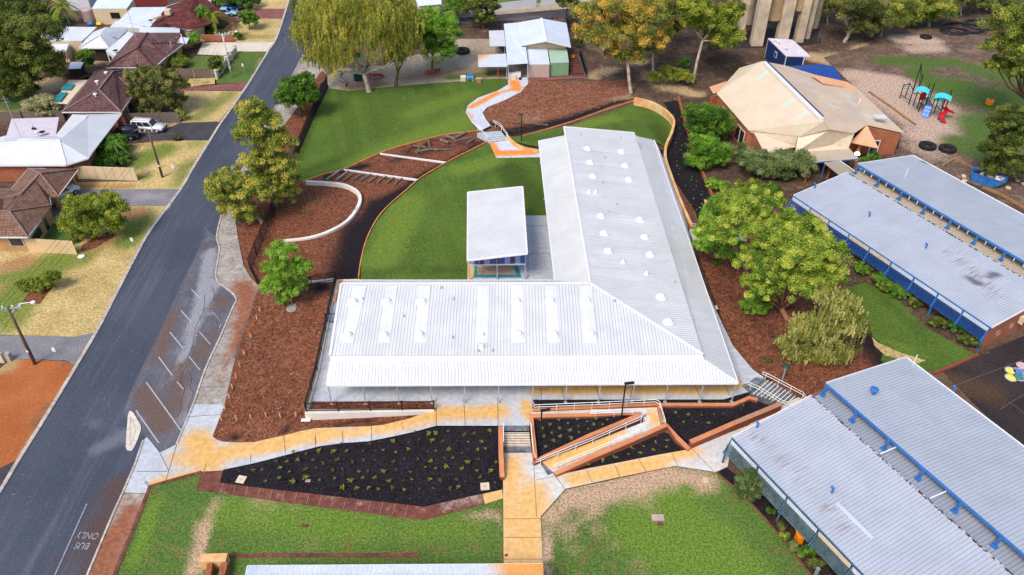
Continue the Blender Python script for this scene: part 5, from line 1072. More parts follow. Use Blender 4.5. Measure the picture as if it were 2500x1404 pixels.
# ================================================================ HOUSES across the road
def capline(pts, mat, par, w=.22):
    m = MB()
    for a, b in pts: m.beam(a+ZU*.05, b+ZU*.05, w, .1)
    return m.build('ridge_capping', mat, par)
def house(name, label, roofs, caps, outline, wallz, roofm, wallm, capm, cat='house', fascia='white_trim', wins=()):
    """roofs: lists of (px,py,z); outline: eave corners (px,py,z) in order"""
    o = [R(*p) for p in outline]; c = sum(o, Vector())/len(o)
    t = thing(name, label, cat, Vector((c.x, c.y, 0)))
    for r in roofs: MB().sheet([R(*p) for p in r], .12).build('roof', roofm, t)
    if caps: capline([(R(*a), R(*b)) for a, b in caps], capm, t)
    m = MB(); n = len(o)
    for i in range(n): m.beam(o[i]-ZU*.1, o[(i+1) % n]-ZU*.1, .12, .16)
    m.build('gutter', fascia, t)
    ins = []
    for p in o:
        v = Vector((c.x-p.x, c.y-p.y, 0)); ins.append(Vector((p.x, p.y, 0))+v.normalized()*min(.9, v.length*.2))
    m = MB(); wall_between(m, ins, 0, wallz, .25, True); m.build('wall', wallm, t)
    for i, tt, z, w_, h in wins:
        a, b = ins[i], ins[(i+1) % n]; q, d, nn = on_wall(a, b, tt, z, 0)
        if (q-Vector((c.x, c.y, z))).dot(nn) < 0: nn = -nn
        f = MB().box(q+nn*.15, (w_+.14, .06, h+.14), ax=(d, nn, ZU)).build('window', 'white_trim', t)
        MB().box(q+nn*.19, (w_, .04, h), ax=(d, nn, ZU)).build('pane', 'glass', f)
    return t, ins
z0, zr = 2.6, 4.7
# brown tiled L house
h1, i1 = house('brown_house', 'brown tiled L shaped house with tan brick carport pillars', [
    [(97, 423.5, zr), (69, 411, z0), (194, 412, z0)], [(97, 423.5, zr), (194, 412, z0), (143, 480, z0)], [(97, 423.5, zr), (143, 480, z0), (120, 481, z0), (84, 438, 4.4)],
    [(97, 423.5, zr), (84, 438, 4.4), (50, 474, 4.4), (38, 474, 4.2), (26, 462, z0), (69, 411, z0)], [(84, 438, 4.4), (120, 481, z0), (124, 501, z0), (22, 514, 4.4), (7, 512, 4.5), (10, 485, 4.5), (50, 474, 4.4)],
    [(50, 474, 4.4), (10, 485, 4.5), (-60, 490, 4.5), (-60, 458, z0), (26, 462, z0), (38, 474, 4.2)],
    [(22, 516, 4.5), (127, 501, z0), (67, 578, z0)], [(22, 516, 4.5), (67, 578, z0), (-60, 578, z0), (-60, 516, 4.5)], [(7, 512, 4.5), (10, 485, 4.5), (-60, 490, 4.5), (-60, 516, 4.5), (22, 516, 4.5)]],
    [((97, 423.5, zr), (69, 411, z0)), ((97, 423.5, zr), (194, 412, z0)), ((97, 423.5, zr), (143, 480, z0)), ((97, 423.5, zr), (84, 438, 4.4)), ((84, 438, 4.4), (50, 474, 4.4)), ((50, 474, 4.4), (10, 485, 4.5)), ((22, 516, 4.5), (127, 501, z0)), ((22, 516, 4.5), (67, 578, z0)), ((22, 516, 4.5), (-60, 516, 4.5))],
    [(69, 411, z0), (110, 411, z0), (121, 481, z0), (124, 502, z0), (67, 578, z0), (-60, 578, z0), (-60, 458, z0), (26, 462, z0)], z0-.15, 'brown_tile', 'tan_brick', 'tile_capping', wins=((3, .78, 1.3, 2.6, 1.2), (3, .3, 1.1, .9, 2.0), (4, .3, 1.4, 1.5, 1.0)))
for px, py in ((186, 458), (148, 510), (122, 548)): q = P(px, py, 0); MB().box((q.x-.2, q.y+.2, 1.25), (.45, .45, 2.5)).build('pillar', 'tan_brick', h1)
capline([(R(143, 480, z0), R(194, 412, z0))], 'cream_trim', h1, .12)
# white house
z1, zq = 2.8, 4.6
h2, i2 = house('white_house', 'white metal roofed house with wide carport beside parked cars', [
    [(47, 341, zq), (144, 343, zq), (161, 403, z1), (-60, 403, z1), (-60, 392, 2.9), (0, 365, 3.6)], [(47, 341, zq), (0, 365, 3.6), (-60, 392, 2.9), (-60, 350, z1), (14, 331, z1), (136, 331, z1), (161, 337, 3.6), (144, 343, zq)],
    [(144, 343, zq), (161, 337, 3.9), (214, 283, 3.9), (297, 279, z1), (215, 386, z1), (161, 403, z1)], [(177, 279, 3.0), (214, 283, 3.9), (161, 338, 3.9), (135, 331, 3.0)], [(177, 279, 3.0), (297, 279, z1), (214, 284, 3.9)]],
    [((47, 341, zq), (144, 343, zq)), ((144, 343, zq), (161, 403, z1)), ((161, 337, 3.9), (214, 283, 3.9)), ((214, 283, 3.9), (297, 279, z1))],
    [(160, 403, z1), (215, 386, z1), (240, 350, z1), (200, 285, z1), (177, 282, z1), (136, 332, z1), (-60, 340, z1), (-60, 403, z1)], z1-.2, 'pale_roof', 'red_brick', 'white_trim')
for px, py in ((272, 318), (262, 335), (250, 352), (238, 372), (228, 388)): q = P(px, py, 0); MB().box((q.x, q.y, 1.3), (.14, .14, 2.6)).build('carport_post', 'rusty_timber', h2)
MB().sheet([R(28, 290, 2.6), R(144, 286, 2.6), R(136, 331, 3.0), R(15, 333, 3.0)], .08).build('rear_roof', 'lilac_roof', h2)
def dish(parent, q, r=.42):
    MB().lathe(q+ZU*.5, [(.05, -.12), (r*.6, -.07), (r, 0), (r*.95, .02), (r*.5, -.04), (.03, -.08)], 14).tube([q, q+ZU*.4], .03).build('satellite_dish', 'black_metal', parent)
dish(h2, R(106, 330, 3.0)); MB().lathe(R(92, 331, 3.2), [(.12, 0), (.12, .4), (.25, .45), (.25, .6), (.05, .7)], 10).build('roof_vent', 'white_trim', h2)
q = R(84, 317, 2.8); MB().box(q+ZU*.15, (.5, .3, .3)).tube([q, q+ZU*.7], .04).build('roof_vent', 'black_metal', h2)
q = R(51, 335, 3.2); m = MB().tube([q, q+ZU*6.0], .035); m.beam(q+ZU*5.6-Vector((.5, 0, 0)), q+ZU*5.6+Vector((.5, 0, 0)), .03).beam(q+ZU*5.2-Vector((.4, 0, 0)), q+ZU*5.2+Vector((.4, 0, 0)), .03); m.build('antenna', 'steel', h2)
# plum tiled house
h3, i3 = house('plum_house', 'dark plum tiled hip roof house behind the street gum', [
    [(241, 219, 4.9), (151, 273, z0), (295, 273, z0)], [(241, 219, 4.9), (276, 174, 4.9), (236, 171, z0), (151, 273, z0)], [(241, 219, 4.9), (295, 273, z0), (329, 225, z0), (318, 216, z0+.2), (300, 189, 3.9), (290, 189, 4.0), (276, 174, 4.9)],
    [(276, 174, 4.9), (345, 171, z0), (236, 171, z0)], [(276, 174, 4.9), (290, 189, 4.0), (312, 189, 3.9), (365, 180, z0), (345, 171, z0)], [(312, 189, 3.9), (290, 189, 4.0), (328, 222, z0), (365, 205, z0), (365, 180, z0)]],
    [((241, 219, 4.9), (151, 273, z0)), ((241, 219, 4.9), (295, 273, z0)), ((241, 219, 4.9), (276, 174, 4.9)), ((290, 189, 4.0), (328, 222, z0)), ((276, 174, 4.9), (345, 171, z0))],
    [(151, 273, z0), (295, 273, z0), (329, 225, z0), (365, 205, z0), (365, 172, z0), (236, 171, z0)], z0-.15, 'plum_tile', 'red_brick', 'tile_capping', wins=((1, .5, 1.4, 1.6, 1.2),))
for px, py, z in ((234, 235, 4.2), (238, 204, 4.4), (260, 182, 4.4)): MB().lathe(R(px, py, z), [(.12, -.3), (.12, .2), (.28, .28), (.28, .42), (.08, .5)], 12).build('roof_vent', 'white_plastic', h3)
MB().tube([R(310, 183, 4.0), R(310, 183, 4.0)+ZU*.9], .14).build('chimney_flue', 'steel', h3)
MB().sheet([R(168, 195, 2.5), R(214, 195, 2.6), R(164, 253, 2.6), R(130, 252, 2.4)], .08).build('patio_roof', 'cream_trim', h3)
for a in (((158, 205), (183, 205), (172, 219), (147, 218)), ((146, 225), (165, 225), (148, 247), (128, 245))):
    MB().sheet([R(x, y, 2.72) for x, y in a], .05).build('green_sheet', 'teal', h3)
for px, py in ((132, 252), (160, 252), (168, 197)): q = P(px, py, 2.4); MB().box((q.x, q.y, 1.2), (.1, .1, 2.4)).build('patio_post', 'steel', h3)
# mauve tiled house
h4, i4 = house('mauve_house', 'speckled mauve tiled house with white extensions behind', [
    [(335, 118, 4.9), (259, 164, z0), (377, 164, z0)], [(335, 118, 4.9), (360, 80, 4.7), (325, 79, z0), (259, 164, z0)], [(335, 118, 4.9), (377, 164, z0), (402, 140, z0), (405, 138, z0+.1), (372, 106, 4.2), (360, 105, 4.5), (346, 103, 4.8)],
    [(346, 103, 4.8), (360, 80, 4.7), (441, 82, z0), (436, 92, z0), (428, 104, z0), (372, 106, 4.2)], [(372, 106, 4.2), (430, 105, 3.2), (448, 106, z0), (405, 139, z0)]],
    [((335, 118, 4.9), (259, 164, z0)), ((335, 118, 4.9), (377, 164, z0)), ((335, 118, 4.9), (360, 80, 4.7)), ((372, 106, 4.2), (405, 139, z0)), ((372, 106, 4.2), (430, 105, 3.2))],
    [(259, 164, z0), (377, 164, z0), (405, 139, z0), (448, 106, z0), (441, 82, z0), (325, 79, z0)], z0-.15, 'mauve_tile', 'tan_brick', 'maroon_tile', wins=((2, .6, 1.3, 1.8, 1.4), (1, .5, 1.4, 1, 1.1)))
MB().tube([R(419, 115, 3.3), R(419, 115, 3.3)+ZU*1.0], .14).build('chimney_flue', 'steel', h4)
q = R(334, 100, 4.0); m = MB().tube([q, q+ZU*5], .035); m.build('antenna', 'steel', h4)
MB().sheet([R(441, 90, 2.4), R(462, 93, 2.3), R(455, 107, 2.2), R(430, 104, 2.4)], .08).build('porch_roof', 'silver_roof', h4)
MB().sheet([R(341, 66, 2.6), R(439, 67, 2.6), R(439, 79, 2.5), R(340, 79, 2.5)], .08).build('patio_roof', 'pale_sheet', h4)
# white wall extension with two windows
t_, ins_ = box_shed('white_extension', 'narrow white walled annexe with two dark windows beside the mauve roof', [(313, 77), (331, 84), (284, 140), (258, 124)], 'white_trim', 'white_roof_plain', [2.9, 2.9, 2.6, 2.6], 'annexe')
for tt in (.3, .7):
    q, d, n = on_wall(ins_[3], ins_[2], tt, 1.5, .1); f = MB().box(q, (1.0, .06, 1.0), ax=(d, n, ZU)).build('window', 'black_metal', t_)
dish(t_, R(284, 130, 2.6))
# white hip shed with navy front
h6, i6 = house('white_garage', 'white hip roofed garage with navy front and open door', [
    [(242, 87, 4.0), (193, 117, 2.5), (265, 117, 2.5)], [(242, 87, 4.0), (259, 66, 4.0), (222, 80, 2.6), (193, 117, 2.5)], [(242, 87, 4.0), (265, 117, 2.5), (312, 70, 2.6), (259, 66, 4.0)]], [((242, 87, 4.0), (193, 117, 2.5)), ((242, 87, 4.0), (265, 117, 2.5))],
    [(193, 117, 2.5), (265, 117, 2.5), (312, 70, 2.6), (222, 80, 2.6)], 2.4, 'pale_roof', 'navy_wall', 'white_trim', cat='garage')
q, d, n = on_wall(i6[0], i6[1], .5, 1.1, .16); MB().box(q, (3.0, .08, 2.2), ax=(d, n, ZU)).build('door', 'shade_dark', h6)  # dark panel, painted shade inside the open doorway
MB().sheet([R(271, 84, 3.4), R(281, 87, 3.3), R(278, 90, 3.25), R(267, 86, 3.35)], .05).build('skylight', 'steel', h6)
box_shed('large_shed', 'long white roofed shed beside the big dark tree', [(100, 65), (237, 66), (200, 100), (98, 100)], 'cream_wall', 'pale_roof', [3.4, 3.2, 2.6, 2.6])
box_shed('small_shed', 'small white carport roof in the fenced yard', [(118, 107), (168, 107), (162, 124), (118, 122)], 'cream_wall', 'white_roof_plain', [2.2, 2.2, 2.0, 2.0])
t_, ins_ = box_shed('cream_shed', 'cream ribbed shed with grey roof and a small window', [(244, -12), (327, -4), (309, 21), (224, 21)], 'cream_wall', 'silver_roof', [3.6, 3.6, 3.0, 3.0])
q, d, n = on_wall(ins_[3], ins_[2], .62, 1.7, .1); f = MB().box(q, (1.7, .06, 1.1), ax=(d, n, ZU)).build('window', 'black_metal', t_)
MB().lathe(P(220, 50, 0), [(1.1, 0), (1.1, 2.1), (.9, 2.3), (.05, 2.4)], 16).build('rainwater_tank', 'pink_tint', None, label='round pinkish rainwater tank beside the cream shed', cat='water tank')
box_shed('flat_roof_shed', 'wide flat grey roof joining the maroon tiled house', [(322, 18), (407, 17), (366, 66), (290, 50)], 'cream_wall', 'silver_roof', [3.0, 3.0, 2.7, 2.7], 'carport')
box_shed('flat_roof_shed', 'lower grey flat roof in front of the wide flat roof', [(283, 51), (360, 52), (352, 69), (268, 66)], 'rendered_wall', 'silver_roof', [2.6, 2.6, 2.4, 2.4], 'carport')
box_shed('white_shed', 'corrugated white shed at the top left corner of the yards', [(165, -30), (225, -30), (215, -2), (160, -5)], 'fence_white', 'pale_roof', [2.6, 2.6, 2.4, 2.4])
box_shed('tool_shed', 'small grey roofed shelter beside the round yard tree', [(173, 151), (204, 152), (196, 167), (166, 168)], 'shade_dark', 'pale_sheet', [2.2, 2.2, 2.0, 2.0])
h5, i5 = house('maroon_house', 'maroon tiled house with cream gable and rooftop cooler', [
    [(452, 0, 4.9), (465, 27, 4.6), (462, 73, z0), (407, 57, 3.4), (366, 66, z0), (408, 16, z0)], [(452, 0, 4.9), (480, -20, 4.9), (560, 40, z0), (500, 62, z0), (462, 73, z0), (465, 27, 4.6)]],
    [((452, 0, 4.9), (465, 27, 4.6))], [(366, 66, z0), (407, 60, z0), (462, 73, z0), (500, 60, z0), (520, -20, z0), (408, 14, z0)], z0-.1, 'maroon_tile', 'cream_trim', 'maroon_tile')
q = R(412, 36, 4.0); MB().box(q+ZU*.5, (1.0, 1.0, .9)).beam(q+Vector((-1, -.8, .2)), q+Vector((-2.4, -1.8, -.1)), .7, .3).build('rooftop_cooler', 'cream_trim', h5)
dish(h5, R(370, 56, 2.9))
h7 = thing('bottom_roof', 'pale ribbed roof edge cropped by the bottom of the photo', 'building', P(960, 1440, 0))
o7 = area('roof', [(p.x, p.y, p.z) for p in (R(604, 1381, 3), R(1326, 1376, 3), R(1330, 1470, 3.6), R(585, 1475, 3.6))], 'pale_sheet', 0, m2=[(1290, 1404, 1400, 1404, 3.2), (1290, 1440, 1400, 1440, 2.5)], world=True, kind=None, grid=.6); o7.parent = h7; o7.location = o7.location-h7.location
q = [R(604, 1381, 3), R(1326, 1376, 3), R(1330, 1470, 3.6), R(585, 1475, 3.6)]; m = MB().beam(q[0]-ZU*.1, q[1]-ZU*.1, .1, .16).beam(q[0]-ZU*.1, q[3]-ZU*.1, .1, .16); m.build('gutter', 'white_trim', h7)
m = MB(); wall_between(m, [q[0]+Vector((.5, -.5, 0)), q[1]+Vector((-.5, -.5, 0)), q[2]+Vector((-.5, -.5, 0)), q[3]+Vector((.5, -.5, 0))], 0, 2.85, .2, True); m.build('wall', 'red_brick', h7)
h8 = thing('far_house', 'far pale roofed house with cream walls at the top beyond the big tree', 'house', P(1040, 20, 0))
MB().sheet([R(1012, -15, 4.2), R(1075, -20, 4.2), R(1078, 10, 3.0), R(1018, 15, 3.0)], .1).build('roof', 'silver_roof', h8)
m = MB(); wall_between(m, [R(1018, 15, 3)+Vector((.5, .5, -3)), R(1078, 10, 3)+Vector((-.5, .5, -3)), R(1075, -20, 3)+Vector((-.5, 0, -3)), R(1012, -15, 3)+Vector((.5, 0, -3))], 0, 2.85, .2, True); m.build('wall', 'cream_trim', h8)
# ---- fences left
def panel_fence(name, label, pts, h, mat, th=.08, postm=None, step=2.4, cap=None, group=None):
    w = W(pts); t = thing(name, label, 'fence', w[0], group); m = MB()
    wall_between(m, w, 0, h, th); m.build('panels', mat, t)
    if postm:
        for a, b in zip(w, w[1:]):
            n = max(1, int((b-a).length/step))
            for k in range(n+1): q = a.lerp(b, k/n); MB().box(q+ZU*(h+.05)/2, (.14, .14, h+.08)).build('post', postm, t)
    return t
panel_fence('garden_wall', 'smooth cream garden wall between white and brown houses', [(-60, 434), (200, 436), (336, 441)], 1.9, 'fence_cream', .16, 'cream_trim', 6)
panel_fence('garden_wall', 'corrugated peach fence below the brown tiled house', [(-60, 605), (40, 612), (190, 621)], 1.9, 'fence_corrugated', .08)
panel_fence('timber_fence', 'grey timber fence between white house and plum house', [(-20, 300), (60, 298), (160, 297)], 1.7, 'fence_timber', .06, 'old_timber')
panel_fence('timber_fence', 'grey timber fence behind the parked cars', [(300, 303), (440, 299)], 1.7, 'fence_timber', .06, 'old_timber')
panel_fence('timber_fence', 'weathered timber fence beside the plum house roof', [(155, 190), (240, 186)], 1.8, 'fence_timber', .06, 'old_timber')
panel_fence('timber_fence', 'grey sheet fence beside the front lawn hedge', [(430, 188), (521, 190)], 1.5, 'fence_timber', .06, 'fence_grey')
panel_fence('garden_wall', 'low red brick fence along the white concrete drive', [(490, 101), (574, 101)], 1.2, 'red_brick', .2)
panel_fence('red_fence', 'maroon sheet fence behind the grey flat roof', [(325, 18), (412, 16)], 1.6, 'fence_red', .06)
panel_fence('red_fence', 'small red gate fence beside the black car', [(292, 312), (307, 300)], 1.8, 'rusty_timber', .06)
panel_fence('white_fence', 'pale corrugated fence along the far paddock', [(1150, 35), (1310, 17)], 1.6, 'fence_white', .06)
panel_fence('white_fence', 'taller pale corrugated fence right of the far paddock', [(1320, 14), (1450, 0)], 2.4, 'fence_white', .06)
wf = thing('picket_fence', 'stepped white picket fence with pillars beside the hedge', 'fence', P(528, 192))
pp = W([(530, 193), (543, 178), (555, 160), (566, 147), (577, 131)])
for i, q in enumerate(pp): MB().box(q+ZU*.75, (.4, .4, 1.5)).box(q+ZU*1.53, (.5, .5, .08)).build('pillar', 'white_concrete', wf)
for a, b in zip(pp, pp[1:]): m = MB(); wall_between(m, [a, b], .1, 1.2, .1); m.build('panel', 'white_concrete', wf)

gp = thing('gate_pillar', 'cream wall end with grey letterbox at the left edge below the gravel drive', 'wall', P(10, 890)); q = P(6, 884)
MB().box(q+Vector((-1.2, 0, .6)), (3.0, .3, 1.2)).build('wall', 'cream_trim', gp); MB().box(q+Vector((.6, .3, .45)), (.5, .5, .9)).build('pillar', 'old_concrete', gp)
# ================================================================ TREES AND PLANTS
leaf_mat('leaf_gold', (.10, .145, .026), (.27, .33, .055), (.66, .57, .11))
leaf_mat('leaf_amber', (.11, .16, .035), (.31, .33, .065), (.72, .46, .09))
leaf_mat('leaf_olive', (.06, .085, .022), (.17, .19, .05), (.36, .33, .10))
leaf_mat('leaf_dark', (.05, .08, .016), (.14, .18, .035), (.30, .31, .07))
leaf_mat('leaf_green', (.035, .10, .014), (.11, .24, .028), (.24, .40, .05))
leaf_mat('leaf_bright', (.07, .19, .02), (.19, .38, .035), (.36, .55, .08))
leaf_mat('leaf_lime', (.085, .17, .02), (.27, .38, .045), (.56, .61, .10))
leaf_mat('leaf_yellowgreen', (.10, .16, .02), (.26, .33, .04), (.48, .48, .07))
leaf_mat('leaf_silver', (.08, .13, .04), (.19, .25, .08), (.36, .41, .17))
leaf_mat('leaf_pale', (.20, .22, .09), (.38, .38, .17), (.55, .52, .28))
leaf_mat('leaf_weep', (.20, .23, .05), (.46, .47, .12), (.72, .66, .25))
leaf_mat('leaf_brown', (.08, .045, .015), (.20, .12, .04), (.38, .24, .08))
plain('bark_pale', (.42, .33, .26), .9, .35, 1.5); plain('bark_brown', (.14, .085, .055), .95, .35, 2); plain('bark_grey', (.24, .20, .17), .9, .35, 2)
plain('bark_red', (.28, .13, .08), .9, .3, 2)
def leaves_mesh(name, pos, nrm, size, aspect, tint, mat, parent, hang=False):
    """one quad per leaf; pos (n,3) world"""
    n = len(pos); o = rootloc(parent); pos = pos - np.array([o.x, o.y, o.z])
    nrm = nrm/np.maximum(np.linalg.norm(nrm, axis=1, keepdims=True), 1e-6)
    r = rng.normal(size=(n, 3))
    if hang: r = np.array([[0, 0, 1.0]]) + r*.25
    u = r - nrm*(r*nrm).sum(1, keepdims=True); u /= np.maximum(np.linalg.norm(u, axis=1, keepdims=True), 1e-6)
    v = np.cross(nrm, u); s = (size*rng.uniform(.6, 1.3, n))[:, None]
    a, b = u*s*.5, v*s*.5*aspect
    V = np.stack([pos-a, pos-b, pos+a, pos+b], 1).reshape(-1, 3).astype(np.float32)     # diamond leaf
    me = bpy.data.meshes.new(name); me.vertices.add(4*n); me.vertices.foreach_set('co', V.ravel())
    me.loops.add(4*n); me.loops.foreach_set('vertex_index', np.arange(4*n, dtype=np.int32))
    me.polygons.add(n); me.polygons.foreach_set('loop_start', np.arange(0, 4*n, 4, dtype=np.int32)); me.polygons.foreach_set('loop_total', np.full(n, 4, dtype=np.int32))
    me.update(calc_edges=True)
    at = me.attributes.new('tint', 'FLOAT', 'POINT'); at.data.foreach_set('value', np.repeat(np.clip(tint, 0, 1), 4).astype(np.float32))
    return link(name, me, mat, parent)
def crown_points(lobes, n, style, puff=.34, tb=.45, tv=.25):
    """leaf positions grouped in puffs spread through every lobe's outer volume"""
    A = np.array([l[3]*l[5]+l[3]*l[4] for l in lobes]); A = A/A.sum(); P_, N_, T_ = [], [], []
    centres = []
    for l, w in zip(lobes, A):
        c = np.array(l[:3]); r = np.array(l[3:6]); rm = float(np.cbrt(r.prod()))
        pr = max(.22, puff*rm); k = int(max(7, 3.6*(rm/pr)**2)); m = max(3, int(n*w/k))
        d = rng.normal(size=(k, 3)); d /= np.linalg.norm(d, axis=1, keepdims=True); d[:, 2] = np.where(d[:, 2] < -.35, -d[:, 2]*.6, d[:, 2])
        rad = rng.uniform(.25, 1.08, (k, 1))**.6
        pc = c + d*r*(rad-.12)
        pt = tb + rng.normal(size=k)*tv
        for i in range(k):
            centres.append(pc[i]); m_i = int(m*rng.uniform(.5, 1.5)); pri = pr*rng.uniform(.6, 1.25)
            q = rng.normal(size=(m_i, 3)); q /= np.linalg.norm(q, axis=1, keepdims=True); q *= rng.uniform(.1, 1.25, (m_i, 1))**.7
            if style == 'weep':
                s = rng.integers(0, 9, m_i); off = rng.normal(size=(9, 3))*pri*.55; L = rng.uniform(.3, 1.5, 9)*pri
                f = rng.uniform(0, 1, m_i); p = pc[i]+off[s]+rng.normal(size=(m_i, 3))*.08*pri; p[:, 2] += pri*.5 - f*L[s]*1.4; nr = q.copy(); nr[:, 2] *= .3
            else: p = pc[i] + q*pri*np.array([1, 1, .75]); nr = q + np.array([0, 0, .45]) + rng.normal(size=(m_i, 3))*.5
            P_.append(p); N_.append(nr); T_.append(pt[i] + rng.normal(size=m_i)*.12 + q[:, 2]*.06)
    return np.concatenate(P_), np.concatenate(N_), np.concatenate(T_), centres
LS = 1.24
def lobes_from_px(base, ells, zmin=.3):
    out = []
    for e in ells:
        px, py, rx_, ry_ = e[0], e[1], e[2]*LS, e[3]*LS; Y = base.y + (e[4] if len(e) > 4 else 0)
        c = VP(px, py, Y); sc = FPX/(Y*CT+(HC-c.z)*ST); d = ray(px, py).normalized(); sp, cp_ = -d.z, sqrt(1-d.z*d.z)
        rx = rx_/sc; a = ry_/sc; ry = min(rx, .8*a/sp); rz = sqrt(max(a*a-(ry*sp)**2, (.35*a)**2))/cp_
        z = max(c.z, zmin+rz*.55)
        out.append((c.x, c.y, z, rx, ry, rz))
    return out
def tree(name, label, base, ells, mat, n, cat='tree', style='puff', bark='bark_brown', trunk=.25, size=.3, puff=.25, group=None, tb=.45, tv=.25, bz=0, fork=None, limbs=True, aspect=.6, crown_name='crown'):
    size *= SZ; tv *= 1.15
    if cat == 'shrub': ells = [(e[0], e[1], e[2]*1.18, e[3]*1.18)+tuple(e[4:]) for e in ells]
    B = P(base[0], base[1], bz); lobes = lobes_from_px(B, ells)
    t = thing(name, label, cat, B, group)
    pos, nr, ti, cen = crown_points(lobes, n, style, puff, tb, tv)
    pos[:, 2] = np.maximum(pos[:, 2], bz+.05)
    leaves_mesh(crown_name, pos, nr, size, .35 if style == 'weep' else aspect, ti, mat, t, hang=style == 'weep')
    if trunk:
        cz = sum(l[2] for l in lobes)/len(lobes); top = Vector((sum(l[0] for l in lobes)/len(lobes), sum(l[1] for l in lobes)/len(lobes), 0))
        zf_ = fork if fork is not None else max(.5, (cz-B.z)*.45); F = Vector((B.x+(top.x-B.x)*.35, B.y+(top.y-B.y)*.35, B.z+zf_))
        mid = (B+F)/2+Vector((random.uniform(-.1, .1), random.uniform(-.1, .1), 0))
        m = MB().tube([B-ZU*.1, B+ZU*.25, mid, F], [trunk*1.35, trunk, trunk*.85, trunk*.72], 9); m.build('trunk', bark, t, smooth=True)
        m = MB()
        if limbs:
            for l in lobes:
                c = Vector(l[:3]); md = F.lerp(c, .5)+Vector((random.uniform(-.3, .3), random.uniform(-.3, .3), -.12*(c-F).length)); r0 = trunk*.55
                m.tube([F-ZU*.1, md, c], [r0, r0*.6, r0*.3], 7)
                near = sorted(cen, key=lambda q: (q[0]-c.x)**2+(q[1]-c.y)**2+(q[2]-c.z)**2)[:14]
                for q in near[::2]:
                    s = md.lerp(c, random.uniform(.3, 1)); e = Vector(q); m.tube([s, s.lerp(e, .5)+ZU*random.uniform(-.2, .2), e], [r0*.25, r0*.18, r0*.06], 5, cap=False)
            m.build('limbs', bark, t, smooth=True)
    return t
K = 4.2; SZ = .76
def T(label, base, ells, mat, n, **k): return tree(k.pop('name', 'gum_tree'), label, base, ells, mat, int(n*K), **k)
G = 'trees along the top of the photo'
# --- school side, top
T('huge weeping golden green gum with a pale forked trunk beside the play tower', (901, 224), [(800, 40, 75, 60), (900, 20, 85, 60), (975, 55, 50, 60), (760, 90, 45, 55), (850, 90, 70, 50), (945, 105, 60, 50), (830, 150, 50, 40, -1), (770, 145, 30, 30), (985, 120, 32, 50), (900, 60, 70, 40, -2.5), (720+25, 60, 22, 30)], 'leaf_gold', 34000, style='weep', bark='bark_pale', trunk=.42, size=.36, fork=3.2, tb=.68)
T('slim golden green gum standing behind the pale trunked giant', (966, 210), [(985, 60, 40, 60), (1000, 110, 28, 40), (960, 140, 25, 35)], 'leaf_gold', 7000, style='weep', bark='bark_brown', trunk=.28, size=.34, fork=2.5, tb=.6)
T('dark grey green gum beside the road behind the giant weeping tree', (790, 95), [(745, 20, 32, 24), (770, 45, 30, 24)], 'leaf_olive', 3500, trunk=.2, size=.34)
T('bright green spreading tree sheltering the upturned red boat', (1055, 172), [(1060, 60, 50, 34), (1090, 80, 32, 30), (1035, 100, 36, 30), (1075, 125, 38, 28), (1045, 50, 30, 26)], 'leaf_bright', 13000, name='shade_tree', bark='bark_brown', trunk=.22, size=.32, tb=.55)
T('round dense green tree in the footpath verge beside the road', (735, 285), [(712, 215, 36, 32), (745, 230, 34, 32), (725, 245, 32, 26), (700, 240, 24, 20), (745, 195, 22, 20)], 'leaf_green', 9000, name='round_tree', bark='bark_brown', trunk=.16, size=.3, tb=.35)
T('tall olive gold tree between road and fence with a dense upright crown', (672, 505), [(612, 270, 34, 28), (640, 300, 48, 34), (610, 330, 36, 34), (665, 345, 44, 36), (640, 385, 44, 34), (690, 400, 34, 34), (650, 430, 36, 28), (705, 440, 26, 34), (700, 475, 28, 26), (715, 350, 14, 12)], 'leaf_gold', 22000, name='street_tree', bark='bark_grey', trunk=.3, size=.26, tb=.6, fork=2.5)
T('broad round olive gold tree leaning over the edge of the road', (640, 545), [(560, 435, 42, 26), (600, 455, 44, 32), (540, 470, 34, 28), (580, 500, 40, 30), (640, 470, 28, 26), (605, 525, 28, 22), (528, 450, 26, 22)], 'leaf_gold', 15000, name='street_tree', bark='bark_grey', trunk=.26, size=.26, tb=.58, fork=2.2)
T('young bright green tree in the red mulch near the footpath kink', (716, 752), [(690, 620, 34, 32), (675, 655, 32, 28), (710, 665, 36, 30), (670, 695, 30, 24), (715, 705, 32, 24), (740, 650, 22, 18), (690, 730, 20, 14), (650, 700, 14, 14), (755, 655, 9, 8), (742, 690, 10, 8)], 'leaf_bright', 12000, name='young_tree', bark='bark_red', trunk=.13, size=.2, tb=.6, puff=.24)
MB().lathe(P(716, 752, .42), [(.75, 0), (.7, .1), (.15, .12)], 10).build('rock_ring', 'old_concrete', None, label='pale stone ring at the foot of the young bright tree', cat='stone ring')
T('amber and green gum with tall pale trunk at the edge of the woodchip garden', (1540, 228), [(1440, 40, 44, 34), (1500, 20, 60, 40), (1570, 40, 48, 40), (1460, 90, 44, 34), (1530, 80, 56, 40), (1590, 90, 38, 36), (1500, 130, 30, 24), (1545, 140, 26, 26), (1425, 80, 24, 24)], 'leaf_amber', 24000, bark='bark_pale', trunk=.3, size=.34, fork=5.5, tb=.6)
T('amber gum with a crooked pale trunk just behind the tall one', (1594, 176), [(1600, 20, 45, 36), (1620, 70, 26, 28), (1590, 120, 24, 22), (1560, 10, 40, 30)], 'leaf_amber', 9000, bark='bark_pale', trunk=.24, size=.34, fork=4.5, tb=.5)
T('gum with a long bare white trunk standing left of the blue shed', (1692, 200), [(1700, 15, 46, 28), (1740, 45, 44, 32), (1770, 90, 38, 30), (1690, 60, 28, 24), (1790, 30, 28, 26)], 'leaf_yellowgreen', 13000, bark='bark_pale', trunk=.26, size=.34, fork=7, tb=.45, tv=.32)
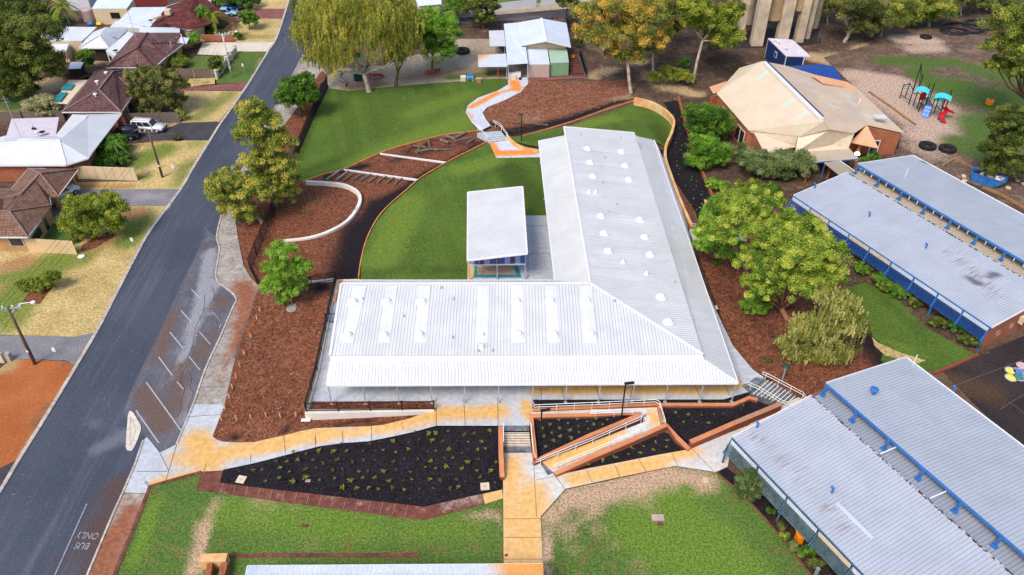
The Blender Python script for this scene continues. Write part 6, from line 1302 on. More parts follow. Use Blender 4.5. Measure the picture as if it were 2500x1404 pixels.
T('dark trunked gum growing between the white trunk and the water tower', (1722, 150), [(1745, 100, 38, 28), (1720, 60, 36, 30), (1785, 100, 22, 26)], 'leaf_gold', 6000, bark='bark_brown', trunk=.22, size=.34, tb=.4)
for i, (b, e, m_, lab) in enumerate((((1648, 118), [(1650, 30, 34, 34), (1640, 70, 22, 22)], 'leaf_olive', 'dark olive bush tree right of the amber gums'), ((1690, 70), [(1680, 0, 44, 26)], 'leaf_olive', 'far dark olive gum cropped by the top edge above the white trunk'),
        ((1380, 60), [(1385, 5, 26, 22)], 'leaf_dark', 'small far dark tree beside the pale paddock fence'), ((1180, 70), [(1160, 20, 34, 24), (1185, 45, 24, 18), (1195, 15, 22, 20)], 'leaf_dark', 'dark round tree with bare stems behind the playgroup yard'),
        ((1118, 45), [(1115, 15, 34, 22)], 'leaf_green', 'deep green bushy tree beside the far pale roof'))):
    T(lab, b, e, m_, 4500, name='bush_tree', trunk=.2, size=.36, group='background trees')
# --- top right bush
T('spreading gum with two leaning pale trunks right of the water tower', (2062, 103), [(2090, 10, 50, 36), (2130, 40, 46, 34), (2060, 20, 36, 26), (2110, 70, 34, 26)], 'leaf_olive', 12000, bark='bark_pale', trunk=.34, size=.36, fork=2.2, tb=.5)
T('dense olive gum left of the sandy clearing', (2150, 88), [(2165, 20, 50, 36), (2190, 50, 36, 30), (2140, 55, 28, 26)], 'leaf_gold', 11000, bark='bark_grey', trunk=.24, size=.36, tb=.28)
T('broad olive gum with a forked trunk above the half buried tyre', (2268, 64), [(2260, 15, 52, 32), (2300, 25, 34, 28), (2230, 40, 30, 26), (2275, 40, 24, 18)], 'leaf_gold', 11000, bark='bark_grey', trunk=.26, size=.36, tb=.3)
for i, (b, e, lab) in enumerate((((2345, 38), [(2350, -5, 34, 24)], 'thin dark stemmed gum above the black soil beds'), ((2020, 60), [(2020, 10, 36, 24)], 'grey green gum thicket tight against the water tower'), ((2450, 30), [(2440, 0, 40, 24), (2400, 5, 30, 20)], 'small gum thicket at the top right corner'))):
    T(lab, b, e, 'leaf_olive', 4500, bark='bark_grey', trunk=.18, size=.38, group='background trees')
T('large olive gum cropped by the right edge above the skip bin', (2520, 300), [(2470, 60, 56, 50), (2440, 120, 40, 36), (2490, 110, 50, 40), (2480, 170, 40, 34), (2430, 160, 26, 22), (2520, 60, 40, 60)], 'leaf_gold', 17000, bark='bark_brown', trunk=.35, size=.32, fork=4, tb=.30)
T('low dark olive gum hanging over the skip bin', (2490, 440), [(2460, 290, 40, 34), (2480, 340, 44, 40), (2430, 370, 34, 30), (2470, 400, 44, 30), (2420, 410, 22, 20), (2430, 310, 20, 18)], 'leaf_dark', 17000, bark='bark_brown', trunk=.3, size=.3, fork=2.5, tb=.4)
# --- east mulch bed trees
T('big lime green tree with a wide domed crown between the new building and far block', (1925, 790), [(1800, 500, 62, 36, 5), (1860, 490, 50, 30, 6), (1770, 560, 56, 36, 3), (1860, 560, 64, 40, 3), (1940, 550, 60, 34, 4), (1930, 610, 66, 44, 1), (2000, 610, 60, 46, 1), (1860, 640, 60, 40), (2010, 670, 52, 40), (1940, 690, 60, 36, -1), (1850, 700, 44, 30, -1)], 'leaf_lime', 46000, name='lime_tree', bark='bark_red', trunk=.34, size=.25, fork=1.6, tb=.5, tv=.3, puff=.22)
T('smaller lime green tree reaching over the east steps', (1790, 660), [(1745, 520, 36, 34), (1740, 575, 40, 32), (1790, 610, 40, 28), (1720, 600, 24, 18)], 'leaf_bright', 12000, name='lime_tree', bark='bark_red', trunk=.16, size=.22, tb=.7, puff=.24)
T('low bright green side branch clump above the grey stepping stone', (1870, 770), [(1850, 740, 36, 24), (1835, 765, 26, 16), (1875, 720, 26, 20)], 'leaf_bright', 5500, name='leafy_bush', cat='bush', bark='bark_red', trunk=.1, size=.2, tb=.65)
T('feathery weeping yellow green tree at the corner of the east mulch', (2010, 880), [(2040, 740, 48, 34), (2070, 780, 44, 40), (2010, 800, 54, 36), (1960, 810, 40, 34), (2030, 850, 54, 34), (1940, 860, 40, 28), (2000, 890, 44, 22), (1915, 840, 24, 20)], 'leaf_weep', 26000, name='weeping_tree', style='weep', bark='bark_grey', trunk=.2, size=.24, fork=1.0, tb=.45, tv=.3, puff=.26)
# --- hall shrubs
S_ = dict(name='shrub', cat='shrub', trunk=.08, limbs=True, bark='bark_brown')
for lab, b, e, m_, n, k in (
    ('large vivid green shrub nearest the brick wall of the hall', (1735, 345), [(1700, 280, 28, 26), (1735, 290, 34, 32), (1765, 310, 26, 28), (1730, 325, 36, 26), (1700, 310, 22, 22)], 'leaf_green', 11000, .45),
    ('lighter green shrub below the vivid one beside the red wall', (1725, 410), [(1712, 355, 26, 24), (1735, 365, 30, 26), (1720, 390, 36, 24), (1760, 380, 18, 20)], 'leaf_bright', 9000, .3),
    ('sparse silver green shrub between vivid shrub and hall corner', (1825, 410), [(1815, 375, 26, 20), (1830, 392, 22, 18)], 'leaf_silver', 3500, .3),
    ('silver green shrub on the left of the canopy pair', (1850, 430), [(1840, 395, 34, 26), (1860, 410, 30, 26)], 'leaf_silver', 6500, .5),
    ('round silver green shrub beside the hall canopy', (1925, 435), [(1915, 395, 34, 26), (1945, 405, 34, 28), (1900, 420, 30, 22)], 'leaf_silver', 8500, .55),
    ('small spiky green plant at the foot of the east black bed', (1752, 462), [(1750, 450, 22, 12)], 'leaf_bright', 1500, .6),
    ('yellow green bush with a bare branch behind the lime tree', (1835, 480), [(1830, 462, 32, 18), (1810, 475, 22, 14)], 'leaf_yellowgreen', 3500, .35),
    ('small green clump right of the yellow green bush', (1880, 470), [(1878, 460, 20, 12)], 'leaf_green', 1200, .4),
    ('yellow green grass mound under the white trunked gum', (1650, 205), [(1640, 178, 34, 12), (1610, 190, 26, 10), (1670, 190, 22, 10)], 'leaf_yellowgreen', 3500, .6),
    ('tiny dark green bush beside the yellow grass mound', (1668, 165), [(1668, 155, 11, 10)], 'leaf_green', 700, .4),
    ('green shrub with golden tips at the hall side door', (2125, 412), [(2105, 400, 14, 12), (2130, 395, 14, 18)], 'leaf_green', 1800, .4),
    ('dark green shrub beside the playgroup roof corner', (1412, 118), [(1412, 105, 10, 14)], 'leaf_dark', 700, .4)):
    T(lab, b, e, m_, n, size=.24, tb=k, **S_)
for i, (x, y, r) in enumerate(((2105, 655, 17), (2150, 680, 20), (2195, 706, 26))):
    T(['smallest and leftmost', 'middle', 'largest and rightmost'][i] + ' clipped ball shrub under the blue sunshades', (x+4, y+14), [(x, y, r, r*.7), (x+r*.4, y+r*.3, r*.7, r*.5)], 'leaf_green', 2200, size=.16, tb=.7, group='clipped ball shrubs', **S_)
for i, (x, y, r, m_, lab) in enumerate(((2170-10, 705, 10, 'leaf_dark', 'dark shrub tucked behind the clipped balls'), (2235, 740, 14, 'leaf_dark', 'dark low plant under the middle blue sunshade'), (2290, 790, 16, 'leaf_dark', 'dark low plant left of the brick end wall bed'), (2335, 800, 20, 'leaf_green', 'leafy bright plant under the last blue sunshade'), (2365, 835, 18, 'leaf_dark', 'dark plant at the brick end wall corner'))):
    T(lab, (x, y+8), [(x, y, r, r*.7)], m_, 1300, size=.2, tb=.4, **S_)
T('round blue green shrub under the grey sunshades', (1832, 1212), [(1825, 1175, 24, 22), (1832, 1192, 26, 20)], 'leaf_silver', 5500, size=.17, tb=.15, **S_)
for i, (x, y, r, m_, lab) in enumerate(((1877, 1252, 8, 'leaf_green', 'tiny green plant next below the round shrub'), (1908, 1290, 9, 'leaf_dark', 'dark tiny plant in the gravel strip'), (1915, 1315, 10, 'leaf_yellowgreen', 'spiky yellow green plant in the gravel strip'), (1935, 1337, 11, 'leaf_silver', 'pale spiky plant in the gravel strip'), (1955, 1357, 13, 'leaf_green', 'lower green plant in the gravel strip'), (1983, 1350, 18, 'leaf_green', 'leafy green plant beneath the cream sunshade head'), (1988, 1385, 16, 'leaf_dark', 'dark plant lowest in the gravel strip'))):
    T(lab, (x, y+3), [(x, y, r, r*.7)], m_, 500, size=.13, tb=.5, **S_)
for x, y, lab in ((1747, 656, 'small dark green seedling in the east mulch near the eave'), (1870, 890, 'small dark green bush beside the green topped lamp')):
    T(lab, (x, y+4), [(x, y, 12, 9)], 'leaf_green', 700, size=.15, tb=.25, **S_)
# --- houses side
T('huge dark olive tree filling the yards at the left edge', (60, 240), [(30, 70, 56, 40), (90, 80, 52, 44), (50, 130, 60, 44), (110, 150, 44, 40), (20, 180, 40, 40), (70, 190, 30, 34), (130, 170, 26, 24), (10, 110, 50, 60), (20, 240, 34, 34), (60, 225, 30, 26)], 'leaf_dark', 30000, name='yard_tree', trunk=.4, size=.34, fork=3, tb=.5, tv=.28)
T('dark tree behind the huge one at the top left corner', (60, 45), [(40, 15, 56, 30), (90, 25, 36, 24)], 'leaf_dark', 6500, name='yard_tree', trunk=.3, size=.38, tb=.45)
T('street gum with pinkish limbs in front of the plum tiled house', (362, 275), [(350, 180, 40, 18), (385, 190, 44, 24), (420, 210, 34, 26), (345, 225, 32, 24), (400, 240, 40, 24), (360, 265, 36, 18), (430, 250, 24, 22), (320, 190, 16, 18)], 'leaf_olive', 17000, bark='bark_pale', trunk=.24, size=.28, fork=2.0, tb=.5, tv=.3)
for lab, nm, b, e, m_, n, sz, k in (
    ('pale cream green bushy shrub behind the white house roof', 'shrub', (112, 287), [(85, 255, 20, 14), (108, 252, 26, 18), (120, 268, 24, 12), (68, 272, 14, 10), (138, 260, 12, 8)], 'leaf_pale', 5500, .3, .6),
    ('brown green bush leaning on the white roof corner', 'shrub', (190, 402), [(185, 375, 28, 16), (175, 392, 24, 12), (205, 395, 22, 10)], 'leaf_brown', 5000, .24, .5),
    ('green fan leaved bush beside the carport posts', 'shrub', (275, 375), [(275, 350, 26, 16), (260, 365, 20, 14), (285, 370, 26, 14)], 'leaf_green', 4000, .3, .5),
    ('dark green bush under the white carport edge', 'shrub', (255, 400), [(248, 390, 26, 14), (285, 392, 26, 14)], 'leaf_green', 4000, .26, .2),
    ('wide yellow green garden bush spilling over the brown house lawn', 'garden_bush', (225, 580), [(190, 500, 32, 22), (235, 495, 38, 22), (270, 515, 32, 26), (185, 535, 34, 24), (235, 545, 42, 28), (205, 565, 28, 18), (280, 540, 20, 18)], 'leaf_yellowgreen', 16000, .24, .45),
    ('boxy clipped brownish green hedge behind the white picket fence', 'hedge', (532, 180), [(525, 150, 14, 14), (530, 165, 14, 14), (520, 160, 10, 16)], 'leaf_dark', 4200, .2, .55),
    ('round green tree in the small red mulch circle', 'round_tree', (610, 72), [(605, 40, 18, 16), (612, 52, 18, 14)], 'leaf_green', 3500, .3, .6),
    ('bright green shrub at the mauve house porch', 'shrub', (475, 115), [(475, 98, 15, 12)], 'leaf_bright', 1800, .3, .5),
    ('small green yard tree in front of the navy garage', 'yard_tree', (215, 168), [(208, 135, 18, 12), (215, 155, 16, 12)], 'leaf_green', 3500, .3, .5),
    ('dark green hedge behind the blue cars', 'hedge', (590, 20), [(560, 0, 40, 14), (600, 2, 28, 14)], 'leaf_green', 3500, .34, .3),
    ('green ferny bush at the mauve house corner', 'shrub', (440, 165), [(425, 150, 22, 12), (440, 160, 18, 12), (410, 165, 18, 9)], 'leaf_yellowgreen', 3000, .28, .4),
    ('low orange brown shrub against the plum house fence', 'shrub', (195, 192), [(185, 187, 22, 5), (210, 186, 14, 5)], 'leaf_brown', 1200, .24, .5),
    ('green bushes under the left palm', 'shrub', (130, 60), [(120, 52, 20, 10), (148, 52, 18, 9)], 'leaf_green', 1800, .3, .5),
    ('dark green bush beneath the pair of palms', 'shrub', (490, 84), [(485, 78, 18, 10), (515, 82, 20, 9)], 'leaf_dark', 1800, .3, .4),
    ('small green bush at the end of the brick drive wall', 'shrub', (583, 98), [(583, 92, 8, 8)], 'leaf_green', 500, .26, .4),
    ('small bush at the end of the timber fence by the dry verge', 'shrub', (445, 295), [(443, 285, 9, 12)], 'leaf_yellowgreen', 700, .25, .5),
    ('tiny green bush in the middle of the black drive edge', 'shrub', (434, 343), [(433, 340, 7, 4)], 'leaf_dark', 250, .2, .3)):
    T(lab, b, e, m_, n, name=nm, cat={'hedge': 'hedge', 'round_tree': 'tree', 'yard_tree': 'tree'}.get(nm, 'shrub'), trunk=.1, size=sz, tb=k)
# planted green block in the front lawn bed
T('clipped green ground shrub block in the rectangular mulch bed', (104, 705), [(120, 680, 22, 12), (105, 695, 22, 12), (90, 712, 22, 12), (75, 726, 18, 10), (130, 672, 14, 8)], 'leaf_yellowgreen', 7000, name='shrub_block', cat='shrub', trunk=0, size=.16, tb=.35)
# --- palms
def palm(label, base, top, R_, n=26, stem=.28, mat='leaf_green'):
    B = P(*base); c = VP(top[0], top[1], B.y); t = thing('palm_tree', label, 'palm', B)
    MB().tube([B, B.lerp(c, .5)+Vector((.1, 0, 0)), c], [stem, stem*.8, stem*.7], 9).build('trunk', 'bark_grey', t, smooth=True)
    for ring in range(n):
        a = 2*pi*ring/n*1.618*3; el = random.uniform(-.1, 1.1); L = R_*random.uniform(.8, 1.15); m = MB(); prev = c
        pts = []
        for k in range(7):
            f = k/6; pts.append(c+Vector((cos(a)*cos(el)*L*f, sin(a)*cos(el)*L*f, L*f*sin(el)-L*.75*f*f)))
        sd = Vector((-sin(a), cos(a), 0))
        for k in range(6):
            p, q = pts[k], pts[k+1]; w = .5*(1-.75*k/6)*R_*.3
            for s in (-1, 1):
                for j in range(3):
                    f0 = j/3; u = p.lerp(q, f0); v = p.lerp(q, f0+.2); d = sd*s*w+(q-p)*.5-ZU*w*.4
                    m.add([u, v, v+d, u+d*.9], [(0, 1, 2, 3)])
        m.build('frond', mat, t, attrs={'tint': (lambda val: (lambda x, y: val))(random.uniform(.1, .9))})
    return t
palm('left palm with leaning trunk beside the cream shed', (172, 62), (150, 12), 3.4, 20, .2, 'leaf_yellowgreen')
palm('left palm of the pair between maroon house and drive', (484, 78), (492, 25), 3.2, 26)
palm('right palm of the pair between maroon house and drive', (508, 80), (518, 36), 3.0, 24, .3, 'leaf_yellowgreen')
palm('small drooping palm beside the round mulch circle', (560, 92), (568, 62), 2.2, 18, .12, 'leaf_brown')
palm('low palm beside the carport of the white house', (292, 392), (280, 352), 2.0, 16, .15)
# --- garden bed tufts
def tuft_proto(name, label, cat, mat, n, h, spread, group):
    t = thing(name, label, cat, (0, 0, -50), group); m = MB(); tints = []
    for k in range(n):
        a = random.uniform(0, 2*pi); s = spread*random.uniform(.4, 1); hh = h*random.uniform(.6, 1); w = .035
        d = Vector((cos(a), sin(a), 0)); sd = Vector((-sin(a), cos(a), 0)); p0 = Vector((0, 0, -50)); p1 = p0+d*s*.45+ZU*hh*.75; p2 = p0+d*s+ZU*hh*.7
        m.add([p0-sd*w, p0+sd*w, p1+sd*w*1.3, p1-sd*w*1.3], [(0, 1, 2, 3)]); m.add([p1-sd*w*1.3, p1+sd*w*1.3, p2], [(0, 1, 2)])
    m.build('blades', mat, t, attrs={'tint': lambda x, y: min(1, hypot(x, y)/spread*.8+.2)}); return t
plain('ex', (.1, .1, .1))
def scatter_tufts(poly, zf_, spacing, kinds, ang=.2, lim=999, jit=.25):
    w = [P(*p) for p in poly]; B = [(p.x, p.y) for p in w]; x0 = min(b[0] for b in B); x1 = max(b[0] for b in B); y0 = min(b[1] for b in B); y1 = max(b[1] for b in B); out = []
    ny = int((y1-y0)/spacing)+2
    for j in range(ny):
        for i in range(int((x1-x0)/spacing)+2):
            x = x0+(i+.5*(j % 2))*spacing+random.uniform(-jit, jit)*spacing; y = y0+j*spacing*.87+random.uniform(-jit, jit)*spacing; ins = False; k = len(B)-1
            for q in range(len(B)):
                xi, yi = B[q]; xj, yj = B[k]
                if ((yi > y) != (yj > y)) and x < (xj-xi)*(y-yi)/(yj-yi)+xi: ins = not ins
                k = q
            if ins: out.append((x, y))
    random.shuffle(out)
    for x, y in out[:lim]: kinds(x, y, zf_(x, y))
def place(protos, weights, gap=0):
    def f(x, y, z):
        pr = random.choices(protos, weights)[0]
        if pr.location.z < -40: pr.location = (x, y, z); pr.rotation_euler = (0, 0, random.uniform(0, 6)); pr.scale = (random.uniform(.8, 1.2),)*3
        else: dup(pr, (x, y, z), random.uniform(0, 6), scale=random.uniform(.45, 1.15))
    return f
g1p = tuft_proto('grass_tuft', 'small green strappy tuft in the large black mulch bed', 'plant', 'leaf_yellowgreen', 12, .45, .35, 'green tufts in the large black bed')
g2p = tuft_proto('dry_plant', 'small orange brown plant in the large black mulch bed', 'plant', 'leaf_brown', 9, .22, .38, 'orange brown plants in the large black bed')
def bedz(x, y):
    q = P(900, 1080, .45); q2 = P(1000, 1230, 0); return max(.0, min(.7, (y-q2.y)/(P(1100, 1042, .75).y-q2.y)*.75))+.03
scatter_tufts([(570, 1150), (780, 1100), (960, 1075), (1070, 1050), (1212, 1050), (1215, 1185), (1040, 1225), (600, 1175)], bedz, 1.12, place([g1p, g2p], [.55, .45]), lim=130)
g3p = tuft_proto('grass_tuft', 'small pale green tuft in the triangular bed inside the ramp', 'plant', 'leaf_silver', 16, .34, .26, 'pale tufts inside the ramp triangle')
for x, y in ((215, 548), (355, 608), (472, 545), (597, 593), (728, 537), (862, 568), (977, 530), (1134, 540), (742, 628), (948, 608), (1073, 608), (245, 665), (375, 722), (482, 662), (624, 697), (750, 716), (876, 668), (264, 782), (490, 780), (402, 835), (645, 800), (292, 915)):
    px, py = x/5.617+1280, y/5.617+930; z = .86-.55*max(0, min(1, (py-1020)/90)); q = P(px, py, z); place([g3p], [1])(q.x, q.y, q.z)
g4p = tuft_proto('grass_tuft', 'small yellow green tuft in the triangular bed below the ramp', 'plant', 'leaf_yellowgreen', 12, .35, .32, 'yellow tufts below the ramp')
for x, y in ((870, 1152), (1075, 1110), (1250, 1062), (1425, 1015), (1475, 930), (1585, 1000), (1635, 903), (1765, 955), (1800, 855), (1815, 765), (1960, 825), (1960, 722), (1945, 915)):
    px, py = x/5.617+1280, y/5.617+930; q = P(px, py, .15); place([g4p], [1])(q.x, q.y, q.z)
g5p = tuft_proto('grass_tuft', 'small green tuft in the wide terrace bed below the verandah', 'plant', 'leaf_silver', 14, .3, .24, 'tufts in the terrace bed')
scatter_tufts([(1640, 1000), (1790, 998), (1840, 985), (1860, 992), (1700, 1065), (1650, 1035)], lambda x, y: .62, 1.15, place([g5p], [1]), lim=24, jit=.12)
g6p = tuft_proto('grass_tuft', 'tiny grey green seedling in the east black bed', 'plant', 'leaf_silver', 9, .26, .24, 'seedlings in the east black bed')
scatter_tufts([(1632, 262), (1655, 255), (1700, 420), (1735, 490), (1700, 535), (1660, 440), (1640, 380)], lambda x, y: .02, 1.25, place([g6p], [1]), lim=50, jit=.25)
# --- fallen leaves and loose chips: nobody could count them
def litter(name, label, poly, n, size, mat, z=.03, cat='leaves'):
    w = [P(*p) for p in poly]; B = np.array([(p.x, p.y) for p in w]); x0, y0 = B.min(0); x1, y1 = B.max(0)
    G = rng.uniform([x0, y0], [x1, y1], (n*3, 2)); ins = np.zeros(len(G), bool); j = len(B)-1
    for i in range(len(B)):
        xi, yi = B[i]; xj, yj = B[j]; ins ^= ((yi > G[:, 1]) != (yj > G[:, 1])) & (G[:, 0] < (xj-xi)*(G[:, 1]-yi)/((yj-yi) or 1e-9)+xi); j = i
    G = G[ins][:n]; pos = np.column_stack([G, np.full(len(G), z)]); t = thing('tmp_root', 'x', 'x', (float(G[:, 0].mean()), float(G[:, 1].mean()), z))
    size *= .9; o = leaves_mesh(name, pos, np.array([[0, 0, 1.0]])+rng.normal(size=(len(G), 3))*.3, size, .5, rng.uniform(0, 1, len(G)), mat, t)
    loc = t.location.copy(); o.parent = None; o.location = loc; bpy.data.objects.remove(t); return props(o, label, cat, kind='stuff')
leaf_mat('fallen', (.30, .22, .05), (.5, .42, .12), (.62, .55, .25))
litter('fallen_leaves', 'yellow fallen leaves scattered over the upper lawn', [(800, 218), (1100, 200), (1120, 260), (1090, 320), (900, 370), (790, 380), (735, 400), (770, 280)], 1500, .13, 'fallen')
litter('fallen_leaves', 'pale leaves scattered along the asphalt road', [(440, 480), (700, 60), (735, 100), (640, 300), (500, 560), (330, 900), (100, 1400), (30, 1200)], 260, .13, 'fallen')
litter('fallen_leaves', 'yellow leaves scattered on the lawn behind the new wing', [(1400, 310), (1550, 260), (1630, 290), (1620, 340), (1560, 320)], 250, .12, 'fallen')
leaf_mat('chips', (.10, .035, .02), (.30, .12, .07), (.52, .32, .2))
for lab, poly, z, n, s in (('loose bark chips over the west mulch bed', [(640, 720), (800, 715), (740, 1000), (740, 1045), (620, 1070), (530, 1065)], .45, 2600, .14), ('loose bark chips over the swale and play mulch', [(745, 450), (1000, 355), (1160, 325), (1100, 385), (900, 480), (830, 570), (790, 660), (700, 680), (600, 640), (590, 540), (700, 450)], .06, 4200, .15),
        ('loose woodchips over the garden north of the new wing', [(1290, 205), (1530, 198), (1545, 238), (1400, 285), (1250, 325), (1190, 275)], .06, 3000, .2), ('loose bark chips over the east mulch bed', [(1650, 560), (1720, 620), (1850, 660), (1900, 760), (2100, 850), (2090, 890), (1980, 950), (1870, 910), (1790, 830)], .35, 3000, .15)):
    litter('bark_chips', lab, poly, n, s, 'chips', z, 'bark chips')
# ================================================================ VEHICLES
plain('car_white', (.66, .67, .70), .25, .04, 1, spec=.6); plain('car_black', (.012, .016, .032), .18, .1, 1, spec=.8); plain('car_blue', (.012, .07, .34), .2, .06, 1, spec=.6); plain('car_pale_blue', (.26, .50, .66), .25, .05, 1, spec=.6)
plain('alloy', (.45, .45, .47), .3, .1, 3, metal=.6); plain('red_lamp', (.5, .02, .015), .2, .05, 2); plain('clear_lamp', (.7, .7, .68), .1, .05, 2); plain('grey_plastic', (.09, .09, .10), .6, .1, 2)
def car(name, label, loc, rz, paint, L=4.7, Wd=1.8, H=1.75, kind='suv', cat='car', spare=False, rack=False):
    t = thing(name, label, cat, loc, None, rz)
    def mk(m, nm, mat, par=t, **k):
        o = bpy.data.objects.new(nm, None)   # vertices are local to the thing here
        me = bpy.data.meshes.new(nm); me.from_pydata(m.v, [], m.f); me.update(); bpy.data.objects.remove(o)
        ob = link(nm, me, mat, par)
        if k.get('bev'):
            bm = bmesh.new(); bm.from_mesh(me); bmesh.ops.bevel(bm, geom=[e for e in bm.edges if e.calc_face_angle(0) > .3], offset=k['bev'], segments=2, affect='EDGES', clamp_overlap=True); bm.to_mesh(me); bm.free(); me.polygons.foreach_set('use_smooth', [True]*len(me.polygons))
        return ob
    def extr(prof, w0, w1, zc):
        """side profile (x,z); half width narrows above zc from w0 to w1"""
        n = len(prof); top = max(z for x, z in prof); vs = []
        for s in (-1, 1):
            for x, z in prof: f = max(0, (z-zc)/(top-zc)) if top > zc else 0; vs.append((x, s*(w0+(w1-w0)*f), z))
        m = MB(); m.add(vs, [tuple(range(n)), tuple(reversed(range(n, 2*n)))] + [(i, n+i, n+(i+1) % n, (i+1) % n) for i in range(n)]); return m
    h = L/2; w = Wd/2; bh = H*.55
    if kind == 'suv': low = [(-h, .35), (-h, bh*.95), (-h+.05, bh+.05), (h*.42, bh+.05), (h*.86, bh-.08), (h, bh*.72), (h, .35)]; cab = [(-h+.06, bh), (-h+.22, H), (h*.18, H), (h*.48, bh)]
    elif kind == 'sedan': low = [(-h, .35), (-h, bh*.95), (-h*.55, bh+.08), (h*.4, bh+.05), (h*.9, bh-.12), (h, bh*.6), (h, .35)]; cab = [(-h*.72, bh), (-h*.38, H), (h*.10, H), (h*.48, bh)]
    else: low = [(-h, .45), (-h, bh+.25), (-.2, bh+.25), (h*.8, bh), (h, bh*.7), (h, .35)]; cab = [(-.3, bh), (-.15, H), (h*.35, H), (h*.65, bh)]
    body = mk(extr(low, w, w*.96, .5), 'body', paint, bev=.07)
    mk(extr(cab, w*.94, w*.76, bh), 'cabin', paint, bev=.05)
    g = MB(); top = H; fx = lambda z, a, b: a[0]+(b[0]-a[0])*(z-a[1])/(b[1]-a[1])
    hw = lambda z: w*.94+(w*.76-w*.94)*(z-bh)/(H-bh)
    zl, zh = bh+.08, H-.12; r0, r1 = cab[0], cab[1]; f0, f1 = cab[3], cab[2]
    for s in (-1, 1):
        xs = [fx(zl, r0, r1)+.12, fx(zl, f0, f1)-.14]; xt = [fx(zh, r0, r1)+.12, fx(zh, f0, f1)-.14]; cuts = [0, .30, .63, 1] if kind != 'ute' else [0, 1]
        for a, b in zip(cuts, cuts[1:]):
            q = [(xs[0]+(xs[1]-xs[0])*(a+.015), zl), (xs[0]+(xs[1]-xs[0])*(b-.015), zl), (xt[0]+(xt[1]-xt[0])*(b-.015), zh), (xt[0]+(xt[1]-xt[0])*(a+.015), zh)]
            vs = [(x, s*(hw(z)+.012), z) for x, z in q] + [(x, s*(hw(z)-.02), z) for x, z in q]
            g = MB(); g.add(vs, [(0, 1, 2, 3), (7, 6, 5, 4), (0, 4, 5, 1), (1, 5, 6, 2), (2, 6, 7, 3), (3, 7, 4, 0)]); mk(g, 'side_window', 'glass')
    for nm, a, b, sg in (('windscreen', f0, f1, 1), ('rear_window', r0, r1, -1)):
        m = MB(); vs = []
        for off in (.015, -.02):
            for z, yy in ((zl, 1), (zl, -1), (zh, -1), (zh, 1)): vs.append((fx(z, a, b)+sg*off, yy*(hw(z)-.1), z))
        m.add(vs, [(0, 1, 2, 3), (7, 6, 5, 4), (0, 4, 5, 1), (1, 5, 6, 2), (2, 6, 7, 3), (3, 7, 4, 0)]); mk(m, nm, 'glass')
    for sx_ in (-1, 1):
        for sy in (-1, 1):
            c = Vector((sx_*L*.31, sy*(w-.08), .36)); wh = MB().tube([c-Vector((0, .12*sy, 0)), c+Vector((0, .12*sy, 0))], .36, 16)
            tw = mk(wh, 'wheel', 'rubber'); mk(MB().tube([c+Vector((0, .10*sy, 0)), c+Vector((0, .135*sy, 0))], .21, 12), 'rim', 'alloy', tw)
            mk(MB().box((sx_*h*.985, sy*w*.72, bh*.78), (.08, .34, .16)), 'headlight' if sx_ > 0 else 'tail_lamp', 'clear_lamp' if sx_ > 0 else 'red_lamp')
        mk(MB().box((sx_*(h+.02), 0, .48), (.14, Wd*.94, .22)), 'bumper', 'grey_plastic' if kind != 'sedan' else paint, bev=.03)
    for sy in (-1, 1): mk(MB().box((h*.36, sy*(w+.07), bh+.12), (.12, .18, .14)), 'mirror', paint)
    if rack:
        m = MB()
        for sy in (-1, 1): m.tube([(-h+.4, sy*w*.62, H+.05), (h*.1, sy*w*.62, H+.05)], .025, 6)
        mk(m, 'roof_rail', 'grey_plastic')
    if spare: mk(MB().tube([(-h-.04, 0, bh*.85), (-h-.24, 0, bh*.85)], .34, 14), 'spare_wheel', 'rubber')
    if kind == 'ute': mk(MB().box((-h*.55, 0, bh+.28), (h*.8, Wd*.86, .05)), 'tray_cover', 'grey_plastic')
    return t
car('parked_suv', 'white four wheel drive parked on the dark drive against the timber fence', P(366, 318, .04), radians(-5), 'car_white', rack=True)
car('parked_suv', 'black four wheel drive with a rear spare wheel under the edge of the carport roof', P(303, 336, .04), radians(180), 'car_black', L=4.5, spare=True, rack=True)
car('parked_car', 'shiny blue sedan at the top of the red paved drive', P(562, 24, .04), radians(10), 'car_blue', L=4.6, H=1.45, kind='sedan')
car('parked_car', 'pale blue car half hidden by palm fronds beside the blue sedan', P(553, 37, .04), radians(0), 'car_pale_blue', L=4.2, H=1.45, kind='sedan')
car('parked_ute', 'white van nosing out of the brown house carport', P(152, 484, .04), radians(62), 'car_white', L=4.6, H=1.9)
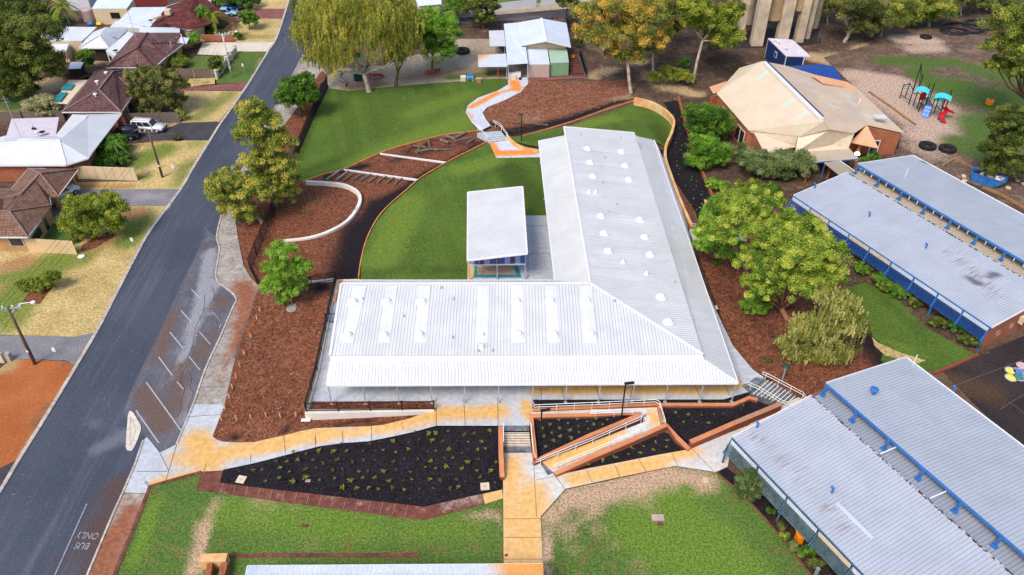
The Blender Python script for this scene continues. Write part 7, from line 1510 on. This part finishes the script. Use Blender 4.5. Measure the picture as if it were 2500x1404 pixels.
# ================================================================ POLES, WIRES, LAMPS, SIGNS
def power_pole(label, base, top, arm, mat, lamp=None):
    B = P(*base); Tt = VP(top[0], top[1], B.y); Tt = Vector((B.x+(Tt.x-B.x)*.6, B.y, Tt.z)); t = thing('power_pole', label, 'power pole', B)
    MB().tube([B, Tt], [.17, .11], 10).build('pole', mat, t, smooth=True)
    d = Vector((cos(arm), sin(arm), 0)); MB().beam(Tt-d*1.2-ZU*.15, Tt+d*1.2-ZU*.15, .1, .12).beam(Tt-d*.6-ZU*.2, Tt-ZU*.9, .04).beam(Tt+d*.6-ZU*.2, Tt-ZU*.9, .04).build('crossarm', 'steel' if lamp else 'old_timber', t)
    tips = []
    for k in (-1.1, -.45, .45, 1.1): q = Tt+d*k-ZU*.08; MB().lathe(q, [(.05, 0), (.09, .08), (.05, .16), (.08, .22), (.02, .28)], 8).build('insulator', 'white_plastic', t); tips.append(q+ZU*.2)
    MB().lathe(B+ZU*1.7, [(.175, 0), (.175, .25)], 10).build('pole_band', 'white_trim', t)
    if lamp:
        e = Tt+Vector((cos(lamp), sin(lamp), 0))*2.2+ZU*.15; a = MB().tube([Tt-ZU*.8, Tt.lerp(e, .5)+ZU*.1, e], .05, 8).build('lamp_arm', 'steel', t); MB().lathe(e-ZU*.12, [(.1, 0), (.22, .05), (.2, .16), (.05, .2)], 12).build('lamp_head', 'white_plastic', a)
    return tips
t1 = power_pole('timber power pole with street lamp on the red dirt verge', (86, 889), (22, 750), radians(8), 'bark_brown', radians(15))
t2 = power_pole('timber power pole on the dry verge below the parked cars', (397, 433), (363, 320), radians(0), 'bark_brown')
t3 = power_pole('pale concrete power pole with lamp on the green verge by the picket fence', (567, 190), (543, 82), radians(0), 'rendered_wall', radians(15))
def wires(name, label, A, Bp, sag):
    m = MB()
    for a, b in zip(A, Bp): m.tube([a.lerp(b, k/14)-ZU*(4*sag*(k/14)*(1-k/14)) for k in range(15)], .016, 4, cap=False)
    m.build(name, 'black_metal', None, label=label, cat='wires')
wires('power_lines', 'four power lines from the lower timber pole to the pole by the parked cars', t1, t2, .7)
wires('power_lines', 'four power lines from the middle timber pole to the concrete pole', t2, t3, .8)
off = Vector((t1[0].x-t2[0].x, t1[0].y-t2[0].y, 0))*.6; wires('power_lines', 'power lines leaving the lower timber pole out of the bottom left corner', t1, [q+off for q in t1], .3)
def lamp_post(label, base, top, head='arm', mat='black_metal'):
    B = P(*base); Tt = VP(top[0], top[1], B.y); Tt.x = B.x; t = thing('lamp_post', label, 'lamp post', B)
    MB().tube([B, Tt], .07, 8).lathe(B, [(.16, 0), (.16, .05)], 10).build('pole', mat, t)
    if head == 'arm': MB().beam(Tt-Vector((.1, 0, 0)), Tt+Vector((.75, .1, .06)), .28, .1).build('lamp_head', mat, t)
    elif head == 'twin': MB().beam(Tt-Vector((.5, 0, 0)), Tt+Vector((.1, 0, 0)), .2, .1).build('lamp_head', mat, t)
    else: MB().lathe(Tt-ZU*.35, [(.1, 0), (.24, .3), (.2, .34)], 12).build('globe', 'white_plastic', t); MB().lathe(Tt, [(.36, 0), (.3, .08), (.05, .22)], 12).build('lamp_cap', 'dark_green', t)
plain('dark_green', (.01, .06, .04), .5, .1, 2)
lamp_post('tall black lamp post standing in the tip of the ramp triangle', (1517, 1019, .65), (1528, 937))
lamp_post('black lamp post at the bottom of the woodchip garden near the white wing', (1273, 345, 0), (1273, 280), 'twin')
lamp_post('pale lamp post with green cap in the mulch above the side stairs', (1908, 934, .4), (1915, 895), 'globe', 'steel')
lamp_post('slim black lamp post at the left end of the ramp triangle', (1320, 1078, .4), (1321, 1003), 'none2' if False else 'arm')
def post_sign(label, base, top, head, mat='white_trim', w=.32, h=.5, pm='steel'):
    B = P(*base); Tt = VP(top[0], top[1], B.y); Tt = Vector((B.x+(Tt.x-B.x)*.5, B.y, max(.6, Tt.z))); t = thing('street_sign', label, 'sign', B)
    MB().tube([B, Tt], .035, 6).build('post', pm, t); MB().box(Tt-ZU*h/2+Vector((0, -.05, 0)), (w, .03, h)).build('sign_plate', mat, t)
post_sign('small white sign on a pale post on the green verge', (598, 184), (591, 155), 0)
post_sign('white post sign leaning on the dry verge above the wide road bend', (331, 611), (320, 580), 0)
post_sign('white parking sign on the red dirt verge beside the timber pole', (149, 894), (131, 848), 0)
post_sign('small pale sign right of the middle timber power pole', (437, 437), (415, 402), 0)
post_sign('rusty post with grey sign at the lawn corner beside the footpath', (372, 1208), (356, 1174), 0, 'steel', .3, .35, 'rusty_timber')
post_sign('small white marker post at the end of the cream garden wall', (341, 458), (337, 443), 0, w=.2, h=.25)
for i, (x, y) in enumerate(((1775, 112), (1996, 103))): B = P(x, y); MB().tube([B, B+ZU*1.9], .06, 6).build('fence_post', 'old_timber', None, label=['thin leaning post left of the water tower', 'thin pale post right of the water tower'][i], cat='post')
# bollard stakes: little yellow pegs with string of the new planting
pz = lambda x, y: .04
pegs = [(635, 760, .12), (628, 780, .12), (613, 824, .1), (597, 866, .1), (586, 896, .1), (577, 923, .08), (568, 948, .06), (560, 972, .06), (550, 998, .04), (541, 1025, .03), (577, 1024, .12), (613, 1022, .2), (650, 1018, .26), (685, 1018, .32), (723, 1016, .35)]
pk = None
for x, y, z in pegs:
    q = P(x, y, z)
    if pk is None:
        pk = thing('planting_peg', 'short yellowish timber peg standing at the edge of the west mulch bed', 'peg', q, 'yellow pegs round the west mulch bed')
        MB().box(q+ZU*.25, (.1, .1, .5)).build('stake', 'fence_corrugated', pk); MB().box(q+ZU*.5, (.13, .13, .06)).build('cap', 'edging', pk)
    else: dup(pk, q, random.uniform(-.3, .3))
# staked saplings
for i, (x, y) in enumerate(((768, 478), (784, 505), (746, 530))):
    B = P(x, y); t = thing('sapling', ['upper', 'middle', 'lower'][i]+' staked sapling inside the curl of the white seating wall', 'sapling', B, 'staked saplings')
    MB().tube([B, B+ZU*1.2], .025, 6).build('stem', 'bark_brown', t); MB().tube([B+Vector((.25, 0, 0)), B+Vector((.25, 0, 1.1))], .035, 6).build('stake', 'timber', t)
    pos = np.array([B.x, B.y, 1.1])+rng.normal(size=(60, 3))*[.22, .22, .25]; leaves_mesh('crown', pos, rng.normal(size=(60, 3)), .16, .5, rng.uniform(0, .6, 60), 'leaf_green', t)
# tyres
def tyre(label, c, R_, h):
    B = P(*c); t = thing('big_tyre', label, 'tyre', B, 'big play tyres'); m = MB(); n = 24
    prof = [(R_*.52, .02), (R_*.9, 0), (R_, h*.2), (R_, h*.8), (R_*.9, h), (R_*.56, h*.94), (R_*.5, h*.75), (R_*.5, h*.25)]; b = 0
    for r, z in prof:
        for k in range(n): a = 2*pi*k/n; m.v.append((B.x+r*cos(a), B.y+r*sin(a), B.z+z))
    k_ = len(prof)
    for i in range(k_):
        for k in range(n): k2 = (k+1) % n; i2 = (i+1) % k_; m.f.append((i*n+k, i*n+k2, i2*n+k2, i2*n+k))
    m.build('carcass', 'rubber', t); m2 = MB()
    for k in range(n*2): a = pi*k/n; m2.box((B.x+cos(a)*R_, B.y+sin(a)*R_, h*.5), (.07, .09, h*.7), a)
    m2.build('tread', 'rubber', t)
tyre('huge tractor tyre lying on the sandy playgroup yard', (1129, 128), 1.25, .6)
tyre('left one of two big black tyres near the hall', (2263, 360), 1.12, .55)
tyre('right one of two big black tyres near the hall', (2312, 367), 1.12, .55)
tyre('dark tyre half buried in the sandy clearing under the gums', (2260, 92), 1.0, .35)
# orange cube
q = P(2414, 255); t = thing('orange_cube', 'orange hollow play cube on the far playground lawn', 'play cube', q)
MB().box(q+ZU*.42, (.85, .85, .84), .3).build('body', 'orange_plastic', t, bev=.08); MB().lathe(q+ZU*.845, [(.26, 0), (.26, .01)], 12).build('hole_shade', 'shade_dark', t)  # dark disc paints the shade inside the cube's opening
# ================================================================ PLAYGROUNDS
pgd = thing('play_climbing_frame', 'large climbing frame with two turquoise roofs, blue climbing wall and red slides', 'play equipment', P(2255, 285))
pf = [(2196, 240), (2210, 237), (2218, 255), (2229, 258), (2238, 266), (2242, 273), (2251, 280), (2268, 284), (2279, 277), (2290, 292), (2228, 222), (2262, 262), (2250, 262), (2300, 285)]
ht = [2.4, 2.4, 3.4, 5.0, 2.6, 3.6, 3.9, 3.9, 3.0, 4.3, 4.6, 3.9, 3.9, 4.3]
PT = [P(x, y) for x, y in pf]
for q, h in zip(PT, ht): MB().tube([q, q+ZU*h], .075, 8).build('post', 'black_metal', pgd)
m = MB()
for a, b, z in ((0, 1, 2.2), (2, 3, 1.9), (3, 10, 4.4), (2, 10, 3.2), (3, 4, 2.2), (0, 2, .6), (1, 2, 2.3), (4, 5, 1.2), (8, 9, 1.4)): MB().beam(PT[a]+ZU*z, PT[b]+ZU*z, .08).build('frame_bar', 'black_metal', pgd)
MB().beam(PT[3]+ZU*3.0, PT[10]+ZU*4.4, .08).build('frame_bar', 'black_metal', pgd)
def deckq(a, b, c, d, z, nm, mt, th=.08): MB().prism([tuple(v.xy) for v in (a, b, c, d)], z, z+th).build(nm, mt, pgd)
deckq(PT[6], PT[7], PT[11], PT[12], 1.6, 'deck', 'grey_plastic')
c7 = (PT[6]+PT[7])/2
nb = (PT[7]-PT[6]).normalized(); ob = Vector((nb.y, -nb.x, 0)); ob = ob if ob.y < 0 else -ob
MB().add([PT[6]+ZU*1.6, PT[7]+ZU*1.6, PT[7]+ob*.9+ZU*.05, PT[6]+ob*.9+ZU*.05, PT[6]-ob*.06+ZU*1.6, PT[7]-ob*.06+ZU*1.6, PT[7]+ob*.84+ZU*.02, PT[6]+ob*.84+ZU*.02], [(0, 1, 2, 3), (7, 6, 5, 4), (0, 4, 5, 1), (1, 5, 6, 2), (2, 6, 7, 3), (3, 7, 4, 0)]).build('climbing_wall', 'blue_plastic', pgd)
for i in range(9):
    f, g_ = .2+.3*(i % 3), .15+.3*(i//3); q = PT[6].lerp(PT[7], f)+ob*.9*g_+ZU*(1.6-1.55*g_); MB().box(q+ob*.06, (.14, .1, .14)).build('hand_hold', 'white_plastic', pgd)
for cc, w_, rz in (((2252, 222), 1.9, .5), ((2303, 238), 2.2, .5)):
    q = P(cc[0], cc[1], 3.9); m = MB()
    for i in range(5):
        f = i/4-.5; f2 = (i+1)/4-.5
        if i < 4: a = Vector((cos(-rz), sin(-rz), 0)); b_2 = Vector((-a.y, a.x, 0)); zf2 = lambda u: .35-1.4*u*u; m.sheet([q+a*f*w_+b_2*-.9+ZU*zf2(f), q+a*f2*w_+b_2*-.9+ZU*zf2(f2), q+a*f2*w_+b_2*.9+ZU*zf2(f2), q+a*f*w_+b_2*.9+ZU*zf2(f)], .05)
    m.build('canopy', 'cyan_plastic', pgd)
q = P(2256, 262, 0); MB().box(q+Vector((-.9, -.1, 1.9)), (.9, .06, 1.3), .3).build('panel', 'red_plastic', pgd)
MB().box(P(2290, 275)+Vector((-.3, .1, 2.3)), (1.0, .06, .9), -.3).build('panel', 'teal', pgd); MB().box(P(2283, 272)+Vector((-.8, .2, 2.1)), (.9, .06, .8), -.3).build('panel', 'green_wall', pgd)
for j in range(4): MB().beam(PT[8]+ZU*(1.6+.3*j)+Vector((.1, .3, 0)), PT[9]+ZU*(1.6+.3*j)+Vector((.1, .3, 0)), .07).build('ladder_rung', 'cyan_plastic', pgd)
def slide(parent, pts, w_, mt, wallh=.22):
    m = MB(); L_ = []; n = len(pts)
    for i, p in enumerate(pts):
        a = pts[max(i-1, 0)]; b = pts[min(i+1, n-1)]; d = Vector((b.x-a.x, b.y-a.y, 0)).normalized(); s = Vector((-d.y, d.x, 0))*w_/2
        L_.append([p+s+ZU*wallh, p+s, p-s, p-s+ZU*wallh, p-s*1.1+ZU*wallh, p-s*1.1-ZU*.06, p+s*1.1-ZU*.06, p+s*1.1+ZU*wallh])
    for r in L_: m.v += [tuple(v) for v in r]
    for i in range(n-1):
        for k in range(8): k2 = (k+1) % 8; m.f.append((i*8+k, i*8+k2, (i+1)*8+k2, (i+1)*8+k))
    m.f += [tuple(range(8)), tuple(reversed(range((n-1)*8, n*8)))]; return m.build('slide', mt, parent)
b0 = P(2302, 268, 1.5)
slide(pgd, [P(2304, 262, 1.7), P(2311, 270, 1.45), P(2305, 279, 1.1), P(2297, 283, .9), P(2299, 292, .5), P(2309, 299, .1)], .55, 'red_plastic')
slide(pgd, [P(2308, 268, 1.5), P(2318, 272, 1.2), P(2328, 276, .9)], .5, 'red_plastic')
MB().tube([P(2303, 268, 1.5)+Vector((cos(k*pi/6)*.4-.1, 0, sin(k*pi/6)*.75+1.0)) for k in range(13)], .08, 6).build('slide_hood', 'red_plastic', pgd)
MB().tube([P(2212, 214, 2.2)+Vector((cos(k*pi/6)*.5, sin(k*pi/6)*.5, 0)) for k in range(13)], .05, 6).build('climbing_ring', 'teal', pgd)
# timber edge of the playground sand
for pts, lab in (([(2122, 222), (2180, 262), (2236, 303)], 'long weathered timber sleeper edging the far playground sand'), ([(2302, 402), (2333, 385), (2372, 405), (2420, 425)], 'orange timber sleeper edge behind the far classroom block'), ([(2400, 455), (2440, 470), (2520, 515)], 'timber sleeper edge beside the skip bin')):
    wall_thing('timber_edge', lab, 'edging', [(x, y, .25) for x, y in pts], .22, 'timber', z0=-.1)
# small play tower
pt = thing('play_tower', 'small play tower with green roof and red slide behind the pale gum trunk', 'play equipment', P(890, 190))
pc_ = [P(x, y) for x, y in ((866, 196), (906, 196), (902, 182), (868, 182))]
for q in pc_: MB().tube([q, q+ZU*2.9], .07, 8).build('post', 'old_timber', pt)
MB().prism([tuple(v.xy) for v in pc_], 1.3, 1.42).build('deck', 'grey_wood', pt)
q = (pc_[0]+pc_[1]+pc_[2]+pc_[3])/4; MB().sheet([q+Vector((-.3, -1.0, 3.4)), q+Vector((1.6, -1.0, 3.4)), q+Vector((1.6, .9, 3.4)), q+Vector((-.3, .9, 3.4))], .08).build('canopy', 'green_plastic', pt)
MB().beam(pc_[0]+ZU*2.4, pc_[1]+ZU*2.4, .3, .3).build('panel', 'car_blue', pt); MB().box(P(876, 199)+ZU*.7, (1.5, .08, 1.3)).build('net_panel', 'leaf_net', pt) if 'leaf_net' in MATS else MB().box(P(876, 199)+ZU*.65, (1.4, .08, 1.2)).build('net_panel', 'dark_green', pt)
slide(pt, [P(909, 188, 1.4), P(916, 184, .9), P(923, 184, .5), P(936, 185, .15)], .6, 'red_plastic')
MB().tube([P(903, 193, 0), P(903, 193, 1.2)], .05).tube([P(915, 194, 0), P(911, 186, 1.1)], .05).build('ladder', 'teal', pt)
# hollow grey logs
def log(name, label, a, b, r, mat='grey_wood', z=None, group=None):
    A, B_ = P(*a), P(*b); r2 = r*.85; A.z += r; B_.z += r; mid = A.lerp(B_, .5)+Vector((random.uniform(-.1, .1), random.uniform(-.1, .1), random.uniform(0, .05)))
    return MB().tube([A, mid, B_], [r, r*.95, r2], 9).build(name, mat, None, label=label, cat='log', group=group)
for i, (a, b, r, lab) in enumerate((((826, 193), (842, 203), .22, 'longest grey hollow log under the weeping gum'), ((823, 189), (833, 192), .18, 'small dark ended log piece above the longest hollow log'), ((841, 213), (845, 203), .22, 'short hollow log pointing at the lawn'), ((829, 187), (837, 176), .2, 'slanting grey log beside the play tower'), ((825, 175), (832, 181), .12, 'thin forked branch log beside the play tower'))):
    log('hollow_log', lab, a, b, r)
sw = 'logs lying in the upper swale'
for a, b, r, lab in (((1010, 358), (1040, 362), .13, 'left short log of the swale log pile'), ((1049, 362), (1045, 340), .14, 'log pointing up at the left of the log pile'), ((1018, 375), (1026, 360), .15, 'stumpy dark log at the bottom left of the log pile'), ((1020, 372), (1068, 365), .13, 'long thin log crossing the bottom of the log pile'), ((1060, 368), (1106, 366), .12, 'thin log lying right of the bottom crossing log'),
                       ((1088, 334), (1112, 344), .2, 'log leaning against the big pale log'), ((1108, 342), (1138, 327), .24, 'thickest pale log at the top of the pile'), ((1110, 347), (1150, 338), .15, 'long straight log below the thickest one'), ((1140, 352), (1160, 339), .13, 'rightmost log of the pile near the rear steps'), ((1076, 345), (1096, 352), .24, 'mossy rounded log in the middle of the pile')):
    log('log', lab, a, b, r, 'old_timber', group=sw)
for i, (x0, y0, x1, y1) in enumerate(((797, 440, 829, 418), (822, 441, 850, 420), (838, 444, 865, 425), (860, 444, 886, 427), (879, 445, 905, 428), (901, 446, 922, 431), (921, 449, 943, 433), (943, 450, 962, 436), (963, 453, 982, 438))):
    log('log_step', ['first', 'second', 'third', 'fourth', 'fifth', 'sixth', 'seventh', 'eighth', 'ninth'][i]+' grey log from the left in the row of parallel logs in the swale', (x0, y0), (x1, y1), .14, 'grey_wood' if i < 2 else 'old_timber', group='row of parallel logs')
log('fallen_trunk', 'long dark fallen branch lying in the woodchip garden', (1250, 301), (1338, 308), .16, 'bark_brown')
log('log', 'grey branch on the ground beside the red fence of the far bed', (1600, 205), (1650, 209), .12, 'old_timber')
# upturned red boat, benches, boxes in the playgroup yard
bt = thing('play_boat', 'small red timber play boat under the bright green tree', 'boat', P(1056, 178)); q = P(1056, 179)
pts = []
m = MB(); dB = Vector((.85, .5, 0)).normalized(); sB = Vector((-dB.y, dB.x, 0))
for k in range(9):
    f = k/8*2-1; w_ = .55*(1-abs(f)**2.4); m.v += [tuple(q+dB*f*1.5+sB*w_+ZU*(.45+.15*f*f)), tuple(q+dB*f*1.4+sB*w_*.5+ZU*.05), tuple(q+dB*f*1.4-sB*w_*.5+ZU*.05), tuple(q+dB*f*1.5-sB*w_+ZU*(.45+.15*f*f))]
for k in range(8):
    for j in range(3): m.f.append((k*4+j, k*4+j+1, (k+1)*4+j+1, (k+1)*4+j))
m.build('hull', 'rusty_timber', bt); MB().beam(q-sB*.5+ZU*.4, q+sB*.5+ZU*.4, .25, .05).build('thwart', 'timber', bt)
ub = thing('utility_bench', 'bright blue slatted bench on the lawn by the playgroup patio', 'bench', P(1148, 195)); q = P(1148, 196)
for k in range(4): MB().box(q+Vector((0, -.25+k*.3, .45+.12*k)), (1.0, .26, .06)).build('slat', 'blue_plastic' if k != 1 else 'cyan_plastic', ub)
MB().box(q+Vector((-.45, .1, .25)), (.06, .9, .5)).box(q+Vector((.45, .1, .25)), (.06, .9, .5)).build('leg', 'white_trim', ub)
t = thing('white_locker', 'cream low locker beside the blue bench', 'locker', P(1130, 198)); q = P(1131, 198)
MB().box(q+Vector((0, .2, .35)), (.8, .8, .7)).build('body', 'cream_trim', t); MB().box(q+Vector((0, .2, .72)), (.86, .86, .05)).build('lid', 'white_trim', t)
t = thing('timber_box', 'small timber step box right of the blue bench', 'box', P(1170, 202)); q = P(1169, 202)
MB().box(q+Vector((0, 0, .15)), (.7, .4, .3)).box(q+Vector((0, .3, .3)), (.7, .25, .6)).build('body', 'timber', t); MB().box(q+Vector((0, .3, .62)), (.75, .3, .04)).build('lid', 'cream_trim', t)
t = thing('sink_unit', 'white appliances and cupboards heaped outside the playgroup patio', 'appliances', P(1257, 190)); q = P(1255, 193)
MB().box(q+Vector((-.3, .3, .45)), (1.2, .8, .9)).build('cabinet', 'white_trim', t); MB().box(q+Vector((.7, .5, .5)), (.8, .7, 1.0)).build('fridge', 'white_plastic', t); MB().box(q+Vector((0, -.4, .35)), (.7, .2, .8)).build('board', 'cream_trim', t); MB().lathe(q+Vector((1.0, -.3, 0)), [(.22, 0), (.25, .35), (.1, .45)], 10).build('black_bag', 'black_metal', t)
t = thing('picnic_bench', 'rust coloured bench under the low patio roof', 'bench', P(1225, 182)); q = P(1224, 184)
MB().box(q+ZU*.45, (1.8, .4, .06), -.2).build('seat', 'rusty_timber', t); MB().box(q+Vector((-.7, 0, .22)), (.1, .35, .44), -.2).box(q+Vector((.7, 0, .22)), (.1, .35, .44), -.2).build('leg', 'rusty_timber', t)
t = thing('orange_crate', 'bright orange crate at the top of the maroon deck ramp', 'crate', P(1398, 142, .8)); q = R(1399, 141, .8)
MB().box(q+ZU*.25, (.6, .4, .5)).build('body', 'orange_plastic', t, bev=.03); MB().box(q+ZU*.52, (.3, .12, .03)).build('handle', 'shade_dark', t)
# skip bin
sk = thing('skip_bin', 'battered blue skip bin full of rubbish behind the far classroom block', 'skip bin', P(2405, 460)); B = P(2400, 452)
u = (P(2452, 472)-P(2365, 445)).normalized(); v_ = Vector((-u.y, u.x, 0)); Lk = 4.0; m = MB()
prof = [(-Lk/2, 1.25), (-Lk*.36, 0), (Lk*.30, 0), (Lk/2+.3, 1.15)]
for s, o_ in ((-1, 0), (1, 0)):
    for x, z in prof: m.v.append(tuple(B+u*x+v_*(s*.85+.9)+ZU*z))
m.f += [(0, 1, 2, 3), (7, 6, 5, 4), (0, 4, 5, 1), (1, 5, 6, 2), (2, 6, 7, 3)]
ms = m.build('hull', 'blue_paint', sk); bm = bmesh.new(); bm.from_mesh(ms.data); bmesh.ops.solidify(bm, geom=bm.faces[:], thickness=.06); bm.to_mesh(ms.data); bm.free()
for x in (-.8, .3, 1.2): MB().beam(B+u*x+v_*.0+ZU*.05, B+u*x+ZU*1.2, .12, .06).build('rib', 'blue_paint', sk)
MB().beam(B-u*Lk/2+v_*.03+ZU*1.22, B+u*(Lk/2+.25)+v_*.03+ZU*1.18, .1, .1).beam(B-u*Lk/2+v_*1.78+ZU*1.22, B+u*(Lk/2+.25)+v_*1.78+ZU*1.18, .1, .1).build('rim', 'blue_paint', sk)
for i, (x, y, w_, mt) in enumerate(((-.6, 1.1, 1.2, 'old_concrete'), (.4, .9, .9, 'cream_trim'), (1.2, .8, .7, 'white_trim'), (1.6, .9, .6, 'pink_tint'), (-1.2, .8, .7, 'shade_dark'))):
    q = B+u*x+v_*y+ZU*1.1; MB().box(q, (w_, .6, .35), random.uniform(0, 3)).build('rubbish', mt, sk)
for i, (x, y) in enumerate(((2352, 430), (2354, 442), (2436, 440), (2462, 460), (2484, 442), (2500, 450))):
    q = P(x, y); MB().prism([(q.x+cos(a)*random.uniform(.25, .5), q.y+sin(a)*random.uniform(.25, .5)) for a in (0, 1.3, 2.5, 3.9, 5)], 0, .14).build('debris_slab', 'cream_trim', None, label='pale broken slab lying on the dark ground by the skip bin', cat='slab', group='broken slabs by the skip')
# inspection pads and lids in the ground
def pad(label, x, y, z, w_, h_, mat='cream_trim', rz=0):
    q = P(x, y, z); t = thing('access_cover', label, 'access cover', q); MB().box(q+ZU*.03, (w_, h_, .06), rz).build('slab', mat, t, bev=.012)
    if mat in ('cream_trim', 'white_block'): MB().lathe(q+ZU*.06, [(.09, 0), (.09, .015)], 10).build('lid', 'steel', t)
pad('square cream concrete pad at the left end of the large black bed', 589, 1171, .08, .75, .75, rz=-.2)
pad('square cream concrete pad at the right end of the large black bed', 1184, 1188, .05, .75, .75, rz=.1)
pad('small grey lid in the lower middle of the large black bed', 752, 1174, .1, .42, .3, 'old_concrete')
pad('pale yellow pad on the east lawn near the classroom corner', 1723, 1173, .03, .45, .6, 'fence_cream')
pad('white stepping stone nearest the eave in the east mulch', 1755, 751, .55, .75, .65, 'white_block')
pad('small white stepping stone just right of the larger one', 1768, 755, .5, .5, .5, 'white_block')
pad('rough white stepping stone below the weeping tree', 1864, 843, .35, .9, .5, 'old_concrete')
pad('round rust coloured drain lid in the inner lawn', 1211, 414, .35, .45, .45, 'rusty_timber')
pad('dark red square cover in the middle of the east lawn', 1612, 1280, .02, .42, .3, 'red_slab')
pad('maroon oval patch cover in the south lawn', 745, 1284, .02, .55, .25, 'red_slab')
pad('pink brick patch near the middle of the east lawn', 1606, 1264, .02, 1.0, .6, 'pink_tint')
pad('small dark cover at the bottom end of the straight path', 1236, 1356, .03, .25, .2, 'red_slab')
MB().box(P(747, 1027, .38)+ZU*.06, (.85, .3, .12)).build('step_block', 'white_block', None, label='small white block lying below the white wall corner', cat='block')
MB().lathe(P(199, 627, 0), [(.38, 0), (.4, .1), (.2, .14)], 12).build('stone_cap', 'white_trim', None, label='round white lid at the end of the corrugated peach fence', cat='lid')
MB().lathe(P(358, 422, 0), [(.3, 0), (.35, .12), (.15, .2)], 8).build('rock', 'old_concrete', None, label='single pale rock on the verge beside the cream wall', cat='rock')
# wheelie bins
for (x, y), lidm, lab in (((313, 277), 'red_plastic', 'bin with red lid beside the plum house'), ((308, 279), 'yellow_plastic', 'bin with yellow lid beside the plum house'), ((527, 14), 'yellow_plastic', 'bin with yellow lid by the blue cars'), ((1948, 1322), 'orange_plastic', 'orange box under the grey sunshades')):
    q = P(x, y); t = thing('wheelie_bin', lab, 'bin', q); MB().prism([(q.x-.25, q.y-.28), (q.x+.25, q.y-.28), (q.x+.25, q.y+.28), (q.x-.25, q.y+.28)], .05, .95).build('body', 'dark_green' if lidm != 'orange_plastic' else lidm, t); MB().box(q+ZU*1.0, (.6, .7, .1)).build('lid', lidm, t, bev=.03)
for (x, y), mt, lab in (((222, 62), 'blue_plastic', 'blue and white garden play seat in the back yard'), ((243, 62), 'yellow_plastic', 'yellow toy slide in the back yard')):
    q = P(x, y); t = thing('garden_toy', lab, 'toy', q); MB().box(q+ZU*.3, (.9, .5, .4)).build('seat', mt, t, bev=.05); MB().tube([q+Vector((-.4, 0, 0)), q+Vector((-.3, 0, 1.4)), q+Vector((.3, 0, 1.4)), q+Vector((.4, 0, 0))], .04, 6).build('frame', 'green_plastic', t)
q = P(2102, 418); MB().lathe(q, [(.25, 0), (.42, .35), (.45, .5), (.38, .5)], 14).build('planter', 'slate_sheet', None, label='round pale planter tub at the hall side entrance', cat='planter')
t = thing('silver_pipe', 'shiny silver flue cropped by the bottom edge near the gravel strip', 'flue', P(1990, 1420)); q = VP(1998, 1388, P(1990, 1440).y); MB().tube([Vector((q.x, q.y, 0)), q], .14, 10).build('tube', 'alloy', t)
# black soil beds at the far right
for i, (x, y, r) in enumerate(((2350, 70, 3.2), (2400, 62, 3.0), (2330, 78, 2.0))):
    q = P(x, y); m = MB(); n = 26
    m.tube([q+Vector((cos(2*pi*k/n)*r*1.2, sin(2*pi*k/n)*r*.8, .1+.05*(k % 2))) for k in range(n+1)], [.22+.06*(k % 3) for k in range(n+1)], 7)
    m.build('soil_ring', 'black_metal', None, label=['middle', 'right', 'small left'][i]+' black log ring bed under the far gums', cat='garden ring')
